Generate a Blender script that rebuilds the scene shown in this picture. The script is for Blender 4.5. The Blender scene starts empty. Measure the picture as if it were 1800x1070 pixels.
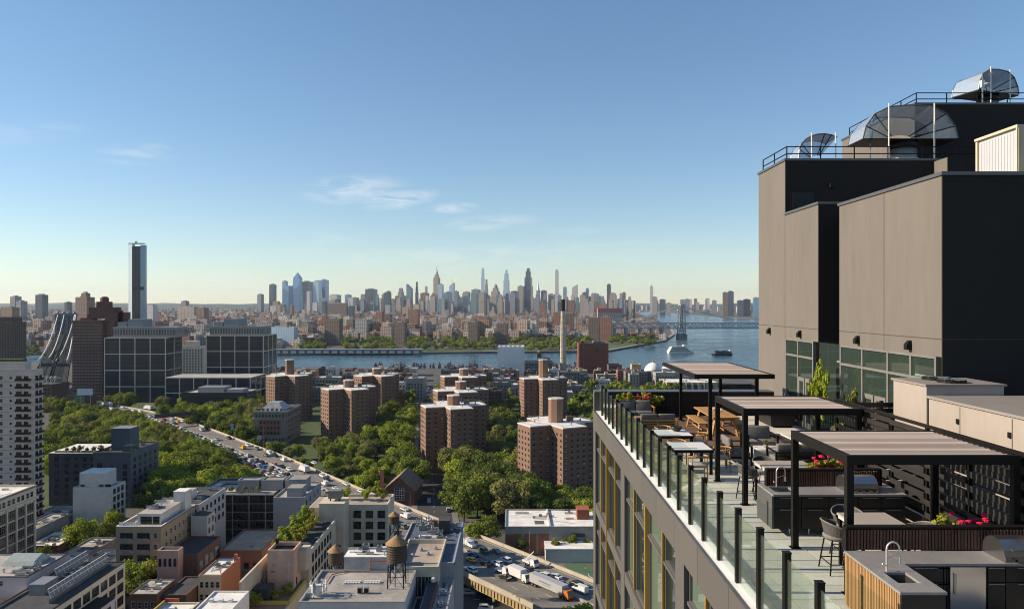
import bpy, bmesh, math, random
import numpy as np
from mathutils import Vector, Matrix
R = math.radians
rnd = random.Random(7)
sc = bpy.context.scene
# ---------------- camera, sky, sun, exposure ----------------
FP = 1290.0          # focal length in photograph pixels
CZ = 92.0            # camera height above the streets
F = 86.92            # terrace floor height
cd = bpy.data.cameras.new('camera'); cd.lens = FP/1800*36; cd.sensor_width = 36; cd.clip_start = .5; cd.clip_end = 60000
cam = bpy.data.objects.new('camera', cd); sc.collection.objects.link(cam)
cam.location = (0, 0, CZ); cam.rotation_euler = (R(90), 0, 0); sc.camera = cam
SUN_EL, SUN_AZ = 25.5, -89.0     # azimuth measured from +Y towards +X: low sun from the left, slightly beyond
wd = bpy.data.worlds.new('World'); sc.world = wd; wd.use_nodes = True
def sky():
    nt = wd.node_tree; N = nt.nodes; L = nt.links; N.clear()
    out = N.new('ShaderNodeOutputWorld'); bg = N.new('ShaderNodeBackground'); bg.inputs[1].default_value = SKY_STR
    st = N.new('ShaderNodeTexSky'); st.sky_type = 'NISHITA'; st.sun_disc = False
    st.sun_elevation = R(SUN_EL); st.sun_rotation = R(SUN_AZ); st.altitude = 50; st.air_density = 1.0; st.dust_density = .04; st.ozone_density = 1.3
    tc = N.new('ShaderNodeTexCoord'); sx = N.new('ShaderNodeSeparateXYZ'); L.new(tc.outputs['Generated'], sx.inputs[0])
    az = N.new('ShaderNodeMath'); az.operation = 'ARCTAN2'; L.new(sx.outputs[0], az.inputs[0]); L.new(sx.outputs[1], az.inputs[1])
    el = N.new('ShaderNodeMath'); el.operation = 'ARCSINE'; L.new(sx.outputs[2], el.inputs[0])
    cb = N.new('ShaderNodeCombineXYZ'); L.new(az.outputs[0], cb.inputs[0]); L.new(el.outputs[0], cb.inputs[1])
    # streaky noise for cirrus
    mp = N.new('ShaderNodeMapping'); mp.inputs['Scale'].default_value = (14, 62, 1); mp.inputs['Rotation'].default_value = (0, 0, R(-9)); L.new(cb.outputs[0], mp.inputs[0])
    nz = N.new('ShaderNodeTexNoise'); nz.inputs['Scale'].default_value = 1.3; nz.inputs['Detail'].default_value = 9; nz.inputs['Roughness'].default_value = .66; nz.inputs['Distortion'].default_value = .8
    L.new(mp.outputs[0], nz.inputs['Vector'])
    wr = N.new('ShaderNodeMapRange'); wr.inputs[1].default_value = .4; wr.inputs[2].default_value = .7; L.new(nz.outputs[0], wr.inputs[0])
    acc = None
    for (px, py, hw, hh, rot, a) in ((250,268,62,18,8,.42),(620,333,84,24,6,.62),(705,352,60,15,10,.9),(795,366,42,10,4,.7),(862,391,80,13,5,.55),(1000,408,70,9,3,.16),
                                     (580,422,62,18,8,.3),(760,448,240,14,3,.3),(1050,432,200,14,2,.2),(30,232,95,20,14,.18),(60,488,170,26,6,.3),(430,505,300,18,2,.2),(900,462,420,18,1,.22)):
        a0 = math.atan2(px-900, FP); e0 = math.atan2(535-py, math.hypot(FP, px-900))
        m = N.new('ShaderNodeMapping'); m.vector_type = 'TEXTURE'
        m.inputs['Location'].default_value = (a0, e0, 0); m.inputs['Rotation'].default_value = (0, 0, R(rot)); m.inputs['Scale'].default_value = (hw/FP*1.25, hh/FP*1.25, 1)
        L.new(cb.outputs[0], m.inputs[0])
        g = N.new('ShaderNodeTexGradient'); g.gradient_type = 'SPHERICAL'; L.new(m.outputs[0], g.inputs[0])
        k = N.new('ShaderNodeMath'); k.operation = 'MULTIPLY'; k.inputs[1].default_value = a*1.15; L.new(g.outputs[1], k.inputs[0])
        if acc is None: acc = k
        else:
            s = N.new('ShaderNodeMath'); s.operation = 'ADD'; L.new(acc.outputs[0], s.inputs[0]); L.new(k.outputs[0], s.inputs[1]); acc = s
    ml = N.new('ShaderNodeMath'); ml.operation = 'MULTIPLY'; ml.use_clamp = True; L.new(acc.outputs[0], ml.inputs[0]); L.new(wr.outputs[0], ml.inputs[1])
    mx = N.new('ShaderNodeMix'); mx.data_type = 'RGBA'; L.new(ml.outputs[0], mx.inputs[0]); L.new(st.outputs[0], mx.inputs[6]); mx.inputs[7].default_value = CLOUD
    hs = N.new('ShaderNodeHueSaturation'); hs.inputs['Saturation'].default_value = SKY_SAT
    gn = N.new('ShaderNodeVectorMath'); gn.operation = 'MULTIPLY'; gn.inputs[1].default_value = SKY_GAIN; L.new(st.outputs[0], gn.inputs[0]); gm = N.new('ShaderNodeGamma'); gm.inputs[1].default_value = SKY_GAM; L.new(gn.outputs[0], gm.inputs[0]); L.new(gm.outputs[0], hs.inputs['Color']); L.new(hs.outputs[0], mx.inputs[6])
    L.new(mx.outputs[2], bg.inputs[0]); L.new(bg.outputs[0], out.inputs[0])
SKY_STR = .096; SKY_SAT = 1.14; SKY_GAIN = (.925,.998,1.085); SKY_GAM = .86; CLOUD = (6.1, 6.1, 6.1, 1)
sky()
sl = bpy.data.lights.new('sun', 'SUN'); sl.energy = 5.0; sl.angle = R(.5); sl.color = (1, .84, .64)
so = bpy.data.objects.new('sun', sl); sc.collection.objects.link(so)
_d = Vector((math.sin(R(SUN_AZ))*math.cos(R(SUN_EL)), math.cos(R(SUN_AZ))*math.cos(R(SUN_EL)), math.sin(R(SUN_EL))))
so.rotation_euler = _d.to_track_quat('Z', 'Y').to_euler(); so.location = (-60, 60, 160)
vs = sc.view_settings; vs.view_transform = 'Standard'; vs.look = 'None'; vs.exposure = .8; vs.gamma = 1.0; vs.use_curve_mapping = False
sc.render.engine = 'CYCLES'
cy = sc.cycles; cy.max_bounces = 5; cy.diffuse_bounces = 2; cy.glossy_bounces = 3; cy.transmission_bounces = 4; cy.transparent_max_bounces = 12; cy.volume_bounces = 0; cy.use_denoising = True; cy.filter_width = 1.05; cy.sample_clamp_indirect = 6
# ---------------- helpers ----------------
COL = sc.collection
def px(x, y, z=0.0):
    """point at height z seen at photograph pixel (x, y)"""
    Y = FP*(CZ-z)/(y-535); return (x-900)*Y/FP, Y
class MB:
    def __init__(s): s.v = []; s.f = []; s.m = []
    def add(s, vs, fs, m=0):
        o = len(s.v); s.v += [tuple(q) for q in vs]; s.f += [tuple(i+o for i in f) for f in fs]; s.m += [m]*len(fs); return s
    def box(s, x0, x1, y0, y1, z0, z1, m=0):
        return s.add([(x0,y0,z0),(x1,y0,z0),(x1,y1,z0),(x0,y1,z0),(x0,y0,z1),(x1,y0,z1),(x1,y1,z1),(x0,y1,z1)],
                     [(0,3,2,1),(4,5,6,7),(0,1,5,4),(1,2,6,5),(2,3,7,6),(3,0,4,7)], m)
    def ob(s, c, sz, rz=0, m=0, rx=0, ry=0):
        M = Matrix.Rotation(rz, 3, 'Z') @ Matrix.Rotation(ry, 3, 'Y') @ Matrix.Rotation(rx, 3, 'X'); a, b, h = sz[0]/2, sz[1]/2, sz[2]/2
        vs = [Vector(c)+M@Vector(q) for q in ((-a,-b,-h),(a,-b,-h),(a,b,-h),(-a,b,-h),(-a,-b,h),(a,-b,h),(a,b,h),(-a,b,h))]
        return s.add(vs, [(0,3,2,1),(4,5,6,7),(0,1,5,4),(1,2,6,5),(2,3,7,6),(3,0,4,7)], m)
    def prism(s, poly, z0, z1, m=0, mt=None, top=None):
        n = len(poly); tp = top or poly
        s.add([(x,y,z0) for x,y in poly]+[(x,y,z1) for x,y in tp], [(i,(i+1)%n,(i+1)%n+n,i+n) for i in range(n)], m)
        s.add([(x,y,z1) for x,y in tp], [tuple(range(n))], m if mt is None else mt)
        s.add([(x,y,z0) for x,y in poly], [tuple(range(n-1,-1,-1))], m); return s
    def bar(s, p, q, r, n=4, m=0, r2=None):
        p = Vector(p); q = Vector(q); d = (q-p).normalized(); u = d.orthogonal().normalized() if abs(d.z) < .99 else Vector((1,0,0)); w = d.cross(u); r2 = r if r2 is None else r2
        vs = []
        for c, rr in ((p, r), (q, r2)):
            for i in range(n):
                a = 2*math.pi*(i+.5)/n; vs.append(c+(u*math.cos(a)+w*math.sin(a))*rr)
        return s.add(vs, [(i,(i+1)%n,(i+1)%n+n,i+n) for i in range(n)]+[tuple(range(n-1,-1,-1)), tuple(range(n,2*n))], m)
    def path(s, pts, r, n=6, m=0):
        for a, b in zip(pts[:-1], pts[1:]): s.bar(a, b, r, n, m)
        return s
    def lathe(s, prof, c=(0,0,0), n=14, m=0):
        vs = []
        for r, z in prof:
            for i in range(n):
                a = 2*math.pi*i/n; vs.append((c[0]+r*math.cos(a), c[1]+r*math.sin(a), c[2]+z))
        k = len(prof); fs = [(j*n+i, j*n+(i+1)%n, (j+1)*n+(i+1)%n, (j+1)*n+i) for j in range(k-1) for i in range(n)]
        if prof[-1][0] > .001: fs.append(tuple((k-1)*n+i for i in range(n)))
        if prof[0][0] > .001: fs.append(tuple(n-1-i for i in range(n)))
        return s.add(vs, fs, m)
    def mesh(s, name, mats):
        me = bpy.data.meshes.new(name); me.from_pydata(s.v, [], s.f)
        for m in (mats if isinstance(mats, (list, tuple)) else [mats]): me.materials.append(m)
        if any(s.m): me.polygons.foreach_set('material_index', s.m)
        me.update(); return me
    def build(s, name, mats, parent=None, world=True, smooth=False):
        if parent is not None and world:
            ox = Vector((0,0,0)); p = parent
            while p: ox += p.location; p = p.parent
            s.v = [(a-ox.x, b-ox.y, c-ox.z) for a, b, c in s.v]
        me = s.mesh(name, mats)
        if smooth: me.polygons.foreach_set('use_smooth', [True]*len(me.polygons))
        return ob(name, me, parent)
def ob(name, me, parent=None, loc=(0,0,0), rz=0, scale=None):
    o = bpy.data.objects.new(name, me); COL.objects.link(o); o.parent = parent; o.location = loc
    if rz: o.rotation_euler = (0, 0, rz)
    if scale: o.scale = scale
    return o
def tag(o, label=None, cat=None, group=None, kind=None):
    if label: o['label'] = label
    if cat: o['category'] = cat
    if group: o['group'] = group
    if kind: o['kind'] = kind
    return o
def thing(name, label, cat, loc=(0,0,0), rz=0, group=None):
    o = ob(name, None, None, loc, rz); o.empty_display_size = .5; return tag(o, label, cat, group)
def struct(o): o['kind'] = 'structure'; return o
def copyt(root, loc=None, rz=None, label=None, group=None):
    def rec(o, par):
        c = o.copy(); COL.objects.link(c); c.parent = par
        for ch in kids.get(o, ()): rec(ch, c)
        return c
    kids = {}
    st = [root]
    while st:
        o = st.pop(); kids[o] = list(o.children); st += kids[o]
    r = rec(root, None)
    if loc is not None: r.location = loc
    if rz is not None: r.rotation_euler = (0, 0, rz)
    if label: r['label'] = label
    if group: r['group'] = group
    return r
# ---------------- materials ----------------
MATS = {}; ALB = .72     # all albedos are set against the exposure above
def mat(name, col, rough=.8, metal=0, nz=.12, sc_=1.0, bump=0, spec=.4, stretch=None, nz2=0, rnd_=0):
    if name in MATS: return MATS[name]
    m = bpy.data.materials.new(name); m.use_nodes = True; nt = m.node_tree; N = nt.nodes; L = nt.links
    b = N['Principled BSDF']; b.inputs['Roughness'].default_value = rough; b.inputs['Metallic'].default_value = metal; b.inputs['Specular IOR Level'].default_value = spec*.8
    tc = N.new('ShaderNodeTexCoord'); vec = tc.outputs['Object']
    if stretch:
        mp = N.new('ShaderNodeMapping'); mp.inputs['Scale'].default_value = stretch; L.new(vec, mp.inputs[0]); vec = mp.outputs[0]
    n = N.new('ShaderNodeTexNoise'); n.inputs['Scale'].default_value = sc_; n.inputs['Detail'].default_value = 5; n.inputs['Roughness'].default_value = .62; L.new(vec, n.inputs['Vector'])
    mr = N.new('ShaderNodeMapRange'); mr.inputs[1].default_value = .28; mr.inputs[2].default_value = .72; mr.inputs[3].default_value = 1-nz; mr.inputs[4].default_value = 1+nz; L.new(n.outputs[0], mr.inputs[0])
    f = mr.outputs[0]
    if nz2:
        n2 = N.new('ShaderNodeTexNoise'); n2.inputs['Scale'].default_value = sc_*9; n2.inputs['Detail'].default_value = 3; L.new(vec, n2.inputs['Vector'])
        m2 = N.new('ShaderNodeMapRange'); m2.inputs[1].default_value = .3; m2.inputs[2].default_value = .7; m2.inputs[3].default_value = 1-nz2; m2.inputs[4].default_value = 1+nz2; L.new(n2.outputs[0], m2.inputs[0])
        k = N.new('ShaderNodeMath'); k.operation = 'MULTIPLY'; L.new(f, k.inputs[0]); L.new(m2.outputs[0], k.inputs[1]); f = k.outputs[0]
    if rnd_:
        oi = N.new('ShaderNodeObjectInfo'); m3 = N.new('ShaderNodeMapRange'); m3.inputs[3].default_value = 1-rnd_; m3.inputs[4].default_value = 1+rnd_; L.new(oi.outputs['Random'], m3.inputs[0])
        k = N.new('ShaderNodeMath'); k.operation = 'MULTIPLY'; L.new(f, k.inputs[0]); L.new(m3.outputs[0], k.inputs[1]); f = k.outputs[0]
    vm = N.new('ShaderNodeVectorMath'); vm.operation = 'SCALE'; vm.inputs[0].default_value = [q*ALB for q in col[:3]]; L.new(f, vm.inputs['Scale']); L.new(vm.outputs[0], b.inputs['Base Color'])
    if bump:
        bp = N.new('ShaderNodeBump'); bp.inputs['Strength'].default_value = bump; bp.inputs['Distance'].default_value = .05; L.new(n.outputs[0], bp.inputs['Height']); L.new(bp.outputs[0], b.inputs['Normal'])
    MATS[name] = m; return m
def facade(name, col, win=(.03,.04,.05), du=4.0, dv=3.4, fu=.55, fv=.55, rough=.7, wrough=.15, attr=False, metal=0, jit=.1, contrast=.75):
    """far facade: rows of windows too small to tell apart, laid on the wall in metres"""
    if name in MATS: return MATS[name]
    m = bpy.data.materials.new(name); m.use_nodes = True; nt = m.node_tree; N = nt.nodes; L = nt.links
    b = N['Principled BSDF']; b.inputs['Roughness'].default_value = rough; b.inputs['Metallic'].default_value = metal
    g = N.new('ShaderNodeNewGeometry'); tc = N.new('ShaderNodeTexCoord'); p = N.new('ShaderNodeSeparateXYZ'); L.new(tc.outputs['Object'], p.inputs[0])
    nn = N.new('ShaderNodeVectorMath'); nn.operation = 'ABSOLUTE'; L.new(tc.outputs['Normal'], nn.inputs[0]); ns = N.new('ShaderNodeSeparateXYZ'); L.new(nn.outputs[0], ns.inputs[0])
    def M(op, a, b_=None):
        k = N.new('ShaderNodeMath'); k.operation = op
        for i, q in enumerate((a, b_)):
            if q is None: continue
            if isinstance(q, (int, float)): k.inputs[i].default_value = q
            else: L.new(q, k.inputs[i])
        return k.outputs[0]
    u = M('ADD', M('MULTIPLY', p.outputs[0], ns.outputs[1]), M('MULTIPLY', p.outputs[1], ns.outputs[0]))
    wu = M('LESS_THAN', M('FRACT', M('MULTIPLY', u, 1/du)), fu); wv = M('LESS_THAN', M('FRACT', M('MULTIPLY', p.outputs[2], 1/dv)), fv)
    side = M('LESS_THAN', ns.outputs[2], .5)
    mk = M('MULTIPLY', M('MULTIPLY', wu, wv), side)
    wn = N.new('ShaderNodeTexWhiteNoise'); cb = N.new('ShaderNodeCombineXYZ'); L.new(M('FLOOR', M('MULTIPLY', u, 1/du)), cb.inputs[0]); L.new(M('FLOOR', M('MULTIPLY', p.outputs[2], 1/dv)), cb.inputs[1]); L.new(cb.outputs[0], wn.inputs['Vector'])
    wf = M('MULTIPLY', mk, M('ADD', M('MULTIPLY', wn.outputs['Value'], 1-contrast), contrast))
    nz = N.new('ShaderNodeTexNoise'); nz.inputs['Scale'].default_value = .08; nz.inputs['Detail'].default_value = 4; L.new(tc.outputs['Object'], nz.inputs['Vector'])
    mr = N.new('ShaderNodeMapRange'); mr.inputs[1].default_value = .3; mr.inputs[2].default_value = .7; mr.inputs[3].default_value = 1-jit; mr.inputs[4].default_value = 1+jit; L.new(nz.outputs[0], mr.inputs[0])
    vm = N.new('ShaderNodeVectorMath'); vm.operation = 'SCALE'; L.new(mr.outputs[0], vm.inputs['Scale'])
    if attr:
        at = N.new('ShaderNodeAttribute'); at.attribute_name = 'Col'; L.new(at.outputs['Color'], vm.inputs[0])
    else: vm.inputs[0].default_value = [q*ALB for q in col[:3]]
    mx = N.new('ShaderNodeMix'); mx.data_type = 'RGBA'; L.new(wf, mx.inputs[0]); L.new(vm.outputs[0], mx.inputs[6]); mx.inputs[7].default_value = (*win, 1); L.new(mx.outputs[2], b.inputs['Base Color'])
    r = N.new('ShaderNodeMapRange'); r.inputs[3].default_value = rough; r.inputs[4].default_value = wrough; L.new(mk, r.inputs[0]); L.new(r.outputs[0], b.inputs['Roughness'])
    MATS[name] = m; return m
def brickmat(name, c1, c2, mortar, scale=1.0):
    if name in MATS: return MATS[name]
    m = bpy.data.materials.new(name); m.use_nodes = True; nt = m.node_tree; N = nt.nodes; L = nt.links; b = N['Principled BSDF']; b.inputs['Roughness'].default_value = .88; c1, c2, mortar = [tuple(q*ALB for q in c) for c in (c1, c2, mortar)]
    tc = N.new('ShaderNodeTexCoord'); n = N.new('ShaderNodeTexNoise'); n.inputs['Scale'].default_value = .35; n.inputs['Detail'].default_value = 6; L.new(tc.outputs['Object'], n.inputs['Vector'])
    n2 = N.new('ShaderNodeTexNoise'); n2.inputs['Scale'].default_value = 3.2*scale; n2.inputs['Detail'].default_value = 4; n2.inputs['Roughness'].default_value = .75
    mp = N.new('ShaderNodeMapping'); mp.inputs['Scale'].default_value = (1, 1, 3.2); L.new(tc.outputs['Object'], mp.inputs[0]); L.new(mp.outputs[0], n2.inputs['Vector'])
    r = N.new('ShaderNodeMapRange'); r.inputs[1].default_value = .3; r.inputs[2].default_value = .7; L.new(n2.outputs[0], r.inputs[0])
    mx = N.new('ShaderNodeMix'); mx.data_type = 'RGBA'; L.new(r.outputs[0], mx.inputs[0]); mx.inputs[6].default_value = (*c1, 1); mx.inputs[7].default_value = (*c2, 1)
    r2 = N.new('ShaderNodeMapRange'); r2.inputs[1].default_value = .42; r2.inputs[2].default_value = .75; r2.inputs[4].default_value = .35; L.new(n.outputs[0], r2.inputs[0])
    m2 = N.new('ShaderNodeMix'); m2.data_type = 'RGBA'; L.new(r2.outputs[0], m2.inputs[0]); L.new(mx.outputs[2], m2.inputs[6]); m2.inputs[7].default_value = (*mortar, 1)
    oi = N.new('ShaderNodeObjectInfo'); m3 = N.new('ShaderNodeMapRange'); m3.inputs[3].default_value = .84; m3.inputs[4].default_value = 1.16; L.new(oi.outputs['Random'], m3.inputs[0]); vm = N.new('ShaderNodeVectorMath'); vm.operation = 'SCALE'; L.new(m2.outputs[2], vm.inputs[0]); L.new(m3.outputs[0], vm.inputs['Scale'])
    L.new(vm.outputs[0], b.inputs['Base Color']); MATS[name] = m; return m
def glassmat(name, tint, alpha, rough=.02, spec=1.0, dark=None):
    """thin pane: some light passes straight through, the rest is reflected by angle"""
    if name in MATS: return MATS[name]
    m = bpy.data.materials.new(name); m.use_nodes = True; nt = m.node_tree; N = nt.nodes; L = nt.links; N.clear()
    o = N.new('ShaderNodeOutputMaterial'); t = N.new('ShaderNodeBsdfTransparent'); t.inputs[0].default_value = (*tint, 1)
    g = N.new('ShaderNodeBsdfGlossy'); g.inputs['Roughness'].default_value = rough; g.inputs[0].default_value = (spec, spec, spec, 1)
    d = N.new('ShaderNodeBsdfDiffuse'); d.inputs[0].default_value = (*(dark or tint), 1)
    a = N.new('ShaderNodeMixShader'); a.inputs[0].default_value = alpha; L.new(t.outputs[0], a.inputs[1]); L.new(d.outputs[0], a.inputs[2])
    lw = N.new('ShaderNodeLayerWeight'); lw.inputs[0].default_value = .5; pw = N.new('ShaderNodeMath'); pw.operation = 'POWER'; pw.inputs[1].default_value = 4.2; L.new(lw.outputs['Facing'], pw.inputs[0]); fr = N.new('ShaderNodeMapRange'); fr.inputs[3].default_value = .045; L.new(pw.outputs[0], fr.inputs[0])
    mx = N.new('ShaderNodeMixShader'); L.new(fr.outputs[0], mx.inputs[0]); L.new(a.outputs[0], mx.inputs[1]); L.new(g.outputs[0], mx.inputs[2]); L.new(mx.outputs[0], o.inputs[0])
    MATS[name] = m; return m
def leafmat(name, c1, c2, c3=None):
    if name in MATS: return MATS[name]
    m = bpy.data.materials.new(name); m.use_nodes = True; nt = m.node_tree; N = nt.nodes; L = nt.links; N.clear()
    o = N.new('ShaderNodeOutputMaterial'); d = N.new('ShaderNodeBsdfDiffuse'); t = N.new('ShaderNodeBsdfTranslucent')
    tc = N.new('ShaderNodeTexCoord'); n = N.new('ShaderNodeTexNoise'); n.inputs['Scale'].default_value = 1.1; n.inputs['Detail'].default_value = 3; L.new(tc.outputs['Object'], n.inputs['Vector'])
    oi = N.new('ShaderNodeObjectInfo'); mx = N.new('ShaderNodeMix'); mx.data_type = 'RGBA'; mx.inputs[6].default_value = (*c1, 1); mx.inputs[7].default_value = (*c2, 1); L.new(oi.outputs['Random'], mx.inputs[0])
    r = N.new('ShaderNodeMapRange'); r.inputs[1].default_value = .3; r.inputs[2].default_value = .7; r.inputs[3].default_value = .72; r.inputs[4].default_value = 1.28; L.new(n.outputs[0], r.inputs[0])
    vm = N.new('ShaderNodeVectorMath'); vm.operation = 'SCALE'; L.new(mx.outputs[2], vm.inputs[0]); L.new(r.outputs[0], vm.inputs['Scale'])
    L.new(vm.outputs[0], d.inputs[0]); L.new(vm.outputs[0], t.inputs[0])
    a = N.new('ShaderNodeMixShader'); a.inputs[0].default_value = .3; L.new(d.outputs[0], a.inputs[1]); L.new(t.outputs[0], a.inputs[2]); L.new(a.outputs[0], o.inputs[0])
    MATS[name] = m; return m
ASPH = mat('asphalt', (.06,.06,.062), .9, nz=.25, sc_=.15, nz2=.15)
CONC = mat('concrete', (.36,.34,.31), .85, nz=.18, sc_=.3, nz2=.1)
CONCD = mat('concrete_worn', (.22,.21,.2), .9, nz=.3, sc_=.4, nz2=.15)
WHITE = mat('white_paint', (.85,.84,.81), .6, nz=.06, sc_=.5)
OFFW = mat('off_white_render', (.7,.665,.6), .8, nz=.12, sc_=.25, nz2=.06)
CREAM = mat('cream_stucco', (.74,.63,.48), .85, nz=.12, sc_=.25, nz2=.06)
TANB = brickmat('tan_brick', (.42,.31,.19), (.52,.4,.26), (.46,.38,.27))
PINK = mat('pink_stucco', (.62,.42,.33), .85, nz=.14, sc_=.3, nz2=.06)
REDB = brickmat('red_brick', (.27,.1,.06), (.36,.15,.09), (.33,.2,.15))
PROJB = brickmat('project_brick', (.2,.108,.074), (.29,.165,.11), (.26,.175,.13))
DKBR = brickmat('dark_brick', (.12,.07,.05), (.17,.1,.075), (.15,.1,.08))
BLUEG = mat('blue_grey_panel', (.13,.145,.18), .7, nz=.1, sc_=.3)
DKPAN = mat('dark_panel', (.05,.053,.06), .6, nz=.15, sc_=.3)
GLASSD = mat('window_glass', (.025,.03,.035), .06, nz=.3, sc_=.4, spec=.7, rnd_=.6)
GLASSF = mat('window_glass_far', (.035,.04,.045), .1, nz=.5, sc_=.35, spec=.6)
FRAME = mat('window_frame', (.3,.29,.27), .6, nz=.05)
FRAMEW = mat('window_frame_pale', (.55,.54,.5), .6, nz=.05)
FRAMED = mat('window_frame_dark', (.035,.035,.037), .5, nz=.05)
ROOFG = mat('roof_membrane', (.47,.44,.4), .9, nz=.3, sc_=.16, nz2=.12)
ROOFW = mat('roof_white', (.9,.87,.81), .85, nz=.22, sc_=.2, nz2=.08)
ROOFD = mat('roof_tar', (.07,.072,.078), .9, nz=.35, sc_=.2, nz2=.15)
ROOFT = mat('roof_tan', (.44,.37,.3), .9, nz=.22, sc_=.2, nz2=.1)
STEEL = mat('galvanised_steel', (.5,.51,.52), .35, metal=.8, nz=.12)
GREYM = mat('grey_metal', (.33,.34,.35), .5, metal=.3, nz=.12)
BLACKM = mat('black_metal', (.01,.008,.007), .5, nz=.1, spec=.28)
RUST = mat('rust_red', (.3,.1,.05), .8, nz=.25)
WOODT = mat('tank_wood', (.14,.1,.075), .85, nz=.3, sc_=1.5, stretch=(6,6,.4))
TANKR = mat('tank_roof', (.34,.21,.1), .8, nz=.25, sc_=.8)
# ---------------- setting: water, land, roads ----------------
def sheet(name, poly, z, m, th=None):
    mb = MB()
    if th: mb.prism(poly, z-th, z)
    else: mb.add([(x,y,z) for x,y in poly], [tuple(range(len(poly)))])
    return struct(mb.build(name, m))
def watermat():
    m = bpy.data.materials.new('river_water'); m.use_nodes = True; nt = m.node_tree; N = nt.nodes; L = nt.links; b = N['Principled BSDF']
    b.inputs['Base Color'].default_value = (.035,.075,.1,1); b.inputs['Roughness'].default_value = .16; b.inputs['IOR'].default_value = 1.33
    tc = N.new('ShaderNodeTexCoord'); mp = N.new('ShaderNodeMapping'); mp.inputs['Scale'].default_value = (1,1.6,1); L.new(tc.outputs['Object'], mp.inputs[0])
    n = N.new('ShaderNodeTexNoise'); n.inputs['Scale'].default_value = .13; n.inputs['Detail'].default_value = 6; n.inputs['Roughness'].default_value = .62; L.new(mp.outputs[0], n.inputs['Vector'])
    n2 = N.new('ShaderNodeTexNoise'); n2.inputs['Scale'].default_value = .009; n2.inputs['Detail'].default_value = 4; n2.inputs['Distortion'].default_value = 1.2; L.new(mp.outputs[0], n2.inputs['Vector'])
    bp = N.new('ShaderNodeBump'); bp.inputs['Strength'].default_value = .75; bp.inputs['Distance'].default_value = 1.6; L.new(n.outputs[0], bp.inputs['Height']); L.new(bp.outputs[0], b.inputs['Normal'])
    r = N.new('ShaderNodeMapRange'); r.inputs[1].default_value = .35; r.inputs[2].default_value = .65; r.inputs[3].default_value = .12; r.inputs[4].default_value = .3; L.new(n2.outputs[0], r.inputs[0]); L.new(r.outputs[0], b.inputs['Roughness'])
    return m
sheet('river_water', [(-30000,700),(30000,700),(30000,42000),(-30000,42000)], -3.0, watermat())
GROUND = mat('city_ground', (.11,.105,.1), .92, nz=.4, sc_=.03, nz2=.25)
GRASS = mat('park_grass', (.07,.105,.03), .9, nz=.35, sc_=.12, nz2=.3)
sheet('brooklyn_ground', [(-6000,-900),(6000,-900),(6000,1500),(900,1300),(330,950),(130,1000),(-20,1050),(-351,1085),(-600,1150),(-1400,1200),(-6000,1250)], 0, GROUND, 4)
MANH = [px(*p) for p in ((480,622),(700,620),(850,618),(1000,617),(1070,616),(1120,607),(1170,598),(1187,587),(1180,575),(1150,560),(1133,554))]
sheet('manhattan_ground', [(-9000,1500),(-900,1380)]+MANH+[(1400,9500),(12000,9500),(12000,30000),(-20000,30000),(-20000,1500)], 0, mat('manhattan_ground', (.13,.115,.1), .9, nz=.4, sc_=.02, nz2=.2), 4)
sheet('queens_ground', [px(1262,556.5), px(1300,559), px(1400,561), (9000,5000),(9000,9490),(1900,9490),(1650,7000)], 0, mat('queens_ground', (.12,.13,.09), .9, nz=.4, sc_=.02), 4)
# waterfront park strip and esplanade of the far shore
sheet('waterfront_lawn', [px(700,619.2,.1),px(850,617.2,.1),px(1000,616.2,.1),px(1068,615.2,.1),px(1118,606,.1),px(1165,597.2,.1),px(1160,592,.1),px(1095,600,.1),px(1050,608,.1),px(850,611,.1),px(700,613,.1)], .15, mat('lawn_far', (.1,.13,.045), .9, nz=.3, sc_=.03))
mb = MB()
for a, b in zip(MANH[2:8], MANH[3:9]):
    d = (Vector(b)-Vector(a)); n = Vector((-d.y, d.x)).normalized()*9
    mb.prism([a, b, (b[0]+n.x, b[1]+n.y), (a[0]+n.x, a[1]+n.y)], 0, .9)
struct(mb.build('esplanade_path', CONC))
# hills of the far bank
mb = MB(); n = 90; rr = random.Random(3)
for layer, (Yh, hh, th) in enumerate(((12500, 30, 900), (17500, 62, 1200))):
    top = []; ph = [rr.uniform(0, 6) for _ in range(6)]
    for i in range(n+1):
        X = -16000+i*28000/n; h = hh*(1+.25*math.sin(X/900+ph[0])+.2*math.sin(X/370+ph[1])+.12*math.sin(X/2100+ph[2])+.08*math.sin(X/150+ph[3]))+60
        top.append((X, h))
    o = len(mb.v)
    for X, h in top: mb.v += [(X,Yh,0),(X,Yh+th*.4,h),(X,Yh+th,0)]
    for i in range(n):
        a = o+3*i; mb.f += [(a,a+3,a+4,a+1),(a+1,a+4,a+5,a+2)]; mb.m += [0,0]
struct(mb.build('far_hills', mat('hill_woods', (.05,.075,.04), .95, nz=.4, sc_=.01), smooth=True))
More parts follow.
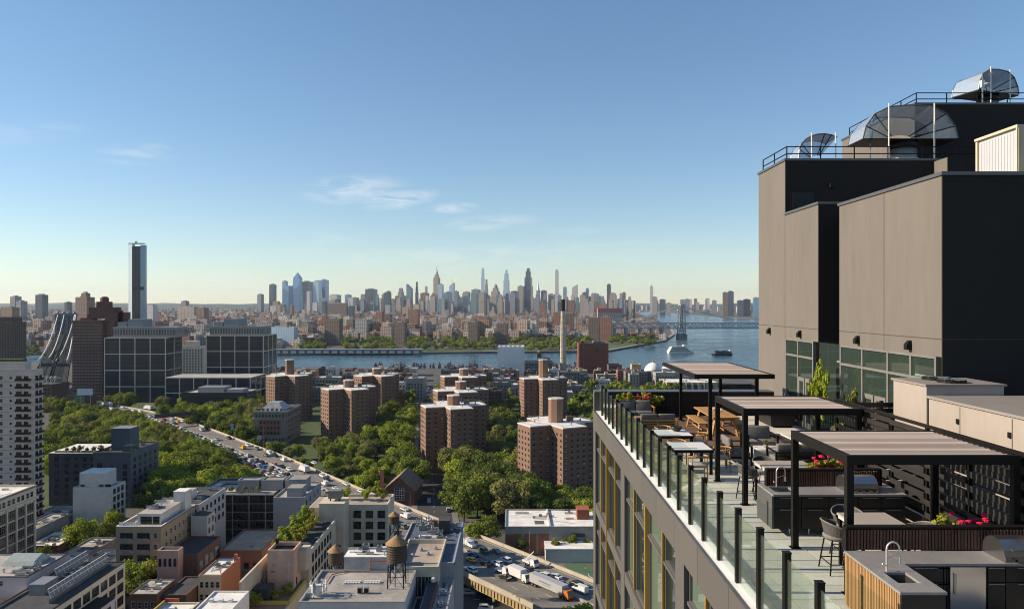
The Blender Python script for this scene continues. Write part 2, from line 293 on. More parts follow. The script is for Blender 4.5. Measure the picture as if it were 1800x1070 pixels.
# ---------------- expressway ----------------
U = [(62,182),(25,227),(-18.6,279),(-63,331),(-99,376),(-130,415),(-166,456),(-206,503),(-247,548),(-295,592),(-350,632),(-430,682)]
RW = 26.0; RZ = 6.0
def road_frames():
    out = []
    for i, p in enumerate(U):
        a = Vector(U[max(i-1,0)]); b = Vector(U[min(i+1,len(U)-1)]); d = (b-a).normalized(); out.append((Vector(p), d, Vector((-d.y, d.x))))
    return out
FR = road_frames(); SEG = [(Vector(b)-Vector(a)).length for a, b in zip(U[:-1], U[1:])]; RLEN = sum(SEG)
def road(s, off):
    """point on the deck: s metres from its near end, off metres in from the far kerb"""
    i = 0
    while i < len(SEG)-1 and s > SEG[i]: s -= SEG[i]; i += 1
    t = s/SEG[i]; p = FR[i][0].lerp(FR[i+1][0], t); n = FR[i][2].lerp(FR[i+1][2], t).normalized(); d = FR[i][1].lerp(FR[i+1][1], t).normalized()
    q = p+n*off; return q.x, q.y, math.atan2(d.y, d.x)
def strip(o0, o1, z0, z1, s0, s1, n, mb, m=0):
    pr = None
    for k in range(n+1):
        s = s0+(s1-s0)*k/n; a = road(s, o0); b = road(s, o1)
        cur = [(a[0],a[1],z0),(b[0],b[1],z0),(b[0],b[1],z1),(a[0],a[1],z1)]
        if pr: mb.add(pr+cur, [(0,4,7,3),(1,2,6,5),(3,7,6,2),(0,1,5,4)]+([(0,3,2,1)] if k==1 else [])+([(4,5,6,7)] if k==n else []), m)
        pr = cur
    return mb
BEIGEC = mat('barrier_concrete', (.5,.44,.34), .85, nz=.15, sc_=.2, nz2=.08)
ROADM = mat('expressway_asphalt', (.225,.205,.18), .85, nz=.2, sc_=.12, nz2=.12)
deck = struct(strip(0, RW, RZ-1.1, RZ, 0, RLEN-2, 60, MB()).build('expressway_deck', ROADM))
struct(strip(.8, RW-.8, -.5, RZ-1.2, 105, RLEN-2, 40, MB()).build('expressway_embankment', CONCD))
wl = tag(strip(-.45, 0, RZ-2.2, RZ+1.1, 0, RLEN-2, 60, MB()).build('barrier_wall', BEIGEC), 'sunlit beige concrete barrier along the far edge of the expressway', 'barrier')
wl2 = tag(strip(RW, RW+.4, RZ-.5, RZ+1.0, 0, RLEN-2, 60, MB()).build('barrier_wall', BEIGEC), 'concrete barrier along the near, camera side edge of the expressway', 'barrier')
tag(strip(12.6, 13.1, RZ, RZ+.85, 0, RLEN-2, 60, MB()).build('median_barrier', CONC), 'low concrete median barrier dividing the expressway lanes', 'barrier')
mb = MB()
for off in (.9, 12.1, 13.6, 25.2): strip(off, off+.18, RZ+.006, RZ+.012, 2, RLEN-5, 60, mb)
for off in (4.4, 8.2, 17.2, 21.1):
    s = 3
    while s < RLEN-10: strip(off, off+.16, RZ+.006, RZ+.012, s, s+3, 1, mb); s += 11
struct(mb.build('lane_markings', mat('road_paint', (.7,.68,.6), .7, nz=.2)))
GIRD = mat('girder_yellow', (.42,.32,.16), .7, nz=.25, sc_=.4)
g = thing('expressway_girder', 'ribbed yellowish steel side girder under the expressway edge above the cross street', 'girder')
strip(RW-.55, RW-.2, RZ-3.0, RZ-1.12, 0, 105, 14, MB()).build('web', GIRD, g)
mb = MB()
for s in np.arange(1, 105, 1.6): strip(RW-.2, RW+.08, RZ-3.0, RZ-1.15, float(s), float(s)+.16, 1, mb)
mb.build('stiffener_ribs', GIRD, g)['kind'] = 'stuff'
strip(RW-.7, RW-.05, RZ-3.2, RZ-3.0, 0, 105, 14, MB()).build('flange', GIRD, g)
for s in (6, 30, 54, 78, 100):
    for off in (3, 13, 23):
        x, y, a = road(s, off); p = tag(MB().ob((x,y,2.3),(1.1,1.1,4.6),a).ob((x,y,4.75),(1.6,2.4,.3),a).build('viaduct_pier', CONCD), 'square concrete pier under the expressway deck', 'pier', 'piers under the expressway')
# cross street going north, sidewalks, side streets
def street(name, p, q, w, z=.02, m=ASPH, sw=2.6):
    d = (Vector(q)-Vector(p)).normalized(); n = Vector((-d.y, d.x))
    def quad(o0, o1): return [tuple(Vector(p)+n*o0), tuple(Vector(q)+n*o0), tuple(Vector(q)+n*o1), tuple(Vector(p)+n*o1)]
    sheet(name, quad(-w/2, w/2), z, m)
    if sw:
        mb = MB(); mb.prism(quad(w/2, w/2+sw)[::-1], 0, .14); mb.prism(quad(-w/2-sw, -w/2)[::-1], 0, .14); struct(mb.build('sidewalk', CONCD))
street('avenue_road', (-30,290), (-97,830), 15)
street('cross_street_road', (-40,226), (60,226), 12, .025, sw=0)
street('side_street_road', (-88,120), (-88,205), 9, .024)
street('side_street_road', (-140,205), (-70,205), 9, .028, sw=0)
street('park_path_road', (-330,425), (-215,425), 10, .03, mat('path_asphalt', (.17,.155,.14), .9, nz=.2), sw=0)
mb = MB()
for k in range(9): mb.box(-26+k*1.3, -25.4+k*1.3, 220.6, 224.2, .034, .038)
for k in range(7): mb.box(-12+k*4, -10+k*4, 228.9, 229.1, .034, .038)
struct(mb.build('crosswalk_marking', mat('road_paint', (.7,.68,.6))))
mb = MB()
for k in range(60):
    t = k/60; p = Vector((-30,290)).lerp(Vector((-97,830)), t); mb.ob((p.x, p.y, .03), (.16, 3, .008), math.atan2(-67,540)*-1*-1)
struct(mb.build('street_centre_line', mat('road_paint', (.7,.68,.6))))
for nm, poly in (('park_lawn', [(-330,432),(-225,440),(-150,408),(-115,375),(-120,330),(-215,330),(-330,415)]), ('park_lawn', [(-44,335),(-97,800),(-420,800),(-400,700),(-260,585),(-120,422)]),
                 ('park_lawn', [(-28,320),(60,300),(210,900),(-80,820)])):
    sheet(nm, poly, .012, GRASS)
# ---------------- distant city ----------------
PAL = [tuple(q*.8 for q in c) for c in [(.34,.17,.11),(.3,.14,.09),(.46,.37,.28),(.4,.3,.21),(.38,.36,.34),(.62,.58,.52),(.5,.46,.4),(.2,.13,.1),(.52,.36,.27),(.28,.27,.28)]]
CITYM = facade('distant_facade', (1,1,1), (.05,.05,.055), 5.5, 3.6, .5, .5, attr=True, jit=.12)
def inpoly(x, y, P):
    c = False; j = len(P)-1
    for i in range(len(P)):
        if (P[i][1] > y) != (P[j][1] > y) and x < (P[j][0]-P[i][0])*(y-P[i][1])/(P[j][1]-P[i][1])+P[i][0]: c = not c
        j = i
    return c
def blockmesh(items, name):
    """items: (x, y, w, d, h, colour, angle) boxes -> one mesh with a colour per building"""
    V = []; Fc = []; C = []
    for (x, y, w, d, h, c, a) in items:
        def bx_(cx, cy, w, d, z0, z1, c, ct):
            o = len(V); ca, sa = math.cos(a), math.sin(a)
            for z in (z0, z1):
                for sx_, sy_ in ((-1,-1),(1,-1),(1,1),(-1,1)):
                    lx, ly = cx+sx_*w/2, cy+sy_*d/2; V.append((x+lx*ca-ly*sa, y+lx*sa+ly*ca, z))
            Fc.extend([(o+4,o+5,o+6,o+7),(o,o+1,o+5,o+4),(o+1,o+2,o+6,o+5),(o+2,o+3,o+7,o+6),(o+3,o,o+4,o+7)]); C.extend([ct]+[c]*4)
        g = rnd.choice(((.34,.33,.31),(.5,.48,.45),(.16,.16,.16),(.26,.23,.2)))
        bx_(0, 0, w, d, 0, h, c, g)
        if w > 9: bx_(rnd.uniform(-.25,.25)*w, rnd.uniform(-.2,.2)*d, rnd.uniform(3,6), rnd.uniform(3,6), h, h+rnd.uniform(2.5,5), c, g)
    me = bpy.data.meshes.new(name); me.from_pydata(V, [], Fc); me.materials.append(CITYM)
    at = me.attributes.new('Col', 'FLOAT_COLOR', 'CORNER'); at.data.foreach_set('color', np.repeat(np.array([(*c, 1) for c in C], dtype=np.float32), 4, axis=0).ravel())
    me.update(); return me
def jitc(c, k=.16):
    j = 1+rnd.uniform(-k, k); return tuple(min(.8, q*j*(1+rnd.uniform(-.05,.05))) for q in c)
items = []; lows = []
for k in range(9000):
    ypx = 540.2+64*(rnd.random()**2.1); xpx = rnd.uniform(-70, 1190); Y = FP*CZ/(ypx-535)
    if Y > 9500 or Y < 1500: continue
    X = (xpx-900)*Y/FP
    if ypx > 545 and xpx > 1078-(ypx-545)*.1 and ypx < 600: 
        if xpx > 1120 or ypx > 560: continue
    if ypx > 597 and xpx > 560: continue
    if 1035 < xpx and ypx > 575: continue
    far = min(1, max(0, (Y-1600)/4500))
    h = rnd.uniform(11, 24) if rnd.random() < .8-.15*far else rnd.uniform(25, 52)
    if Y > 4200 and rnd.random() < .12 and 480 < xpx < 1080: h = rnd.uniform(60, 120)
    w = rnd.uniform(10, 34)*(1+.3*far); items.append((X, Y, w, rnd.uniform(12, 40), h, jitc(rnd.choice(PAL)), R(-14)+rnd.uniform(-.04,.04)))
for k in range(330):   # shore quarter behind the left office blocks
    ypx = rnd.uniform(584, 613); xpx = rnd.uniform(-70, 530); Y = FP*CZ/(ypx-535); items.append(((xpx-900)*Y/FP, Y, rnd.uniform(12,30), rnd.uniform(12,26), rnd.uniform(10,30), jitc(rnd.choice(PAL)), R(-14)))
for k in range(220):   # low quarter beyond the bridge landing
    ypx = rnd.uniform(556, 596); xpx = rnd.uniform(1062, 1168-(596-ypx)*.4); Y = FP*CZ/(ypx-535); items.append(((xpx-900)*Y/FP, Y, rnd.uniform(10,26), rnd.uniform(10,30), rnd.uniform(6,13), jitc(rnd.choice(PAL)), R(-14)))
for k in range(900):   # across the bay to the right and up the river
    ypx = 538.6+13*rnd.random()**1.5; xpx = rnd.uniform(1100, 1420); Y = FP*CZ/(ypx-535)
    if Y < 5000 or Y > 26000: continue
    X = (xpx-900)*Y/FP
    if ypx > 548 and xpx < 1275: continue
    if 1130 < xpx < 1262 and 546 < ypx: continue
    items.append((X, Y, rnd.uniform(25,70), rnd.uniform(25,60), rnd.uniform(20,95) if rnd.random() < .5 else rnd.uniform(15,30), jitc(rnd.choice(PAL)), rnd.uniform(-.2,.2)))
for k in range(700):   # low flats beyond the left river bend
    ypx = 536.8+6*rnd.random(); xpx = rnd.uniform(-90, 480); Y = FP*CZ/(ypx-535)
    if Y > 15000 or Y < 8000: continue
    items.append(((xpx-900)*Y/FP, Y, rnd.uniform(30,110), rnd.uniform(30,90), rnd.uniform(10,45), jitc(rnd.choice(PAL)), rnd.uniform(-.3,.3)))
items.sort(key=lambda t: -t[2]*t[4]/t[1]**2)
near = [t for t in items if t[1] < 3600][:150]; ids = set(map(id, near))
tag(ob('distant_city', blockmesh([t for t in items if id(t) not in ids], 'distant_city')), 'endless carpet of far low and mid rise city blocks beyond the river', 'city blocks', kind='stuff')
def cname(c):
    r, g, b = c
    if r > .5: return 'pale'
    if r > .38 and b < .32: return 'tan'
    if r > .25 and b < .2: return 'red brick'
    if r < .24 and b < .16: return 'dark brown'
    return 'grey'
for t in near:
    X = t[0]; xp = 900+FP*X/t[1]
    zone = ('nearer' if t[1] < 2300 else 'farther')+' row, '+('left border' if xp < 110 else 'left of lone glass tower' if xp < 222 else 'right of lone glass tower' if xp < 370 else 'left of pointed glass tower' if xp < 520 else 'below the glass cluster' if xp < 620 else 'left below the stone spire' if xp < 720 else 'below the stone spire' if xp < 800 else 'left of the chimney' if xp < 985 else 'right of the chimney')
    me = blockmesh([(0,0)+t[2:]], 'far_building'); o = ob('far_building', me, None, (X, t[1], 0))
    tag(o, '%s far shore %s, %s' % (cname(t[5]), 'tower block' if t[4] > 25 else 'low building', zone), 'building', 'mid and low rise buildings across the river')
# ---------------- skyline towers ----------------
ST = {
 'blue': facade('tower_blue_glass', (.26,.43,.62), (.14,.26,.42), 6, 4, .6, .7, rough=.25, wrough=.1, metal=.35),
 'pale': facade('tower_pale_glass', (.5,.62,.74), (.32,.45,.58), 6, 4, .5, .6, rough=.3, metal=.2),
 'dark': facade('tower_dark_glass', (.1,.12,.15), (.05,.07,.09), 6, 4, .55, .6, rough=.3),
 'grey': facade('tower_grey', (.32,.33,.35), (.1,.11,.13), 6, 4, .5, .55),
 'beige': facade('tower_limestone', (.5,.42,.34), (.14,.12,.11), 6, 4, .45, .55),
 'brown': facade('tower_brown', (.27,.17,.12), (.05,.045,.045), 5, 3.2, .5, .5),
 'white': facade('tower_white', (.66,.64,.6), (.2,.22,.25), 6, 4, .45, .5),
 'teal': facade('tower_teal_glass', (.22,.34,.36), (.13,.22,.26), 6, 4, .55, .6, rough=.25, metal=.3),
 'slab': facade('housing_slab_brown', (.2,.145,.115), (.035,.035,.037), 4.2, 2.9, .5, .52, jit=.06),
 'brick': facade('housing_brick', (.31,.155,.1), (.05,.045,.04), 4.4, 2.9, .42, .5, jit=.06),
 'tan': facade('housing_tan', (.38,.28,.2), (.06,.055,.05), 4.4, 2.9, .45, .5, jit=.06)}
SK = 'skyline towers across the river'
def tower(x0, x1, yt, Y, st, label, shape='box', dep=None, name='skyscraper', group=SK, cat='tower', yb=None, rz=None, steps=None):
    if yb: Y = FP*CZ/(yb-535)
    X0, X1 = (x0-900)*Y/FP, (x1-900)*Y/FP; z = CZ+(535-yt)*Y/FP; w = X1-X0; cx = (X0+X1)/2; dep = dep or w
    a = R(-14) if rz is None else R(rz)
    if rz is None and shape in ('box','slant','step'): w = w/(abs(math.cos(a))+abs(math.sin(a))*dep/w)*1.02; 
    root = thing(name, label, cat, (cx, Y+dep/2, 0), a, group)
    m = ST[st]; hw, hd = w/2, dep/2; mb = MB()
    if shape == 'box':
        mb.box(-hw,hw,-hd,hd,0,z); mb.build('body', m, root, False)
        MB().box(-hw*.55,hw*.4,-hd*.5,hd*.5,z,z+max(3,z*.03)).build('roof_plant', MATS['grey_metal'], root, False)
    elif shape == 'slant':
        mb.add([(-hw,-hd,0),(hw,-hd,0),(hw,hd,0),(-hw,hd,0),(-hw,-hd,z*.9),(hw,-hd,z),(hw,hd,z),(-hw,hd,z*.9)], [(0,3,2,1),(4,5,6,7),(0,1,5,4),(1,2,6,5),(2,3,7,6),(3,0,4,7)])
        mb.build('body', m, root, False)
    elif shape == 'slantl':
        mb.add([(-hw,-hd,0),(hw,-hd,0),(hw,hd,0),(-hw,hd,0),(-hw,-hd,z),(hw,-hd,z*.86),(hw,hd,z*.86),(-hw,hd,z)], [(0,3,2,1),(4,5,6,7),(0,1,5,4),(1,2,6,5),(2,3,7,6),(3,0,4,7)])
        mb.build('body', m, root, False)
    elif shape == 'taper':
        k = .72; mb.prism([(-hw,-hd),(hw,-hd),(hw,hd),(-hw,hd)], 0, z*.86, top=[(-hw*k,-hd*k),(hw*k,-hd*k),(hw*k,hd*k),(-hw*k,hd*k)]); mb.build('body', m, root, False)
        MB().add([(-hw*k,-hd*k,z*.86),(hw*k,-hd*k,z*.86),(hw*k,hd*k,z*.86),(-hw*k,hd*k,z*.86),(0,0,z)], [(0,1,4),(1,2,4),(2,3,4),(3,0,4)]).build('crown', m, root, False)
    elif shape == 'step':
        zz = 0; prev = 0
        for i, (fr, zt) in enumerate(steps or ((1,.7),(.78,.86),(.55,1))):
            MB().box(-hw*fr,hw*fr,-hd*fr,hd*fr,prev,z*zt).build('body' if i == 0 else 'setback', m, root, False); prev = z*zt
    return root, hw, hd, z
T = tower
# left group of glass towers round the pointed one
T(452,461,517,6300,'grey','slim grey tower, leftmost of the far glass tower cluster')
T(473,483,500,6300,'dark','slender dark glass tower standing alone left of the pointed tower')
T(496,504,494,6700,'blue','narrow blue tower peeking up behind the slanted blue tower')
T(496,511,502,6300,'blue','bright blue glass tower with steeply slanted top in the left cluster','slant')
T(513,529,478,6400,'blue','tallest blue glass tower with a pointed crown in the left cluster','taper')
T(529,546,495,6500,'dark','wide dark grey flat topped tower right of the pointed glass tower')
T(539,546,512,6000,'white','small white tower in front of the wide dark grey tower')
T(550,563,494,6400,'pale','pale glass slab tower between the dark and the blue towers')
T(562,575,492,6500,'blue','blue glass tower, rightmost of the left cluster')
T(579,596,518,6200,'white','low pair of pale grey towers right of the left cluster')
T(606,616,518,6000,'blue','small blue grey tower standing right of the pale pair')
T(618,629,523,5800,'beige','short beige tower beside the small blue grey tower')
T(634,643,518,5900,'grey','lower grey wing left of the broad dark slab tower')
T(642,660,508,6000,'dark','broad dark glass slab tower left of the stone spire')
T(671,678,517,5800,'grey','thin grey tower with a white side left of the slate tower')
T(679,686,512,5600,'dark','thin slate tower left of the twin grey towers')
T(698,710,506,5900,'grey','grey shouldered tower left of the teal tower','step')
T(715,724,499,5300,'teal','teal glass tower tapering on its right side, left of the spire','slantl')
T(730,735,495,5400,'dark','very thin dark tower with open gaps, left of the stone spire','step')
T(739,753,515,5500,'brown','squat brown block tower left of the stone spire')
T(747,751,504,6000,'beige','thin beige tower just left of the stone spire')
# stone tower with spire
r, hw, hd, z = T(759,775,514,5800,'beige','tall stepped limestone skyscraper with needle spire, tallest in the middle','step',steps=((1,.75),(.86,1)))
k = 5800/FP
def zz(y): return CZ+(535-y)*k
MB().box(-hw*.68,hw*.68,-hd*.68,hd*.68,zz(514),zz(488)).build('shaft', ST['beige'], r, False)
MB().box(-hw*.45,hw*.45,-hd*.45,hd*.45,zz(488),zz(482.5)).build('setback', ST['beige'], r, False)
MB().lathe([(hw*.32,zz(482.5)),(hw*.28,zz(478)),(hw*.12,zz(475)),(hw*.05,zz(474))],n=8).build('crown', ST['grey'], r, False)
MB().bar((0,0,zz(474)),(0,0,zz(465)),3,5,0,.6).build('spire', GREYM, r, False)
T(770,779,500,5200,'pale','pale blue glass tower directly right of the stone spire')
r, hw, hd, z = T(756,767,521,5000,'beige','stone tower with a gilded pyramid top below the spire','box')
MB().add([(-hw,-hd,z),(hw,-hd,z),(hw,hd,z),(-hw,hd,z),(0,0,z+28)], [(0,1,4),(1,2,4),(2,3,4),(3,0,4)]).build('gilded_roof', mat('gilding', (.6,.4,.12), .3, metal=.8), r, False)
T(783,794,513,5600,'teal','low teal tower right of the spire')
r, hw, hd, z = T(790,799,497,6200,'pale','slanted glass tower with a thin antenna right of the spire','slant')
MB().bar((0,0,z*.9),(0,0,z+38),2.2,5,0,.7).build('antenna', GREYM, r, False)
T(798,806,512,5500,'grey','narrow grey tower beside the slanted glass tower')
T(814,826,513,5600,'beige','beige block with a bluish lower half in midtown')
T(829,844,509,5700,'grey','wide grey beige office slab in midtown')
T(843,856,516,5200,'brown','reddish brown tower below the needle thin tower')
T(846,851.5,471,7200,'pale','needle thin pale tower, left of the domed block','step',steps=((1,.8),(.85,.94),(.6,1)))
T(852,858,491,6800,'grey','slim grey tower right behind the needle thin tower','step')
r, hw, hd, z = T(862,880,506,5600,'beige','broad stepped beige tower with a dome on top','step',steps=((1,.72),(.82,.88),(.55,1)))
MB().lathe([(hw*.5,z),(hw*.42,z+16),(hw*.2,z+28),(0,z+33)],n=10).build('dome', ST['grey'], r, False)
T(884.5,896,474,6300,'pale','tall stepped glass tower with a pointed tip, left of the dark stepped tower','step',steps=((1,.55),(.86,.78),(.62,.92),(.3,1)))
T(898,912,512,5500,'dark','dark square block between two tall midtown towers')
T(910,921,503,5900,'beige','beige slab tower left of the dark stepped tower')
T(921,937,471,6300,'dark','massive dark tower rising in narrowing steps, highest of midtown','step',steps=((1,.62),(.82,.8),(.58,.93),(.34,1)))
r, hw, hd, z = T(943,949.5,510,5600,'grey','slim art deco tower with a silver pointed crown','box')
MB().lathe([(hw*.9,z),(hw*.5,z+30),(hw*.2,z+50),(.5,z+74)],n=8).build('silver_crown', STEEL, r, False)
T(951,962,511,5800,'dark','dark low tower right of the art deco tower')
T(976,982,476,7300,'white','very tall thin white square tower right of the striped chimney top')
T(964,976,517,5600,'beige','beige block at the foot of the thin white tower')
T(990,997,505,6600,'blue','slim blue tower left of the white slant topped tower')
T(1006,1016,500,6400,'white','white tower with a sharply slanted roof','slant')
T(1024,1036,514,6200,'dark','dark blue low tower right of the slant roofed tower')
T(1030,1036,507,6400,'blue','narrow blue tower right of the slant roofed tower')
T(1040,1054,516,5800,'grey','grey block tower in front of the east side towers')
T(1049,1059,520,5400,'teal','greenish glass slab near the river bend')
T(1067,1075,500,6000,'dark','tall dark slab tower, last high one before the bridge')
T(1075,1086,519,5200,'white','white and blue slab right of the tall dark slab')
T(1086,1100,525,5200,'blue','blue grey block right of the white slab')
T(1103,1112,521,6800,'beige','beige pointed tower left of the far beige pencil tower','step')
T(1143,1149,503,7600,'white','lone beige pencil tower above the bridge')
T(1147,1157,522,6500,'beige','beige block at the foot of the lone pencil tower')
T(1160,1172,526,6800,'dark','dark low block right of the lone pencil tower')
T(1271,1281,514,5600,'brown','brown half of the twin towers near the dark wall edge')
T(1280,1292,512,5700,'dark','dark glass half of the twin towers near the dark wall edge')
T(1297,1309,528,5400,'dark','dark block beside the twin towers across the water')
T(1308,1322,526,5700,'brown','brownish block between the twin towers and the grey wall')
T(1325,1337,523,5200,'blue','blue grey block partly hidden by the roof tower wall')
rr2 = random.Random(11)
for k in range(105):
    xq = rr2.uniform(560, 1100); w = rr2.uniform(5, 12); st = rr2.choice(('grey','beige','brown','white','beige','dark','teal'))
    nm = {'grey':'grey','beige':'beige','brown':'brown','white':'white','dark':'dark glass','teal':'greenish'}[st]
    zone = 'left of the stone spire' if xq < 755 else 'between the spire and the dark stepped tower' if xq < 920 else 'right of the dark stepped tower'
    T(xq, xq+w, rr2.uniform(514, 531), rr2.uniform(4600, 6200), st, 'lesser %s midtown block %s' % (nm, zone), rr2.choice(('box','box','step')))
for k in range(14):
    xq = rr2.uniform(1105, 1262); T(xq, xq+rr2.uniform(5,11), rr2.uniform(524,532), rr2.uniform(6800,9000), rr2.choice(('beige','grey','brown','white')), 'hazy far block on the skyline above the bridge', 'box')
# left: lone glass tower
Yt = 1650; k = Yt/FP
r = thing('skyscraper', 'very tall lone glass tower with dark centre face, left of the skyline', 'tower', ((237-900)*k, Yt, 0), 0)
h = CZ+(535-428)*k; xa, xb, xc, xd = [(q-237)*k for q in (222,232,246,252.5)]
MB().prism([(xa,9),(xb,0),(xb,14),(xa,14)],0,h).build('lit_tone_side', facade('lone_tower_lit_tone', (.55,.62,.68), (.4,.5,.6), 3.2, 4, .6, .7, rough=.2, metal=.3), r, False)  # sunlight and reflection on this side put into a paler glass colour
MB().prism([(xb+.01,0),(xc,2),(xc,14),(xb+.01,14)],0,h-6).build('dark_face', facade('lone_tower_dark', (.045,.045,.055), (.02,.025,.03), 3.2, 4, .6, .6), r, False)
MB().prism([(xc+.01,2),(xd,6),(xd,14),(xc+.01,14)],0,h-3).build('blue_corner', facade('lone_tower_blue', (.24,.38,.5), (.16,.28,.4), 3.2, 4, .6, .7, rough=.2, metal=.3), r, False)
MB().box(xa+3,xd-2,3,13,h-.5,h+1.5).box(-3,1,6,9,h+1.5,h+6).build('roof_edge', STEEL, r, False)
MB().box(xb+.5,xd+.1,-.6,2,h*.545,h*.545+7).build('mechanical_band', MATS['dark_panel'], r, False)
# other buildings across the river on the left
LT = 'towers and slabs across the river on the left'
for a in ((17,30,521,2600,'grey','grey tower with narrow fins at the far left skyline'),(28,40,529,2500,'grey','lower grey block beside the finned tower at far left'),(61,78,518,2700,'dark','blue grey tower with a pale side, far left'),
          (131,158,522,1900,'brown','brown brick tower with a taller core behind the bridge'),(318,329,529,3600,'grey','small dark topped tower right of the lone glass tower'),(310,345,539,2700,'beige','beige block complex right of the lone glass tower'),
          (0,26,540,2200,'brown','wide brown block at the left border skyline'),(113,121,531,3200,'dark','thin dark block left of the brown brick tower'),(258,272,536,2900,'white','white low tower beside the lone glass tower'),(345,362,541,2500,'brown','brown slab left of the second grid building')):
    T(*a, group=LT, dep=26)
MB_ = T(142,154,515,1905,'brown','higher stair core of the brown brick tower behind the bridge', group=LT, dep=14)
HS = 'housing slabs along the far shore'
for a in ((570,600,560,607,'slab','dark brown housing slab on the shore, left of the pier sheds end'),(529,562,576,594,'brick','stepped red brick housing block behind the striped pale building'),
          (469,521,575,608,'pale','pale blue and white striped building on the far shore'),(693,714,566,608,'slab','brown housing slab on the shore in the middle'),(719,737,544,583,'brick','taller brown brick tower behind the middle shore slab'),
          (823,842,566,607,'slab','brown housing slab at the park, left one of the pair'),(873,893,568,607,'slab','brown housing slab behind the pale striped warehouse'),(612,622,538,580,'dark','slender black tower behind the shore slabs'),
          (575,611,533,566,'slab','wide grey brown tower pair on a rise behind the shore'),(632,660,570,593,'brick','stepped red brick block among trees on the shore'),(661,674,548,590,'brick','red brick tower, left of the brown tower row'),
          (675,688,552,588,'slab','dark brown tower in the brick tower row'),(601,611,573,595,'brick','small brick tower right of the dark shore slab'),(508,531,532,552,'beige','beige stepped block below the pointed glass tower'),
          (796,822,560,584,'brick','red brown block row left of the left park slab'),(842,859,557,580,'brick','red brown tower right of the left park slab'),(861,886,556,580,'tan','tan brick tower behind the right park slab'),
          (889,903,556,580,'tan','tan tower second from the right park slab'),(909,929,556,579,'tan','tan tower third from the right park slab'),(973,990,549,591,'brick','brick tower just left of the striped chimney'),
          (992,1009,551,590,'slab','dark brown tower just right of the striped chimney'),(1035,1055,558,598,'slab','dark brown tower group behind the red brick block, left half'),(1056,1077,557,599,'brick','brown tower group behind the red brick block, right half'),
          (1079,1094,576,592,'beige','low beige block where the bridge lands'),(1031,1051,530,556,'brown','red brown twin block below the east side towers'),(993,1024,533,556,'beige','beige stepped hospital like block right of the chimney'),
          (921,940,573,586,'brick','low brick block left of the chimney'),(955,969,567,584,'brick','low red block close to the left of the chimney'),(745,760,556,578,'brick','red brick tower in the middle of the shore city'),
          (770,792,562,582,'tan','tan mid rise in the middle of the shore city'),(540,566,556,576,'slab','brown slab behind the stepped brick block'),(487,505,566,590,'slab','dark block left behind the striped pale building')):
    x0, x1, yt, yb, st, lab = a
    T(x0, x1, yt, 0, st, lab, yb=yb, dep=16, group=HS, name='housing_slab', cat='building')
# pier sheds, power house with stacks
k = 1390/FP
s = thing('pier_shed', 'long low blue grey pier shed with white doors along the far shore', 'shed', (-300, 1372, 0))
MB().box(-450,-170,1372,1392,0,7).build('wall', mat('shed_blue', (.14,.17,.2), .7, nz=.1), s)
MB().box(-452,-168,1371,1393,7.01,8).build('roof', GREYM, s)
for i in range(18): MB().box(-444+i*15.3,-434+i*15.3,1371.6,1371.95,.8,5.4).build('door', OFFW, s)
s = thing('power_house', 'red roofed industrial power house beside three thin stacks at the bridge', 'power station', ((1072-900)*3400/FP, 3400, 0))
X0, X1 = (1051-900)*3400/FP, (1094-900)*3400/FP
MB().box(X0,X1,3400,3440,0,CZ-15*3400/FP).build('wall', facade('power_wall', (.5,.44,.38), (.1,.09,.08), 9, 30, .45, .6), s)
zt = CZ-12*3400/FP
MB().box(X0,X1,3399,3441,CZ-15*3400/FP,zt+14).build('roof_block', mat('power_red', (.45,.16,.1), .8), s)
for xq, yt in ((1077,530),(1103,530),(1115,531)):
    X = (xq-900)*3450/FP; zt = CZ+(535-yt)*3450/FP
    c = thing('smokestack', 'tapered brown smokestack above the red roofed power house', 'chimney', (X,3450,0), 0, 'stacks at the power house'); MB().bar((0,0,0),(0,0,zt),5.5,10,0,3.6).build('shaft', ST['brown'], c, False); MB().bar((0,0,zt),(0,0,zt+6),3.9,10).build('rim', BLACKM, c, False)
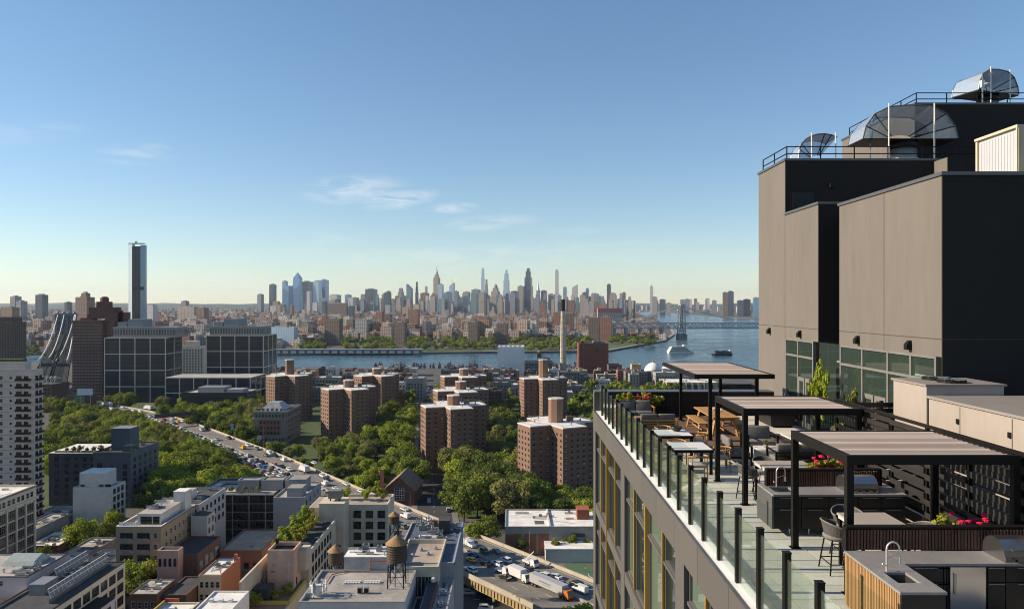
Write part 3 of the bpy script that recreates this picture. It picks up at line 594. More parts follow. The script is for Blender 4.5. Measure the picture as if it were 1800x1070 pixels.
# ---------------- bridges ----------------
BST = mat('bridge_steel', (.38,.4,.42), .6, metal=.2, nz=.15, sc_=.05)
def bridge_r():
    Yb = 2010; k = Yb/FP; zx = lambda x: (x-900)*k; zy = lambda y: CZ+(535-y)*k
    r = thing('suspension_bridge', 'long grey steel truss suspension bridge crossing the river right of the city', 'bridge', (zx(1198), Yb, -3))
    t = MB(); w = 3.6
    zt = zy(537); zb = zy(587)
    for sx_ in (-1,1):
        for yy in (-14,14):
            t.bar((zx(1198)+sx_*6.5*1.25,Yb+yy,zb),(zx(1198)+sx_*5.2,Yb+yy,zt),1.5,4)
    n = 9
    for j in range(n):
        z0 = zb+(zt-zb)*j/n; z1 = zb+(zt-zb)*(j+1)/n
        for yy in (-14,14):
            t.bar((zx(1198)-7,Yb+yy,z0),(zx(1198)+7,Yb+yy,z1),.6,4); t.bar((zx(1198)+7,Yb+yy,z0),(zx(1198)-7,Yb+yy,z1),.6,4); t.bar((zx(1198)-7,Yb+yy,z1),(zx(1198)+7,Yb+yy,z1),.7,4)
        for sx_ in (-7,7): t.bar((zx(1198)+sx_,Yb-14,z0),(zx(1198)+sx_,Yb+14,z1),.6,4)
    t.build('tower', BST, r)
    MB().box(zx(1190.5),zx(1205.5),Yb-18,Yb+18,-3,zb).build('pier', CONCD, r)
    MB().box(zx(1194.5),zx(1201.5),Yb-15,Yb+15,zt,zt+4).build('tower_cap', BST, r)
    d = MB(); xs0, xs1 = zx(1040), zx(1420); z0, z1 = zy(577.5), zy(567)
    for yy in (-16,16):
        d.box(xs0,xs1,Yb+yy-.8,Yb+yy+.8,z0,z0+2.4); d.box(xs0,xs1,Yb+yy-.8,Yb+yy+.8,z1-1.6,z1)
        x = xs0; i = 0
        while x < xs1-10:
            d.bar((x,Yb+yy,z0 if i%2 else z1),(x+10,Yb+yy,z1 if i%2 else z0),1.0,4); d.bar((x,Yb+yy,z0),(x,Yb+yy,z1),.7,4); x += 10; i += 1
    d.build('truss', BST, r)
    MB().box(xs0,xs1,Yb-15,Yb+15,z0+.3,z0+1.6).build('deck', BST, r)
    for yy in (-15,15):
        c = MB(); pts = [(zx(1040)+ (zx(1198)-zx(1040))*i/12, Yb+yy, zy(577)+(zt-zy(577))*(i/12)**1.25) for i in range(13)]; c.path(pts, .75, 5)
        pts = [(zx(1198)+(zx(1400)-zx(1198))*i/16, Yb+yy, zy(560)+(zt-zy(560))*(1-min(1,i/8))**1.7) for i in range(17)]; c.path(pts, .75, 5)
        for i in range(1,16):
            p = pts[i]; c.bar(p,(p[0],p[1],z1),.25,4)
        c.build('cable', mat('cable_grey', (.45,.46,.47), .5), r)
    for xq in (1080,1100,1125,1145,1163):
        MB().box(zx(xq)-3,zx(xq)+3,Yb-13,Yb+13,0,z0+.2).build('approach_pier', BST, r)
bridge_r()
def bridge_l():
    # bridge seen nearly end on at the left: tower behind, four cables sweeping down towards us, two roadways
    Yt, Yn = 1230, 640; kt = Yt/FP
    r = thing('suspension_bridge', 'steel suspension bridge seen end on at left with four pale sweeping cables', 'bridge', ((115-900)*kt, Yt, -3))
    X = lambda x, Y: (x-900)*Y/FP; Z = lambda y, Y: CZ+(535-y)*Y/FP
    t = MB()
    for xq in (101.5,111,121,131):
        t.box(X(xq,Yt)-1.6,X(xq,Yt)+1.6,Yt-5,Yt+5,-3,Z(552,Yt))
    t.box(X(100,Yt),X(133,Yt),Yt-5.4,Yt+5.4,Z(556,Yt),Z(551,Yt)); t.box(X(100,Yt),X(133,Yt),Yt-4.6,Yt+4.6,Z(584,Yt),Z(580,Yt))
    for xa_, xb_ in ((101.5,111),(111,121),(121,131)):
        for y0, y1 in ((557,568),(568,580),(585,600),(600,615)):
            t.bar((X(xa_,Yt),Yt-4,Z(y0,Yt)),(X(xb_,Yt),Yt-4,Z(y1,Yt)),.7,4); t.bar((X(xb_,Yt),Yt-4,Z(y0,Yt)),(X(xa_,Yt),Yt-4,Z(y1,Yt)),.7,4)
    t.build('tower', mat('bridge_blue', (.13,.17,.21), .6, nz=.15), r)
    for i, xq in enumerate((102,112,121,131)): MB().lathe([(1.6,Z(552,Yt)),(2.2,Z(550,Yt)),(.2,Z(546,Yt))],(X(xq,Yt),Yt,0),8).build('finial', MATS['bridge_blue'], r)
    CW = mat('cable_pale', (.9,.87,.82), .6, nz=.06)
    for (xt, xe, ye, Ye) in ((102,66,634,900),(113,86,628,900),(131.5,98,634,880),(133,117,634,860)):
        c = MB(); pts = []
        A = Vector((X(xt,Yt),Yt,Z(552,Yt))); B = Vector((X(xe,Ye),Ye,Z(ye,Ye)))
        for i in range(15):
            u = i/14; p = A.lerp(B, u); p.z = B.z+(A.z-B.z)*(1-u)**1.75; pts.append(p)
        c.path(pts, .7, 6)
        c.build('cable', CW, r)
    d = MB()
    A0, A1, B0, B1 = (X(101,Yt),Yt),(X(133,Yt),Yt),(X(68,820),820),(X(122,820),820)
    zA, zB = Z(586,Yt), Z(648,820)
    for f0, f1, dz in ((0,.46,0),(.54,1,0),(.3,.7,-5)):
        a0 = Vector((*A0,zA+dz)).lerp(Vector((*A1,zA+dz)),f0); a1 = Vector((*A0,zA+dz)).lerp(Vector((*A1,zA+dz)),f1); b0 = Vector((*B0,zB+dz)).lerp(Vector((*B1,zB+dz)),f0); b1 = Vector((*B0,zB+dz)).lerp(Vector((*B1,zB+dz)),f1)
        e = b0+(b0-a0)*.3; g_ = b1+(b1-a1)*.3; e.z = g_.z = b0.z-8
        for q0, q1, q2, q3 in ((a0,a1,b1,b0),(b0,b1,g_,e)):
            lo = Vector((0,0,-2)); d.add([q0+lo,q1+lo,q2+lo,q3+lo,q0,q1,q2,q3], [(0,1,2,3),(7,6,5,4),(0,4,5,1),(1,5,6,2),(2,6,7,3),(3,7,4,0)])
            for p0, p1 in ((q0,q3),(q1,q2)):
                n = 22
                for i in range(n):
                    u0, u1 = i/n, (i+1)/n; s0, s1 = p0.lerp(p1,u0), p0.lerp(p1,u1); up = Vector((0,0,4.4)); d.bar(s0+(up if i%2 else Vector()), s1+(Vector() if i%2 else up), .3, 4); d.bar(s0,s0+up,.25,4)
                d.bar(p0+up,p1+up,.25,4)
    d.build('truss_deck', mat('bridge_truss', (.06,.063,.066), 1.0, nz=.15, spec=.03), r)
    return A0, A1, B0, B1, zA, zB
BL = bridge_l()
# ---------------- boats ----------------
def hull(mb, L, B, H, z, m=0, bow=.25):
    P = [(-L/2,-B/2*.85),(L/2-L*bow,-B/2),(L/2,0),(L/2-L*bow,B/2),(-L/2,B/2*.85)]; I = [(x*.94,y*.86) for x,y in P]; mb.prism(I, z, z+H, m, top=P)
def boats():
    X, Y = px(1197,621,-3); r = thing('ferry', 'white three deck sightseeing ferry on the river left of the barge', 'boat', (X,Y,-3), R(8))
    mb = MB(); hull(mb,54,15,4,0); mb.build('hull', WHITE, r, False)
    for i in range(3): MB().box(-25+i*2,17-i*4,-6.4+i*.5,6.4-i*.5,4+i*3.4,6.9+i*3.4).build('deck_house', WHITE, r, False); MB().box(-24+i*2,16-i*4,-6.6+i*.5,6.6-i*.5,5+i*3.4,6.1+i*3.4).build('window_band', GLASSF, r, False)
    MB().box(4,10,-3,3,14.2,17).build('wheelhouse', WHITE, r, False); MB().bar((-8,0,14),(-8,0,20),.9,8).build('funnel', REDB, r, False); MB().bar((2,0,14),(2,0,23),.2,5).build('mast', STEEL, r, False)
    X, Y = px(1268,624.5,-3); r = thing('barge', 'dark container barge with an orange tug making a white wake', 'boat', (X,Y,-3), R(188))
    mb = MB(); hull(mb,40,12,3,0,bow=.12); mb.build('hull', BLACKM, r, False)
    for i in range(4): MB().box(-14+i*7.2,-7.6+i*7.2,-5,5,3,8.5+.8*(i%2)).build('container', mat('container_dark', (.07,.075,.09), .7), r, False)
    MB().box(-19,-14.6,-3,3,3,7).build('cabin', mat('tug_orange', (.45,.15,.05), .6), r, False); MB().box(-18.5,-15.5,-2.5,2.5,7,10).build('wheelhouse', WHITE, r, False)
    FOAM = mat('wake_foam', (.62,.66,.68), .8, nz=.3, sc_=.08)
    for nm, pts, lab in (('boat_wake', [(1254,624.5,1.5),(1240,626,4),(1215,629,7),(1188,633,11),(1165,637,9)], 'long white foam wake trailing left behind the barge'), ('boat_wake', [(1214,618,1.2),(1226,619.5,2.2),(1240,622,3)], 'small pale wake behind the white ferry')):
        mb = MB(); rr = random.Random(2)
        for (x0,y0,w0),(x1,y1,w1) in zip(pts[:-1], pts[1:]):
            for i in range(26):
                u = rr.random(); X, Y = px(x0+(x1-x0)*u, y0+(y1-y0)*u, -3); w = (w0+(w1-w0)*u)*.9
                cx, cy = X+rr.uniform(-3,3), Y+rr.uniform(-w,w); a, b = rr.uniform(3,9), rr.uniform(.25,.8); th = rr.uniform(-.15,.15)-.25; q = [(cx+a*math.cos(t)*math.cos(th)-b*math.sin(t)*math.sin(th), cy+a*math.cos(t)*math.sin(th)+b*math.sin(t)*math.cos(th)) for t in np.linspace(0, 6.28, 8)[:-1]]
                z = -2.95+.004*rr.random()*20; mb.add([(x,y,z) for x,y in q], [tuple(range(7))])
        tag(mb.build(nm, FOAM), lab, 'wake', kind='stuff')
boats()
# ---------------- building kit ----------------
FOOT = []
def unitwin(name, nv, nh, glass, frame, fw=.06, nvtop=None):
    """unit window facing -Y, origin at its centre; glass set back inside a frame with bars"""
    mb = MB(); mb.box(-.5,.5,-.03,.0,-.5,.5,0)
    f = fw
    mb.box(-.5,.5,-.09,-.03,.5-f,.5,1); mb.box(-.5,.5,-.09,-.03,-.5,-.5+f,1); mb.box(-.5,-.5+f,-.09,-.03,-.5+f,.5-f,1); mb.box(.5-f,.5,-.09,-.03,-.5+f,.5-f,1)
    for i in range(1, nv): x = -.5+i/nv; mb.box(x-f*.4,x+f*.4,-.08,-.03,-.5+f,.5-f,1)
    for i in range(1, nh): z = -.5+i/nh; mb.box(-.5+f,.5-f,-.075,-.03,z-f*.4,z+f*.4,1)
    return mb.mesh(name, [glass, frame])
WM = {'sash': unitwin('window_sash', 1, 2, GLASSD, FRAMEW), 'loft': unitwin('window_loft', 4, 3, GLASSD, FRAME, .035), 'dark': unitwin('window_dark', 2, 1, GLASSD, FRAMED), 'trip': unitwin('window_triple', 3, 2, GLASSD, FRAMED, .04), 'door': unitwin('window_slide', 2, 1, GLASSD, FRAMED, .05)}
ROT = {'f': 0, 'r': R(90), 'l': R(-90)}
def origin(o):
    s = Vector((0,0,0))
    while o: s += o.location; o = o.parent
    return s
def win(root, side, pos, c, z, w, h, kind='sash'):
    o = origin(root); x, y = (c, pos) if side == 'f' else (pos, c)
    return ob('window', WM[kind], root, (x-o.x, y-o.y, z-o.z), ROT[side], (w, 1, h))
def wins(root, side, pos, cs, zs, w, h, kind='sash'):
    for c in cs:
        for z in zs: win(root, side, pos, c, z, w, h, kind)
def fw(mb, side, pos, cs, zs, w, h, d=.05, sill=True):
    for c in cs:
        for z in zs:
            a, b = c-w/2, c+w/2
            if side == 'f':
                mb.box(a,b,pos-d,pos+.02,z-h/2,z+h/2,0)
                if sill: mb.box(a-.1,b+.1,pos-d-.08,pos-.01,z-h/2-.14,z-h/2-.002,1)
            else:
                s = 1 if side == 'r' else -1; p0, p1 = sorted((pos-.02*s, pos+d*s)); mb.box(p0,p1,a,b,z-h/2,z+h/2,0)
                if sill: p0, p1 = sorted((pos+.01*s, pos+(d+.08)*s)); mb.box(p0,p1,a-.1,b+.1,z-h/2-.14,z-h/2-.002,1)
    return mb
def lin(a, b, n): return [a+(b-a)*(i+.5)/n for i in range(n)]
def bldg(name, label, x0, x1, y0, y1, z, wall, roof, par=.9, group=None, cop=None, z0=0, cat='building'):
    root = thing(name, label, cat, ((x0+x1)/2, (y0+y1)/2, z0), 0, group); FOOT.append((x0,x1,y0,y1)); t = .35; zr = z-par
    mb = MB().box(x0,x1,y0,y1,z0,zr)
    if par > .2: mb.box(x0,x1,y0,y0+t,zr,z).box(x0,x1,y1-t,y1,zr,z).box(x0,x0+t,y0+t,y1-t,zr,z).box(x1-t,x1,y0+t,y1-t,zr,z)
    mb.build('wall', wall, root)
    MB().box(x0+t,x1-t,y0+t,y1-t,zr+.004,zr+.06).build('roof', roof, root)
    if cop:
        e = .06; MB().box(x0-e,x1+e,y0-e,y0+t+e,z,z+.12).box(x0-e,x1+e,y1-t-e,y1+e,z,z+.12).box(x0-e,x0+t+e,y0+t+e,y1-t-e,z,z+.12).box(x1-t-e,x1+e,y0+t+e,y1-t-e,z,z+.12).build('coping', cop, root)
    return root
def boxpart(root, name, x0, x1, y0, y1, z0, z1, m, lid=None):
    mb = MB().box(x0,x1,y0,y1,z0,z1); o = mb.build(name, m, root)
    if lid: MB().box(x0-.1,x1+.1,y0-.1,y1+.1,z1,z1+.15).build('cap', lid, o)
    return o
def stuffwin(root, mb, mats=None):
    o = mb.build('small_windows', mats or [GLASSF, CONC], root); o['kind'] = 'stuff'; return o
def clutter(root, x0, x1, y0, y1, z, n, seed=1, big=False):
    r = random.Random(seed); PM = [mat('patch_%d' % i, c, .9, nz=.3, sc_=.8) for i, c in enumerate(((.12,.115,.11),(.3,.28,.25),(.55,.53,.5)))]
    for i in range(4):
        w, d = r.uniform(.12,.35)*(x1-x0), r.uniform(.1,.3)*(y1-y0); x, y = r.uniform(x0+w/2,x1-w/2), r.uniform(y0+d/2,y1-d/2); MB().ob((x,y,z+.012+.004*i),(w,d,.02),r.uniform(-.12,.12)).build('roof_patch', r.choice(PM), root)
    MB().path([(x0,r.uniform(y0,y1),z+.12),(r.uniform(x0,x1),r.uniform(y0,y1),z+.12),(x1,r.uniform(y0,y1),z+.12)],.05,5).build('conduit', STEEL, root)
    n = int(n*1.4)
    for i in range(n):
        x, y = r.uniform(x0,x1), r.uniform(y0,y1); t = r.random(); k = 1.35 if big else 1
        if t < .35:
            w, d, h = r.uniform(.8,1.5)*k, r.uniform(.8,1.4)*k, r.uniform(.7,1.2)*k; u = MB().box(x-w/2,x+w/2,y-d/2,y+d/2,z+.15,z+h).build('air_unit', GREYM, root); MB().bar((x,y,z+h),(x,y,z+h+.06),min(w,d)*.38,10).build('fan', BLACKM, u)
            MB().box(x-w/2+.1,x+w/2-.1,y-d/2+.1,y+d/2-.1,z,z+.15).build('stand', BLACKM, u)
        elif t < .6: MB().bar((x,y,z),(x,y,z+r.uniform(.5,1.1)),.16*k,8).bar((x,y,z+.7),(x,y,z+.95),.28*k,8).build('roof_vent', STEEL, root)
        elif t < .8:
            w, d = r.uniform(1,2.2)*k, r.uniform(1,1.8)*k; MB().box(x-w/2,x+w/2,y-d/2,y+d/2,z,z+.35).build('skylight', WHITE, root)
        else:
            w = r.uniform(2,4)*k; MB().box(x-w/2,x+w/2,y-.25,y+.25,z+.2,z+.65).box(x-w/2,x-w/2+.5,y-.25,y+.25,z,z+.2).build('duct', STEEL, root)
def watertank(label, x, y, zb, r, z0, z1, zc, braces=True):
    t = thing('water_tank', label, 'water tank', (x,y,zb), 0)
    mb = MB(); mb.lathe([(r*1.0,z0-zb),(r*.97,z1-zb)],n=24); n = 24
    tk = mb.build('tank', WOODT, t, False)
    h = MB()
    for i in range(7): zz_ = z0-zb+(z1-z0)*(i+.5)/7; h.lathe([(r*1.02,zz_),(r*1.02,zz_+.09)],n=24)
    h.build('hoops', BLACKM, tk, False)
    MB().lathe([(r*1.12,z1-zb),(r*1.1,z1-zb+.12),(0,zc-zb)],n=18).build('conical_roof', TANKR, t, False)
    MB().box(-r*.9,r*.9,-.15,.15,z0-zb-.5,z0-zb).box(-.15,.15,-r*.9,-.151,z0-zb-.5,z0-zb-.01).box(-.15,.15,.151,r*.9,z0-zb-.5,z0-zb-.01).build('platform', BLACKM, t, False)
    q = r*.72
    for sx_ in (-1,1):
        for sy_ in (-1,1): MB().bar((sx_*q*1.1,sy_*q*1.1,0),(sx_*q,sy_*q,z0-zb-.5),.14,6).build('leg', BLACKM, t, False)
    if braces:
        b = MB(); H = z0-zb-.5
        for (ax, ay, bx_, by_) in ((-1,-1,1,-1),(1,-1,1,1),(1,1,-1,1),(-1,1,-1,-1)):
            b.bar((ax*q*1.1,ay*q*1.1,.2),(bx_*q,by_*q,H),.05,4); b.bar((bx_*q*1.1,by_*q*1.1,.2),(ax*q,ay*q,H),.05,4); b.bar((ax*q*1.05,ay*q*1.05,H*.5),(bx_*q*1.05,by_*q*1.05,H*.5),.06,4)
        b.build('bracing', BLACKM, t, False)
    l = MB(); l.bar((r+.25,-.2,0),(r+.25,-.2,z1-zb),.04,4).bar((r+.25,.2,0),(r+.25,.2,z1-zb),.04,4)
    for i in range(int((z1-zb)/.5)): l.bar((r+.25,-.2,.3+i*.5),(r+.25,.2,.3+i*.5),.025,4)
    l.build('ladder', BLACKM, t, False)
    MB().bar((-.3,-r*.2,0),(-.3,-r*.2,z0-zb-.4),.16,8).build('riser_pipe', GREYM, t, False)
    return t
# ---------------- brick housing towers on cross shaped plans ----------------
def cross(a, b): return [(-a,-b),(a,-b),(a,-a),(b,-a),(b,a),(a,a),(a,b),(-a,b),(-a,a),(-b,a),(-b,-a),(-a,-a)]
PA, PB, PZ = 6.4, 17.4, 35.0
wallm = MB().prism(cross(PA,PB), 0, PZ).mesh('project_wall', PROJB)
def edgewin(poly, zs, mb, pitch=2.9, w=1.15, h=1.3):
    n = len(poly)
    for i in range(n):
        p, q = Vector(poly[i]), Vector(poly[(i+1)%n]); L_ = (q-p).length; d = (q-p).normalized(); nn = Vector((d.y,-d.x)); k = max(1, int((L_-1.2)/pitch)); a = math.atan2(d.y, d.x)
        for j in range(k):
            c = p+d*(L_*(j+.5)/k)+nn*.02
            for zi, z in enumerate(zs):
                mb.ob((c.x,c.y,z),(w,.1,h),a,0); cs = c+nn*.06; mb.ob((cs.x,cs.y,z-h/2-.1),(w+.2,.2,.12),a,1)
                if (i*7+j*5+zi*3) % 11 == 0: cs = c+nn*.2; mb.ob((cs.x,cs.y,z-.4),(.6,.42,.42),a,2)
                if (i*5+j*3+zi*7) % 7 == 0: cs = c+nn*.056; mb.ob((cs.x,cs.y,z+.3),(w-.1,.012,h*.42),a,1)
    return mb
winm = edgewin(cross(PA,PB), [3.1+2.62*i for i in range(12)], MB()).mesh('project_windows', [GLASSF, PINK, OFFW])
cpm = MB().prism(cross(PA+.12,PB+.12), PZ+.0, PZ+.5, 0, 1)
P2 = cross(PA-.35,PB-.35); cpm = cpm.mesh('project_coping', [mat('parapet_pale', (.66,.62,.56), .8, nz=.1), ROOFW])
def ribs(mb, poly, z, h, m=0):
    n = len(poly)
    for i in range(n):
        p, q = poly[i], poly[(i+1)%n]; mb.bar((*p,z),(*p,z+h),.05,4,m); mb.bar((*p,z+h),(*q,z+h),.045,4,m); mb.bar((*p,z+h*.5),(*q,z+h*.5),.035,4,m)
    return mb
rlm = ribs(MB(), cross(PA-.5,PB-.5), PZ+.5, 1.1).mesh('project_railing', GREYM)
def project(label, xq, yr, rot, bulk, sc_=1.0, pz=PZ):
    Y = FP*(CZ-pz)/(yr-535)+15; X = (xq-900)*Y/FP
    r = thing('housing_tower', label, 'apartment tower', (X,Y,0), R(rot), 'red brick housing towers'); FOOT.append((X-17,X+17,Y-17,Y+17))
    s = (sc_, sc_, pz/PZ)
    for nm, me in (('wall', wallm), ('roof', cpm), ('roof_railing', rlm)): ob(nm, me, r, scale=s)
    o = ob('small_windows', winm, r, scale=s); o['kind'] = 'stuff'
    oc = [(3.6*math.cos(a),3.6*math.sin(a)) for a in [R(22.5+45*i) for i in range(8)]]
    zt = bulk; b = MB().prism(oc, pz+.5, zt).build('bulkhead', PROJB, r, False)
    oc2 = [(x*1.06,y*1.06) for x, y in oc]; MB().prism(oc2, zt, zt+.5).build('cap', MATS['parapet_pale'], b, False)
    if bulk > 42:
        for a in (R(-112),R(-67),R(200)): MB().ob((3.36*math.cos(a),3.36*math.sin(a),(pz+zt)/2),(.15,.8,(zt-pz)*.6),a).build('stair_window', GLASSF, b, False)
    MB().box(6.5,9,-1.5,1.5,pz+.5,pz+2.8).build('hatch_house', PROJB, r, False)
    for (ax, ay) in ((-10,3),(12,-3),(2,-11),(-3,12)): MB().bar((ax,ay,pz+.5),(ax,ay,pz+1.8),.35,8).build('roof_vent', GREYM, r, False)
    return r
project('far left housing tower with a tall square bulkhead, beside the glass grid building', 509, 662, 50, 47)
project('housing tower with one sunlit corner right of the grey ornate institution', 613, 686, 38, 40)
project('housing tower close behind the one with the sunlit corner', 662, 662, 42, 40)
project('rearmost of the three housing towers in line, near the river', 815, 664, 20, 40.5)
project('middle one of the three housing towers standing in line', 810, 690, 20, 40.5)
project('front one of the three housing towers in line, beside the avenue', 797, 719, 20, 40.5)
project('housing tower with a tall bulkhead right behind the trees, in front of the chimney', 955, 668, 16, 49)
project('nearest and largest housing tower with a tall bulkhead, beside the terrace building', 977, 752, 27, 46.5)
# ---------------- glass grid office blocks and left background ----------------
GRIDF = mat('grid_frame', (.82,.77,.69), .7, nz=.08, sc_=.1); CURT = facade('curtain_glass', (.035,.042,.05), (.015,.02,.025), 2.4, 4.4, .8, .7, rough=.25, wrough=.08, jit=.2, contrast=.6)
def gridblock(label, x0, x1, yt, Y, dep, nx, rows, z0=0, crown=None, name='office_block'):
    X0, X1 = (x0-900)*Y/FP, (x1-900)*Y/FP; z = CZ+(535-yt)*Y/FP
    r = thing(name, label, 'building', ((X0+X1)/2, Y, z0)); FOOT.append((X0,X1,Y,Y+dep))
    MB().box(X0,X1,Y,Y+dep,z0,z-.6).build('glass_wall', CURT, r); rh = (z-z0)/rows
    for i in range(nx+1):
        x = X0+(X1-X0)*i/nx; MB().box(x-.35,x+.35,Y-.5,Y-.02,z0,z).build('mullion', GRIDF, r)
    for j in range(rows+1):
        zz_ = z-j*rh; MB().box(X0-.35,X1+.35,Y-.52,Y-.01,zz_-.7,zz_-.02).build('spandrel', GRIDF, r)
        MB().box(X1+.01,X1+.5,Y-.35,Y+dep,zz_-.7,zz_-.02).build('spandrel', GRIDF, r)
    nd = max(2, int(dep/ ((X1-X0)/nx)+.5))
    for i in range(1, nd+1):
        y = Y+dep*i/nd; MB().box(X1+.02,X1+.48,y-.35,y+.35,z0,z).build('mullion', GRIDF, r)
    for j in range(rows*4):
        zz_ = z-(j+.5)*rh/4
        if j % 4 != 3: pass
    MB().box(X0,X1,Y,Y+dep,z-.6,z-.1).build('roof', ROOFG, r)
    if crown:
        c0, c1, ch = crown; C = MB().box(X0+c0,X1-c1,Y+3,Y+dep-4,z-.1,z+ch).build('setback_storey', facade('crown_band', (.33,.33,.32), (.03,.035,.04), 2.6, ch, .68, .62), r)
        MB().box(X0+c0-.2,X1-c1+.2,Y+2.8,Y+dep-3.8,z+ch,z+ch+.7).build('setback_roof', GREYM, r)
        MB().box(X0+c0+12,X0+c0+26,Y+8,Y+dep-8,z+ch+.7,z+ch+8).build('plant_room', mat('plant_grey', (.3,.33,.36), .7), r)
        MB().box(X0+c0+2,X0+c0+11,Y+8,Y+dep-10,z+ch+.7,z+ch+5).build('plant_room', MATS['plant_grey'], r)
    return r
gridblock('dark glass office block with pale square grid frame, left one of two', 184, 291, 593, 690, 34, 4, 4, crown=(6,-8,9))
gridblock('dark glass office block with pale square grid frame, right one at the river', 363, 463, 589, 720, 40, 4, 4, crown=(2,4,8))
gridblock('low dark glass podium with pale frames between the two grid office blocks', 291, 440, 663, 655, 40, 6, 2, name='office_podium')
r = bldg('apartment_block', 'beige stepped apartment block seen between the two grid office blocks', -412, -378, 900, 925, 40, CREAM, ROOFT); fm = MB(); fw(fm,'f',900,lin(-411,-379,9),[6+3.3*i for i in range(10)],1.7,1.9); stuffwin(r, fm); boxpart(r,'penthouse',-404,-390,906,918,39,47,CREAM)
r = bldg('brick_building', 'dark brown brick block between the grid office blocks near the river', -445, -414, 960, 990, 30, DKBR, ROOFD); fm = MB(); fw(fm,'f',960,lin(-444,-415,8),[4+3.3*i for i in range(7)],1.7,1.9); stuffwin(r, fm)
r = bldg('low_office', 'low stepped office wing with pale penthouse in front of the right grid block', -272, -218, 604, 636, 19.5, CURT, ROOFG)
boxpart(r, 'penthouse', -262, -240, 612, 628, 18.7, 23, GREYM); boxpart(r, 'penthouse', -237, -224, 610, 624, 18.7, 21.5, MATS['plant_grey'])
def banded():
    Y = 700; k = Y/FP; X0, X1 = (127-900)*k, (180-900)*k; z = CZ+(535-563)*k
    r = thing('apartment_tower', 'tall dark red brick apartment tower with pale floor bands and stepped top', 'apartment tower', ((X0+X1)/2, Y, 0)); FOOT.append((X0,X1,Y,Y+28))
    BR = mat('banded_brick', (.17,.075,.06), .85, nz=.15, sc_=.3); BAND = mat('floor_band', (.4,.36,.33), .8)
    MB().box(X0,X1,Y,Y+28,0,z).build('wall', BR, r)
    Xr = (197-900)*k; zr = CZ+(535-549)*k; MB().box(X1,Xr,Y+4,Y+34,0,zr).build('side_wing', BR, r)
    Xa, Xb = (150-900)*k, (190-900)*k; MB().box(Xa,Xb,Y+6,Y+24,zr-6,CZ+(535-540)*k).build('setback', BR, r)
    Xa, Xb = (161-900)*k, (178-900)*k; c = MB().box(Xa,Xb,Y+8,Y+20,CZ+(535-540)*k,CZ+(535-530)*k).build('tank_house', BR, r); MB().lathe([(4,CZ+(535-530)*k),(4,CZ+(535-524)*k),(2.4,CZ+(535-521)*k)],((Xa+Xb)/2,Y+14,0),8).build('lantern', BR, r)
    mb = MB()
    zz_ = 6
    while zz_ < z-1:
        for x in lin(X0+1, X1-1, 9): mb.box(x-.95,x+.95,Y-.06,Y+.02,zz_,zz_+1.5,0)
        for x in lin(X1+.6, Xr-.6, 4): mb.box(x-.8,x+.8,Y+3.94,Y+4.02,zz_,zz_+1.5,0)
        for y in lin(Y+5, Y+33, 8): mb.box(Xr-.02,Xr+.06,y-.8,y+.8,zz_,zz_+1.5,0)
        MB().box(X0-.15,X1+.15,Y-.18,Y-.01,zz_-1.2,zz_-.85).build('floor_band', BAND, r)
        zz_ += 2.95
    stuffwin(r, mb)
    for i, (xa, xb, yt) in enumerate(((130,142,559),(142,151,552),(184,197,545))): MB().box((xa-900)*k,(xb-900)*k,Y+10,Y+20,z-3,CZ+(535-yt)*k).build('terrace_block', BR, r)
banded()
r = thing('apartment_tower', 'dark brown fluted apartment tower cut off by the left picture border', 'apartment tower', (-590,840,0)); MB().box(-620,(20-900)*840/FP,840,866,0,CZ+(535-566)*840/FP).build('wall', facade('fluted_brown', (.11,.075,.06), (.025,.025,.025), 3.2, 40, .45, .98), r); MB().box(-612,(16-900)*840/FP,844,862,CZ+(535-566)*840/FP,CZ+(535-557)*840/FP).build('penthouse', MATS['dark_brick'], r)
# dumbo side fillers below the bridge
r = bldg('warehouse', 'dark warehouse with a white zigzag steel frame on its roof below the bridge', -420, -392, 625, 650, 24, DKBR, ROOFD)
mb = MB()
for i in range(7):
    x = -418+i*3.6; mb.bar((x,630,24),(x+4.5,630,30.5),.28,4); mb.bar((x+4.5,630,30.5),(x+3.6,630,24),.28,4); mb.bar((x+4.5,630,30.5),(x+4.5,642,27),.25,4)
mb.build('zigzag_frame', WHITE, r)
fm = MB(); fw(fm,'f',625,lin(-419,-393,8),[6+3.4*i for i in range(5)],1.7,1.9); stuffwin(r, fm)
bb = thing('billboard', 'pale blue white billboard standing below the banded brick tower', 'billboard', ((150-900)*600/FP, 600, 0)); zq = CZ+(535-694)*600/FP
MB().box((136-900)*600/FP,(163-900)*600/FP,599.6,600.2,zq,zq+5.2).build('panel', mat('billboard_face', (.55,.68,.75), .6, nz=.1, sc_=.3), bb); MB().box((141-900)*600/FP,(142-900)*600/FP,600.21,600.6,0,zq+2).box((158-900)*600/FP,(159-900)*600/FP,600.21,600.6,0,zq+2).build('posts', GREYM, bb)
r = bldg('brick_building', 'low red brick building with a green mural under the billboard', (122-900)*610/FP, (150-900)*610/FP, 606, 626, zq-1, DKBR, ROOFD)
MB().box((131-900)*606/FP,(148-900)*606/FP,605.85,605.98,zq-8,zq-2).build('mural', mat('mural_green', (.1,.22,.16), .7, nz=.6, sc_=.25), r)
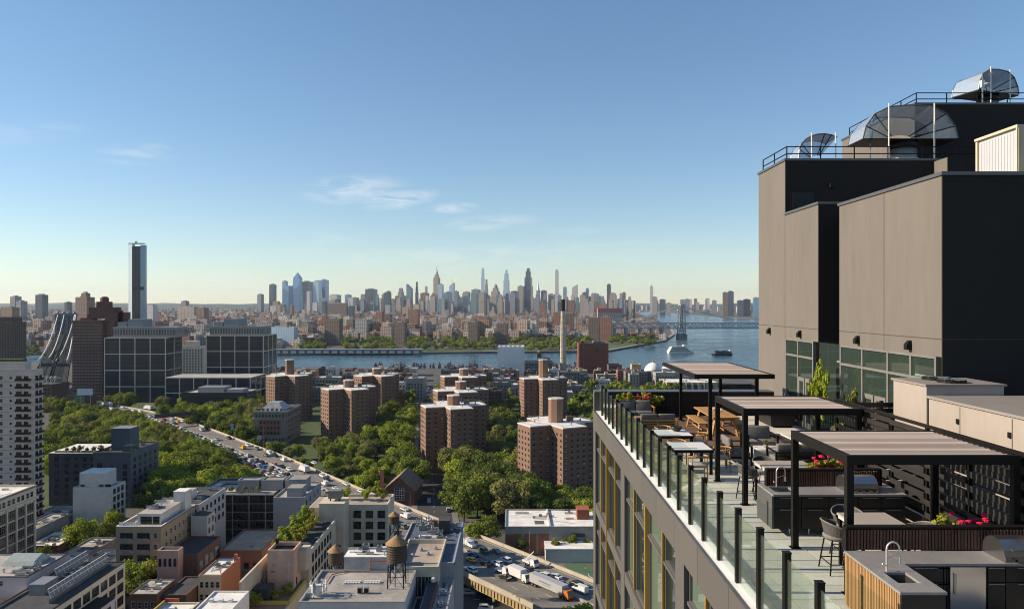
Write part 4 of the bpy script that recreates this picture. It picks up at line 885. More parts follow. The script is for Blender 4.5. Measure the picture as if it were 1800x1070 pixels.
# ---------------- Brooklyn waterfront ----------------
def chimney():
    X, Y = (989.5-900)*985/FP, 985; zt = CZ+(535-526)*Y/FP
    c = thing('chimney', 'tall cream striped industrial chimney with black top near the river', 'chimney', (X,Y,0))
    CR = mat('chimney_cream', (.6,.54,.42), .8, nz=.15, sc_=.12, stretch=(1,1,.25)); n = 18; H = zt-14
    MB().bar((0,0,0),(0,0,H),4.4,n,0,3.0).build('shaft', CR, c, False)
    for i in range(9): z = 12+i*(H-14)/9; MB().bar((0,0,z),(0,0,z+.8),4.4-1.4*z/H+.12,n).build('band', mat('chimney_band', (.36,.32,.26), .8), c, False)
    MB().bar((0,0,H),(0,0,zt-1),3.05,n,0,2.9).build('black_top', BLACKM, c, False); MB().bar((0,0,zt-1),(0,0,zt),3.2,n).build('rim', BLACKM, c, False); MB().bar((0,0,H-1.4),(0,0,H),3.8,n).build('platform', BLACKM, c, False)
    MB().bar((-4.6,-3.3,0),(-3,-2.6,zt-10),.22,4).build('ladder', GREYM, c, False)
chimney()
def wf():
    X0, X1 = (875-900)*950/FP, (922-900)*950/FP; z = CZ+(535-609)*950/FP
    r = bldg('warehouse', 'tall pale blue white ribbed metal warehouse at the waterfront', X0, X1, 950, 985, z, mat('ribbed_white', (.85,.88,.93), .5, nz=.05, metal=.1), ROOFW, par=.4)
    for x in lin(X0,X1,6)+[X0+.4,X1-.4]: MB().box(x-.3,x+.3,949.6,949.98,0,z-.5).build('rib', WHITE, r)
    for i in range(5): MB().box(X0+3+i*6,X0+6+i*6,960,966,z-.3,z+1.4).build('roof_vent', STEEL, r)
    X0, X1 = (922-900)*945/FP, (972-900)*945/FP; z = CZ+(535-636)*945/FP
    r = bldg('warehouse', 'grey concrete warehouse with rooftop water tank between warehouse and chimney', X0, X1, 945, 975, z, CONCD, ROOFG)
    fm = MB(); fw(fm,'f',945,lin(X0+1,X1-1,9),[3+3.8*i for i in range(4)],2.2,2); stuffwin(r, fm)
    boxpart(r, 'penthouse', X0+24, X0+33, 950, 962, z-1, z+5, CONCD)
    watertank('dark rooftop water tank on the grey warehouse left of the chimney', (948-900)*955/FP, 955, z-.9, 2.7, CZ+(535-628)*955/FP, CZ+(535-618)*955/FP, CZ+(535-614.5)*955/FP)
    X0, X1 = (1018-900)*980/FP, (1069.5-900)*980/FP; z = CZ+(535-603)*980/FP
    r = bldg('power_plant', 'plain windowless dark red brick block on the waterfront right of the chimney', X0, X1, 980, 1012, z, mat('plant_red', (.22,.075,.05), .85, nz=.1, sc_=.06, nz2=.06), ROOFD, par=.6)
    for x in (X0+.6, X0+6, X1-2): MB().box(x-.5,x+.5,979.5,979.98,0,z-.5).build('pilaster', mat('plant_red_light', (.34,.12,.07), .85), r)
    MB().box(X0+22,X0+25,979.8,979.98,z-12,z-6).build('louvre', DKPAN, r); boxpart(r, 'roof_house', X0+20, X0+31, 990, 1004, z-.6, z+2.5, CONCD); boxpart(r, 'roof_house', X0+3, X0+7, 988, 996, z-.6, z+2, DKBR)
    MB().bar((X0+18,985,z),(X0+26,985,z+4.4),.35,5).bar((X0+26,985,z+4.4),(X0+34,985,z),.35,5).build('roof_arch', STEEL, r)
    X0, X1 = (1070-900)*960/FP, (1093-900)*960/FP; r = bldg('brick_shed', 'dark brick shed with sloping roof right of the red block', X0, X1, 960, 985, CZ+(535-641)*960/FP, DKBR, ROOFD)
    X0, X1 = (1111-900)*930/FP, (1127-900)*930/FP; r = bldg('brick_building', 'small plain tan brick building with a roof mast left of the white domes', X0, X1, 930, 945, CZ+(535-640)*930/FP, TANB, ROOFG); MB().box(X0+3,X0+4.2,934,935.2,CZ+(535-640)*930/FP,CZ+(535-633)*930/FP).build('mast', STEEL, r)
    for i, (xq, yq, Rr, lab) in enumerate(((1148,662,11,'large white domed tank left of the shed yard'),(1177,666,9,'second white domed tank half behind the pergola roof'),(1200,668,8,'small pale dome right of the two white domed tanks'))):
        X = (xq-900)*900/FP; zb = CZ+(535-yq)*900/FP; Y = 900+i*10
        d = thing('domed_tank', lab, 'tank', (X,Y,0)); MB().lathe([(Rr,0),(Rr,zb+6)],n=20).build('wall', OFFW, d, False); MB().lathe([(Rr*1.02,zb+6),(Rr*.96,zb+9),(Rr*.8,zb+13),(Rr*.5,zb+16),(Rr*.2,zb+17.4),(0,zb+17.8)],n=20).build('dome', ROOFW, d, False, True)
        for a in range(10): MB().ob((Rr*.99*math.cos(a*.628),Rr*.99*math.sin(a*.628),(zb+6)/2),(.4,.4,zb+6),a*.628).build('rib', CONC, d, False)
        MB().bar((0,0,zb+17.5),(0,0,zb+20),1,8).build('vent', STEEL, d, False)
    X0, X1 = (1172-900)*760/FP, (1262-900)*760/FP; z = CZ+(535-672)*760/FP
    r = bldg('warehouse', 'long brown warehouse with pale roof seen through the far pergola', X0, X1, 760, 800, z, TANB, ROOFW, par=.5)
    for x in lin(X0+3,X1-3,6): MB().box(x-2.2,x+2.2,759.8,759.98,1,z-2).build('loading_door', DKPAN, r)
    for x in lin(X0+5,X1-5,7): MB().box(x-.6,x+.6,759.5,759.97,0,z-.3).build('pilaster', CREAM, r)
    clutter(r, X0+3, X1-3, 765, 795, z-.4, 14, 5, True)
    r = bldg('warehouse', 'blue grey ribbed roof shed right of the long brown warehouse', (1268-900)*800/FP, (1345-900)*800/FP, 790, 850, CZ+(535-688)*800/FP, CONCD, mat('ribbed_roof', (.2,.24,.3), .6, nz=.15, sc_=.1), par=.3)
    zr = CZ+(535-688)*800/FP
    for i in range(9): y = 794+i*6.2; MB().box((1270-900)*800/FP,(1343-900)*800/FP,y,y+2.4,zr,zr+.9).build('roof_ridge', mat('ridge_pale', (.36,.38,.42), .6), r)
wf()
# low blocks of the waterfront quarter between towers and river
def fillers():
    rr = random.Random(21); kinds = ((REDB,'red brick',ROOFG),(DKBR,'dark brick',ROOFD),(CONC,'grey concrete',ROOFW),(OFFW,'pale rendered',ROOFG),(TANB,'tan brick',ROOFW),(CONCD,'worn grey',ROOFT),(BLUEG,'blue grey',ROOFD))
    n = 0; tries = 0
    spots = []
    while n < 135 and tries < 6000:
        tries += 1
        yq = rr.uniform(647, 690); xq = rr.uniform(476, 1175); z = rr.uniform(8, 19); Y = FP*(CZ-z)/(yq-535)
        if Y > 1035 or Y < 560: continue
        X = (xq-900)*Y/FP; w, d = rr.uniform(10, 30), rr.uniform(10, 24)
        if 985 < xq < 1000 and Y > 900: continue
        if xq > 1010 and Y < 800: continue
        if any(X-w/2 < f[1]+2 and X+w/2 > f[0]-2 and Y < f[3]+2 and Y+d > f[2]-2 for f in FOOT): continue
        t = (Y-290)/540; xs = -30-67*t
        if abs(X-xs) < w/2+11: continue
        wl_, cn, rf = rr.choice(kinds)
        zone = ('in the front row' if Y < 700 else 'in the middle row' if Y < 860 else 'close to the river')+(' at far left' if xq < 600 else ' left of avenue' if xq < 760 else ' behind the lined up towers' if xq < 875 else ' near the ribbed warehouse' if xq < 1010 else ' among trees by the red block')
        st_ = int((z-1)/3.3)
        r = bldg('low_building', '%s %d storey building %s' % (cn, st_, zone), X-w/2, X+w/2, Y, Y+d, z, wl_, rf, group='low waterfront buildings')
        fm = MB(); fw(fm,'f',Y,lin(X-w/2+.5,X+w/2-.5,max(2,int(w/3))),[2+3.3*i for i in range(st_)],1.3,1.7); fw(fm,'l',X-w/2,lin(Y+.5,Y+d-.5,max(2,int(d/3.5))),[2+3.3*i for i in range(st_)],1.3,1.7); stuffwin(r, fm)
        boxpart(r, 'stair_house', X-2, X+2, Y+d*.4, Y+d*.4+4, z-.9, z+2.4, wl_); 
        if rr.random() < .5: clutter(r, X-w*.35, X+w*.35, Y+2, Y+d-2, z-.85, 3, n, True)
        n += 1
    # old pier piles and light masts along the shore
    pm = MB()
    for k in range(130):
        xq = rr.uniform(660, 870) if k < 70 else rr.uniform(940, 1010); X, Y = px(xq, rr.uniform(644,648)); h = rr.uniform(2, 6); a = rr.uniform(.8,2.4)
        pm.box(X-a,X+a,Y-a,Y+a,0,h,k%4).box(X-a*.4,X+a*.4,Y-a*.4,Y+a*.4,h,h+rr.uniform(.5,3.5),k%4)
    tag(pm.build('substation_masts', [CONCD,RUST,GREYM,OFFW]), 'dense jumble of small electrical masts and pylons along the near shore', 'masts', kind='stuff')
    for xq, yt in ((823,627),(831,627),(845,630)):
        Y = 900; X = (xq-900)*Y/FP; tag(MB().bar((X,Y,0),(X,Y,CZ+(535-yt)*Y/FP),.5,6,0,.3).bar((X,Y,CZ+(535-yt)*Y/FP-1),(X,Y,CZ+(535-yt)*Y/FP),.9,6).build('light_mast', STEEL), 'thin tall light mast behind the line of three housing towers', 'mast', 'thin masts at the waterfront')
fillers()
r = bldg('apartment_block', 'grey rendered apartment block with dark slits left of the avenue end', (710-900)*690/FP, (744-900)*690/FP, 690, 716, CZ+(535-665)*690/FP, CONC, ROOFG)
fm = MB(); fw(fm,'f',690,lin((711-900)*690/FP,(743-900)*690/FP,6),[4+3.2*i for i in range(5)],1.1,1.8); stuffwin(r, fm); boxpart(r,'stair_house',(722-900)*690/FP,(731-900)*690/FP,700,706,CZ+(535-665)*690/FP-1,CZ+(535-660)*690/FP,CONC)
# ---------------- ornate institution, church, school ----------------
def institution():
    Z = 22; Yf = FP*(CZ-Z)/(722-535); X0, X1 = (446-900)*Yf/FP, (502-900)*Yf/FP; Y1 = Yf+34
    ST_ = mat('institution_stone', (.27,.25,.22), .85, nz=.15, sc_=.3, nz2=.1)
    r = bldg('institution_building', 'old grey brown stone institution with cornice and glass roofed top, beside the expressway', X0, X1, Yf, Y1, Z, ST_, ROOFD, par=.6)
    MB().box(X0-.7,X1+.7,Yf-.7,Yf-.02,Z-1.1,Z-.2).box(X1+.02,X1+.7,Yf-.02,Y1,Z-1.1,Z-.2).build('cornice', CONC, r); MB().box(X0-.4,X1+.4,Yf-.4,Yf-.02,5,5.6).box(X1+.02,X1+.4,Yf,Y1,5,5.6).build('belt_course', CONC, r); MB().box(X0-.3,X1+.3,Yf-.3,Yf-.02,16.5,17).box(X1+.02,X1+.3,Yf,Y1,16.5,17).build('belt_course', CONC, r)
    RB = MB().box(X0+3.2,X1-3.2,Yf-.12,Yf-.02,5.6,16.5).build('brick_field', REDB, r)
    fm = MB()
    for z in (7.4,10.8,14.2): fw(fm,'f',Yf-.12,lin(X0+3.6,X1-3.6,6),[z],1.35,2.0)
    fw(fm,'f',Yf,lin(X0+.6,X1-.6,9),[18.6,3],1.1,1.7); fw(fm,'r',X1,lin(Yf+1,Y1-1,10),[3,7.4,10.8,14.2,18.6],1.3,1.9); stuffwin(r, fm, [GLASSF, OFFW])
    MB().prism([(X0+3,Yf+4),(X1-3,Yf+4),(X1-3,Y1-12),(X0+3,Y1-12)],Z-.6,Z+4.5,top=[(X0+7,Yf+9),(X1-7,Yf+9),(X1-7,Y1-17),(X0+7,Y1-17)]).build('hipped_glass_roof', mat('greenhouse_grey', (.33,.35,.37), .35, nz=.3, sc_=.5), r)
    for i in range(6): MB().box(X0+2+i*3,X0+3.3+i*3,Yf+1,Yf+2.4,Z-.6,Z+1.6).build('roof_statue_block', CONCD, r)
    clutter(r, X0+2, X1-2, Y1-10, Y1-2, Z-.55, 6, 9, True)
institution()
def church():
    X, Y = px(702, 888); r = thing('gabled_church', 'small brick church with brown gabled roof and tall white window by the avenue', 'church', (X,Y,0), R(-4)); FOOT.append((X-9,X+7,Y-26,Y+22))
    w, h, ht, d = 7, 7.4, 13, 19; BR = mat('shingle_brown', (.3,.2,.14), .9, nz=.2, sc_=.8, nz2=.15)
    MB().add([(-w,0,0),(w,0,0),(w,0,h),(0,0,ht),(-w,0,h),(-w,d,0),(w,d,0),(w,d,h),(0,d,ht),(-w,d,h)], [(0,1,2,3,4),(9,8,7,6,5),(1,6,7,2),(5,0,4,9)]).build('wall', REDB, r, False)
    MB().add([(-w-.8,-.5,h-.85),(0,-.5,ht+.1),(0,d+.5,ht+.1),(-w-.8,d+.5,h-.85),(-w-.8,-.5,h-.5),(0,-.5,ht+.5),(0,d+.5,ht+.5),(-w-.8,d+.5,h-.5)], [(0,1,2,3),(7,6,5,4),(0,4,5,1),(2,6,7,3),(3,7,4,0)]).build('roof_slope', BR, r, False)
    MB().add([(w+.8,-.5,h-.85),(0,-.5,ht+.1),(0,d+.5,ht+.1),(w+.8,d+.5,h-.85),(w+.8,-.5,h-.5),(0,-.5,ht+.5),(0,d+.5,ht+.5),(w+.8,d+.5,h-.5)], [(3,2,1,0),(4,5,6,7),(1,5,4,0),(3,7,6,2),(0,4,7,3)]).build('roof_slope', BR, r, False)
    f = MB().box(-2.2,2.2,-.2,-.02,2.5,8.2).build('tall_window', GLASSF, r, False); m = MB()
    for i in range(5): m.box(-2.25+i*1.1,-2.13+i*1.1,-.28,-.2,2.5,8.2)
    for i in range(6): m.box(-2.2,2.2,-.27,-.2,2.5+i*1.12,2.62+i*1.12)
    m.build('window_bars', WHITE, f, False)
    MB().box(-w-2.4,-w-.9,1.5,3.2,0,16).build('chimney_stack', REDB, r, False)
church()
def school():
    z = 10; x0, x1 = -2.6, 14; y0, y1 = 271, 294
    r = bldg('school_hall', 'long low school hall with stained white roof and red brick bays', x0, 32, y0, y1, z, CONC, ROOFW, par=.35, cop=CONC)
    MB().box(13.7,14.3,y0+.4,y1-.4,z-.3,z+.35).build('fire_wall', OFFW, r)
    for a, b in ((-2.2,3.6),(4.4,9.0),(9.8,13.6)): MB().box(a,b,y0-.12,y0-.02,.4,7.4).build('brick_bay', REDB, r)
    MB().box(22,27,y0-.1,y0-.02,6.2,7.6).build('louvre', DKPAN, r)
    boxpart(r, 'red_vent_house', 25, 29.6, 281, 287, z-.3, z+3.2, RUST); MB().box(24.8,29.8,280.8,287.2,z+3.2,z+3.5).build('vent_cap', mat('rust_bright', (.4,.13,.07), .8), r)
    clutter(r, 1, 24, 275, 291, z-.3, 7, 3)
    MB().box(12,32,y0-9,y0-.03,0,4.6).build('annex', OFFW, r); MB().box(11.8,32.2,y0-9.2,y0-.05,4.6,4.9).build('annex_roof', ROOFW, r); FOOT.append((12,32,y0-9,y0))
    # ball court
    GR = mat('court_green', (.09,.17,.09), .85, nz=.12, sc_=.3, nz2=.08); RD = mat('court_red', (.25,.09,.07), .85, nz=.12, sc_=.3)
    sheet('court_surface', [(7,242),(40,242),(40,261),(7,261)], .03, GR); sheet('court_border', [(7,256),(14,256),(14,261),(7,261)], .034, RD); sheet('court_border', [(28,252),(40,252),(40,259),(28,259)], .034, RD); sheet('court_path', [(18,242),(21,242),(18.5,261),(16.5,261)], .038, CONCD)
    mb = MB(); 
    for cx, cy in ((11,252),(30,250)):
        pts = [(cx+4*math.cos(a), cy+4*math.sin(a), .05) for a in np.linspace(0, 2*math.pi, 25)]
        for a, b in zip(pts[:-1], pts[1:]): mb.bar(a, b, .06, 4)
    struct(mb.build('court_line_marking', WHITE))
    fe = thing('chain_link_fence', 'thin dark chain link fence between ball court and expressway', 'fence', (20,236,0)); a = Vector((-16,274)); b = Vector((46,199)); n = 26
    for i in range(n+1): p = a.lerp(b, i/n)+Vector((2.5,2.2)); MB().bar((p.x,p.y,0),(p.x,p.y,4.5),.05,5).build('post', BLACKM, fe)
    m = MB(); pa, pb = a+Vector((2.5,2.2)), b+Vector((2.5,2.2))
    for z_ in np.arange(.2, 4.6, .36): m.bar((pa.x,pa.y,float(z_)),(pb.x,pb.y,float(z_)),.018,4)
    o = m.build('wire_mesh', BLACKM, fe); o['kind'] = 'stuff'
school()
# ---------------- foreground blocks, lower left ----------------
def fg():
    # cream loft at the left border: wall facing right
    x1, y1, z = -164, 253, 30
    r = bldg('loft_building', 'cream industrial loft with big gridded windows at the left picture border', -205, x1, 175, y1, z, CREAM, ROOFW, par=.8)
    bays = [(y1-1.2-4.6*(i+1), y1-1.2-4.6*i) for i in range(5)]
    for i, (a, b) in enumerate(bays):
        wins(r, 'r', x1, [(a+b)/2-1.05,(a+b)/2+1.05], [27.3], 1.5, 1.9, 'sash')
        for k in range(6): win(r, 'r', x1, (a+b)/2, 23.2-3.75*k, 3.9, 2.5, 'loft'); MB().box(x1+.01,x1+.1,(a+b)/2-1.95,(a+b)/2+1.95,21.2-3.75*k,21.9-3.75*k).build('brick_panel', DKBR, r)
        MB().box(x1+.01,x1+.35,b-.25,b+.45,0,25.2).build('pier', CREAM, r)
    MB().box(x1+.01,x1+.55,175,y1+.4,25.3,25.8).build('cornice', CREAM, r); MB().box(x1+.01,x1+.35,175,y1+.3,29.3,29.9).build('cornice', CONCD, r)
    clutter(r, -190, -167, 215, 250, z-.75, 10, 4)
    MB().bar((-176,238,z-.8),(-172,240,z+3),.12,5).bar((-172,240,z-.8),(-172,240,z+3),.12,5).build('davit', WHITE, r)
    # beige balcony tower
    Y = 292; x1 = -185; z = 66
    r = thing('apartment_tower', 'tall pale beige balcony apartment tower at the left border', 'apartment tower', (-200,Y,0)); FOOT.append((-225,x1,Y,Y+26))
    BE = mat('tower_beige', (.6,.53,.48), .85, nz=.1, sc_=.2, nz2=.05); xm = (60-900)*Y/FP
    MB().box(-230,xm,Y,Y+5.6,0,z).build('wall', BE, r); MB().box(-232,-206,Y+5.6,Y+26,0,z-2).build('rear_wing', BE, r)
    MB().box(-230,xm-4.4,Y+1,Y+5,z,z+3.2).build('penthouse', BE, r); MB().box(-226,xm-6,Y+1.2,Y+4.8,z+3.2,z+4.2).build('roof_garden', GRASS, r)
    MB().box(-230.2,xm+.2,Y-.2,Y-.01,z-.5,z+.3).build('coping', BE, r)
    for k in range(19):
        zz_ = z-3.2-3.02*k
        for c, w, kind in (((2-900)*Y/FP,1.3,'sash'),((33-900)*Y/FP,2.2,'dark'),((46-900)*Y/FP,1.7,'dark')): win(r, 'f', Y, c, zz_, w, 1.5, kind)
        MB().bar(((19-900)*Y/FP,Y-.06,zz_),((19-900)*Y/FP,Y+.02,zz_),.5,10).build('round_window', GLASSD, r)
        cb = (46-900)*Y/FP; b = MB().box(cb-3.6,cb+2.0,Y-1.5,Y-.02,zz_-1.35,zz_-1.15).build('balcony', BE, r)
        MB().box(cb-3.6,cb+2.0,Y-1.5,Y-1.44,zz_-1.15,zz_-.2).box(cb+1.94,cb+2.0,Y-1.44,Y-.05,zz_-1.15,zz_-.2).build('railing', BLACKM, b)
        wins(r, 'r', xm, [Y+1.5,Y+3.9], [zz_], 1.5, 1.7, 'dark')
        b = MB().box(xm+.01,xm+.9,Y+.5,Y+5,zz_-1.35,zz_-1.15).build('balcony', BE, r); MB().box(xm+.85,xm+.9,Y+.5,Y+5,zz_-1.15,zz_-.3).build('railing', BLACKM, b)
        MB().box(-230,xm,Y-.07,Y-.01,zz_-1.62,zz_-1.5).build('floor_line', CONCD, r)
    # blue grey building
    Y = 332; z = 25.3; xa, xb, xc = (76-900)*Y/FP, (163-900)*Y/FP, (230-900)*Y/FP
    r = bldg('apartment_block', 'blue grey panel apartment block with glass corner below the park', xb, xc, Y, Y+26, z, BLUEG, ROOFD, par=.6)
    w2 = MB().box(xa,xb-.01,Y+4,Y+26,0,z-1.5).build('recessed_wing', mat('blue_dark_panel', (.075,.085,.115), .6, nz=.1), r); FOOT.append((xa,xb,Y,Y+26))
    MB().box(xa,xb-.02,Y+3.9,Y+26,z-1.49,z-1.2).build('wing_roof', ROOFW, r)
    for k in range(7):
        wins(r, 'f', Y+4, [(q-900)*Y/FP for q in (90,108,125,140,155)], [z-4-3.1*k], 1.9, 2.0, 'dark')
        wins(r, 'f', Y, [(197.5-900)*Y/FP], [z-7.2-3.1*k], .9, 1.6, 'dark'); wins(r, 'f', Y, [(220-900)*Y/FP], [z-6.6-3.1*k], 2.0, 2.3, 'dark')
        wins(r, 'r', xc, lin(Y+1,Y+25,5), [z-4-3.1*k], 2.2, 2.0, 'dark')
    win(r, 'f', Y, (175-900)*Y/FP, z-6.2, 2.2, 2.6, 'dark')
    boxpart(r, 'stair_tower', (183-900)*Y/FP, (217-900)*Y/FP, Y+6, Y+14, z-.5, CZ+(535-757)*Y/FP, mat('blue_slate', (.1,.12,.17), .7), GREYM)
    MB().box((214-900)*Y/FP,xc-.3,Y+.4,Y+8,z,z+2.6).build('glass_penthouse', glassmat('penthouse_glass', (.5,.6,.6), .55, dark=(.1,.14,.14)), r); clutter(r, xb+2, xc-3, Y+15, Y+24, z-.5, 6, 8)
    for i in range(7):
        x = xa+2+i*3; MB().box(x,x+2,Y+5,Y+6.5,z-1.2,z-.5).build('planter', CONCD, r)
    # white party wall building
    Y = 291; z = CZ+(535-856)*Y/FP; xa, xb = (128-900)*Y/FP, (195-900)*Y/FP
    WB = mat('white_painted_block', (.66,.64,.61), .85, nz=.12, sc_=.5, nz2=.1)
    r = bldg('party_wall_building', 'white painted windowless party wall building with stepped top in front of the blue grey block', xa, xb, Y, Y+11, z, WB, ROOFG, par=.4)
    MB().box((139-900)*Y/FP,(183-900)*Y/FP,Y+.3,Y+9,z-.3,CZ+(535-832)*Y/FP).build('stair_tower', WB, r); MB().box((139.5-900)*Y/FP,(182.5-900)*Y/FP,Y+.25,Y+9.05,CZ+(535-832)*Y/FP,CZ+(535-830.5)*Y/FP).build('coping', ROOFW, r)
    wins(r, 'f', Y, [(145-900)*Y/FP,(178-900)*Y/FP], [CZ+(535-853)*Y/FP], 1.6, .8, 'dark')
    for k in range(5): wins(r, 'r', xb, [Y+2.5,Y+5.5,Y+8.5], [z-2.2-3.1*k], 1.7, 2.2, 'door')
    MB().box((184-900)*Y/FP,xb-.2,Y+.4,Y+.46,z,z+1.1).build('roof_railing', BLACKM, r)
    # yellow brick condo
    x0, x1, y0, y1, z = -121.4, -107.6, 225, 249, 24
    r = bldg('condo_building', 'yellow brown brick condo with white roof terrace and red trimmed side', x0, x1, y0, y1, z, TANB, ROOFG, par=.7, cop=WHITE)
    for k in range(4):
        for c, w in ((x0+3.2,3.9),(x0+8.4,3.9)): win(r,'f',y0,c,21.0-3.4*k,w,2.1,'trip'); b = MB().box(c-w/2-.1,c+w/2+.1,y0-.9,y0-.1,19.55-3.4*k,19.75-3.4*k).build('balcony', CONC, r); MB().box(c-w/2-.1,c+w/2+.1,y0-.9,y0-.86,19.75-3.4*k,20.6-3.4*k).build('railing', GREYM, b)
        win(r,'f',y0,x0+12.1,21.2-3.4*k,.9,1.6,'sash'); wins(r,'r',x1,lin(y0+2,y1-1,7),[20.8-3.4*k],1.1,1.6,'sash')
    MB().box(x1+.01,x1+.12,y0,y1,z-.35,z-.05).build('red_trim', RUST, r)
    p = boxpart(r, 'penthouse', x0+4.5, x1-2, y0+4, y1-1, z-.6, z+2.6, OFFW, ROOFG); boxpart(r, 'stair_tower', x1-4.5, x1-.6, y1-6, y1-1.5, z-.6, z+6, OFFW, ROOFW)
    MB().box(x0+5.5,x0+9,y0+3.9,y0+3.98,z-.4,z+1.9).box(x0+9.4,x1-2.4,y0+3.9,y0+3.98,z-.4,z+1.9).build('glazed_door', GLASSD, r)
    for i in range(9): MB().box(x0+.6+i*.75,x0+1.2+i*.75,y0+.5,y0+.58,z,z+1.25).build('terrace_screen_panel', WHITE, r)
    clutter(r, x0+5, x1-5, y0+9, y1-3, z+2.7, 12, 12)
    # second row building behind with white sides
    r = bldg('apartment_block', 'white sided dark roofed walk up behind the yellow brown condo', -118, -106.5, 250, 273, 24, mat('grey_white_render', (.55,.535,.52), .85, nz=.12), ROOFD, par=.6)
    wins(r,'f',250,[-110,-108],[21.3,18.1,14.9],1.1,1.8,'dark'); wins(r,'r',-106.5,lin(251,272,6),[21.3,18.1,14.9],1.5,1.8,'dark'); clutter(r,-117,-108,252,271,23.5,9,31); boxpart(r,'stair_house',-116,-112.5,258,262,23.4,26.6,OFFW,ROOFG)
    MB().box(-106.3,-101,243,249.6,0,22).build('rear_wing', MATS['grey_white_render'], r); MB().box(-106.1,-101.2,243.2,249.4,22,22.1).build('wing_roof', ROOFD, r); wins(r,'r',-101,[244.8,247.6],[20,16.8,13.6],1.2,1.8,'dark')
    r = bldg('apartment_block', 'tan roofed brown brick block at the tree edge behind the walk up', -122, -106, 288, 306, 19.5, DKBR, ROOFT, par=.7, cop=CONC); clutter(r,-120,-108,290,304,18.9,8,14)
    # pink arched building + graffiti wall shed
    r = bldg('arcade_building', 'small pink building with four arched windows beside a graffiti wall', -106.9, -100.6, 221, 224.6, 18, PINK, ROOFD, par=.4)
    for i in range(4):
        x = -106+i*1.5; a = MB(); pts = [(x-.42,13.2),(x+.42,13.2),(x+.42,15.2)]+[(x+.42*math.cos(t),15.2+.42*math.sin(t)) for t in (.5,1.05,1.57,2.1,2.64)]+[(x-.42,15.2)]
        a.add([(p,220.94,q) for p,q in pts]+[(p,220.99,q) for p,q in pts], [tuple(range(len(pts)))]+[(j,(j+1)%len(pts),(j+1)%len(pts)+len(pts),j+len(pts)) for j in range(len(pts))]); a.build('arched_window', GLASSD, r)
    r = bldg('workshop_shed', 'long dark roofed brown brick workshop with graffiti, behind the pink arches', -107, -96.5, 225.2, 242.8, 15.5, DKBR, ROOFD, par=.5)
    gm = mat('graffiti', (.34,.34,.36), .8, nz=.75, sc_=.7)
    for i in range(4): MB().box(-96.49,-96.42,226.5+i*4,229+i*4,10,12.6+.6*(i%2)).build('graffiti_patch', gm, r)
    # metal roof warehouse
    r = bldg('warehouse', 'brick warehouse with long grey standing seam metal roof and green edge', -95, -81.3, 239, 261, 12, REDB, mat('seam_roof_grey', (.33,.3,.25), .7, nz=.35, sc_=.25, nz2=.1), par=.3)
    for i in range(20): MB().box(-94.4+i*.66,-94.3+i*.66,239.5,260.5,11.76,11.85).build('roof_seam', mat('seam_light', (.55,.49,.4), .7), r)
    MB().box(-95.4,-95.01,239,261,11.2,12.15).build('green_fascia', mat('green_trim', (.06,.17,.13), .7), r); wins(r,'f',239,lin(-94,-82,4),[7],1.6,2,'dark'); MB().box(-86.6,-85.8,243,243.8,11.8,12.7).build('roof_vent', STEEL, r)
    MB().box(-94,-84,238.3,238.98,5.2,5.9).build('shop_awning', mat('awning_teal', (.05,.2,.24), .7), r)
    # balcony building with roof boxes (dark, long)
    y0 = 280; z = 20
    r = bldg('balcony_building', 'long dark balcony building with pale stair boxes on its planted roof', -115.5, -90.5, y0, y0+16, z, DKPAN, ROOFG, par=.5)
    for k in range(5):
        MB().box(-115.6,-90.6,y0-1.3,y0-.01,z-.5-3.2*k,z-.2-3.2*k).build('balcony_slab', mat('slab_grey', (.2,.2,.2), .8), r); 
        for x in lin(-115.5,-90.5,12): win(r,'f',y0,x,z-2-3.2*k,1.5,2.1,'door')
        MB().box(-115.4,-90.8,y0-1.28,y0-1.24,z-3.4-3.2*k,z-2.5-3.2*k).build('balcony_railing', BLACKM, r)
    for x in lin(-115.5,-90.5,4): MB().box(x-.15,x+.15,y0-1.4,y0-1.1,0,z).build('post', GREYM, r)
    RB = mat('bulkhead_grey', (.36,.36,.36), .8, nz=.1)
    for xa_, xb_, yq in ((418,455,852),(459,497,852),(501,535,853)):
        Yb = y0+6; X0, X1 = (xa_-900)*Yb/FP, (xb_-900)*Yb/FP; q = boxpart(r, 'stair_house', X0, X1, Yb, Yb+6, z-.4, z+3.3, RB); MB().box(X0+.35,X1-.35,Yb+.35,Yb+5.65,z+3.3,z+3.34).build('sunk_roof', CONC, q); MB().box(X0-.1,X1+.1,Yb-.1,Yb+.3,z+3.3,z+3.7).box(X0-.1,X1+.1,Yb+5.7,Yb+6.1,z+3.3,z+3.7).box(X0-.1,X0+.3,Yb+.3,Yb+5.7,z+3.3,z+3.7).box(X1-.3,X1+.1,Yb+.3,Yb+5.7,z+3.3,z+3.7).build('parapet', RB, q)
    for i in range(10):
        x = -106+i*.95; u = MB().box(x,x+.7,y0+2.4,y0+3.2,z-.4,z+.9).build('air_unit', GREYM, r); MB().bar((x+.35,y0+2.8,z+.9),(x+.35,y0+2.8,z+.96),.28,8).build('fan', BLACKM, u)
    r = bldg('walk_up_building', 'grey walk up with blank rendered wall and blue graffiti beside the balcony building', -88.5, -77, 272, 296, 20.6, mat('walkup_grey', (.36,.37,.39), .85, nz=.1), ROOFG, par=.6)
    for k in range(5): wins(r,'r',-77,[275,280,286,291],[18-3.1*k],1.5,1.9,'dark')
    MB().box(-87.5,-84,271.9,271.98,2.4,4.4).build('blue_graffiti', mat('graffiti_blue', (.05,.16,.28), .7, nz=.7, sc_=.8), r)
    boxpart(r,'stair_house',-86,-79.5,283,290,20,24.5,RB,CONC); boxpart(r,'stair_house',-84,-78.5,274,280,20,23.4,RB,CONC)
    r = bldg('garage_shed', 'low grey flat garage in the shaded yard before the balcony building', -101, -90, 263, 271, 6, CONCD, ROOFT, par=.3)
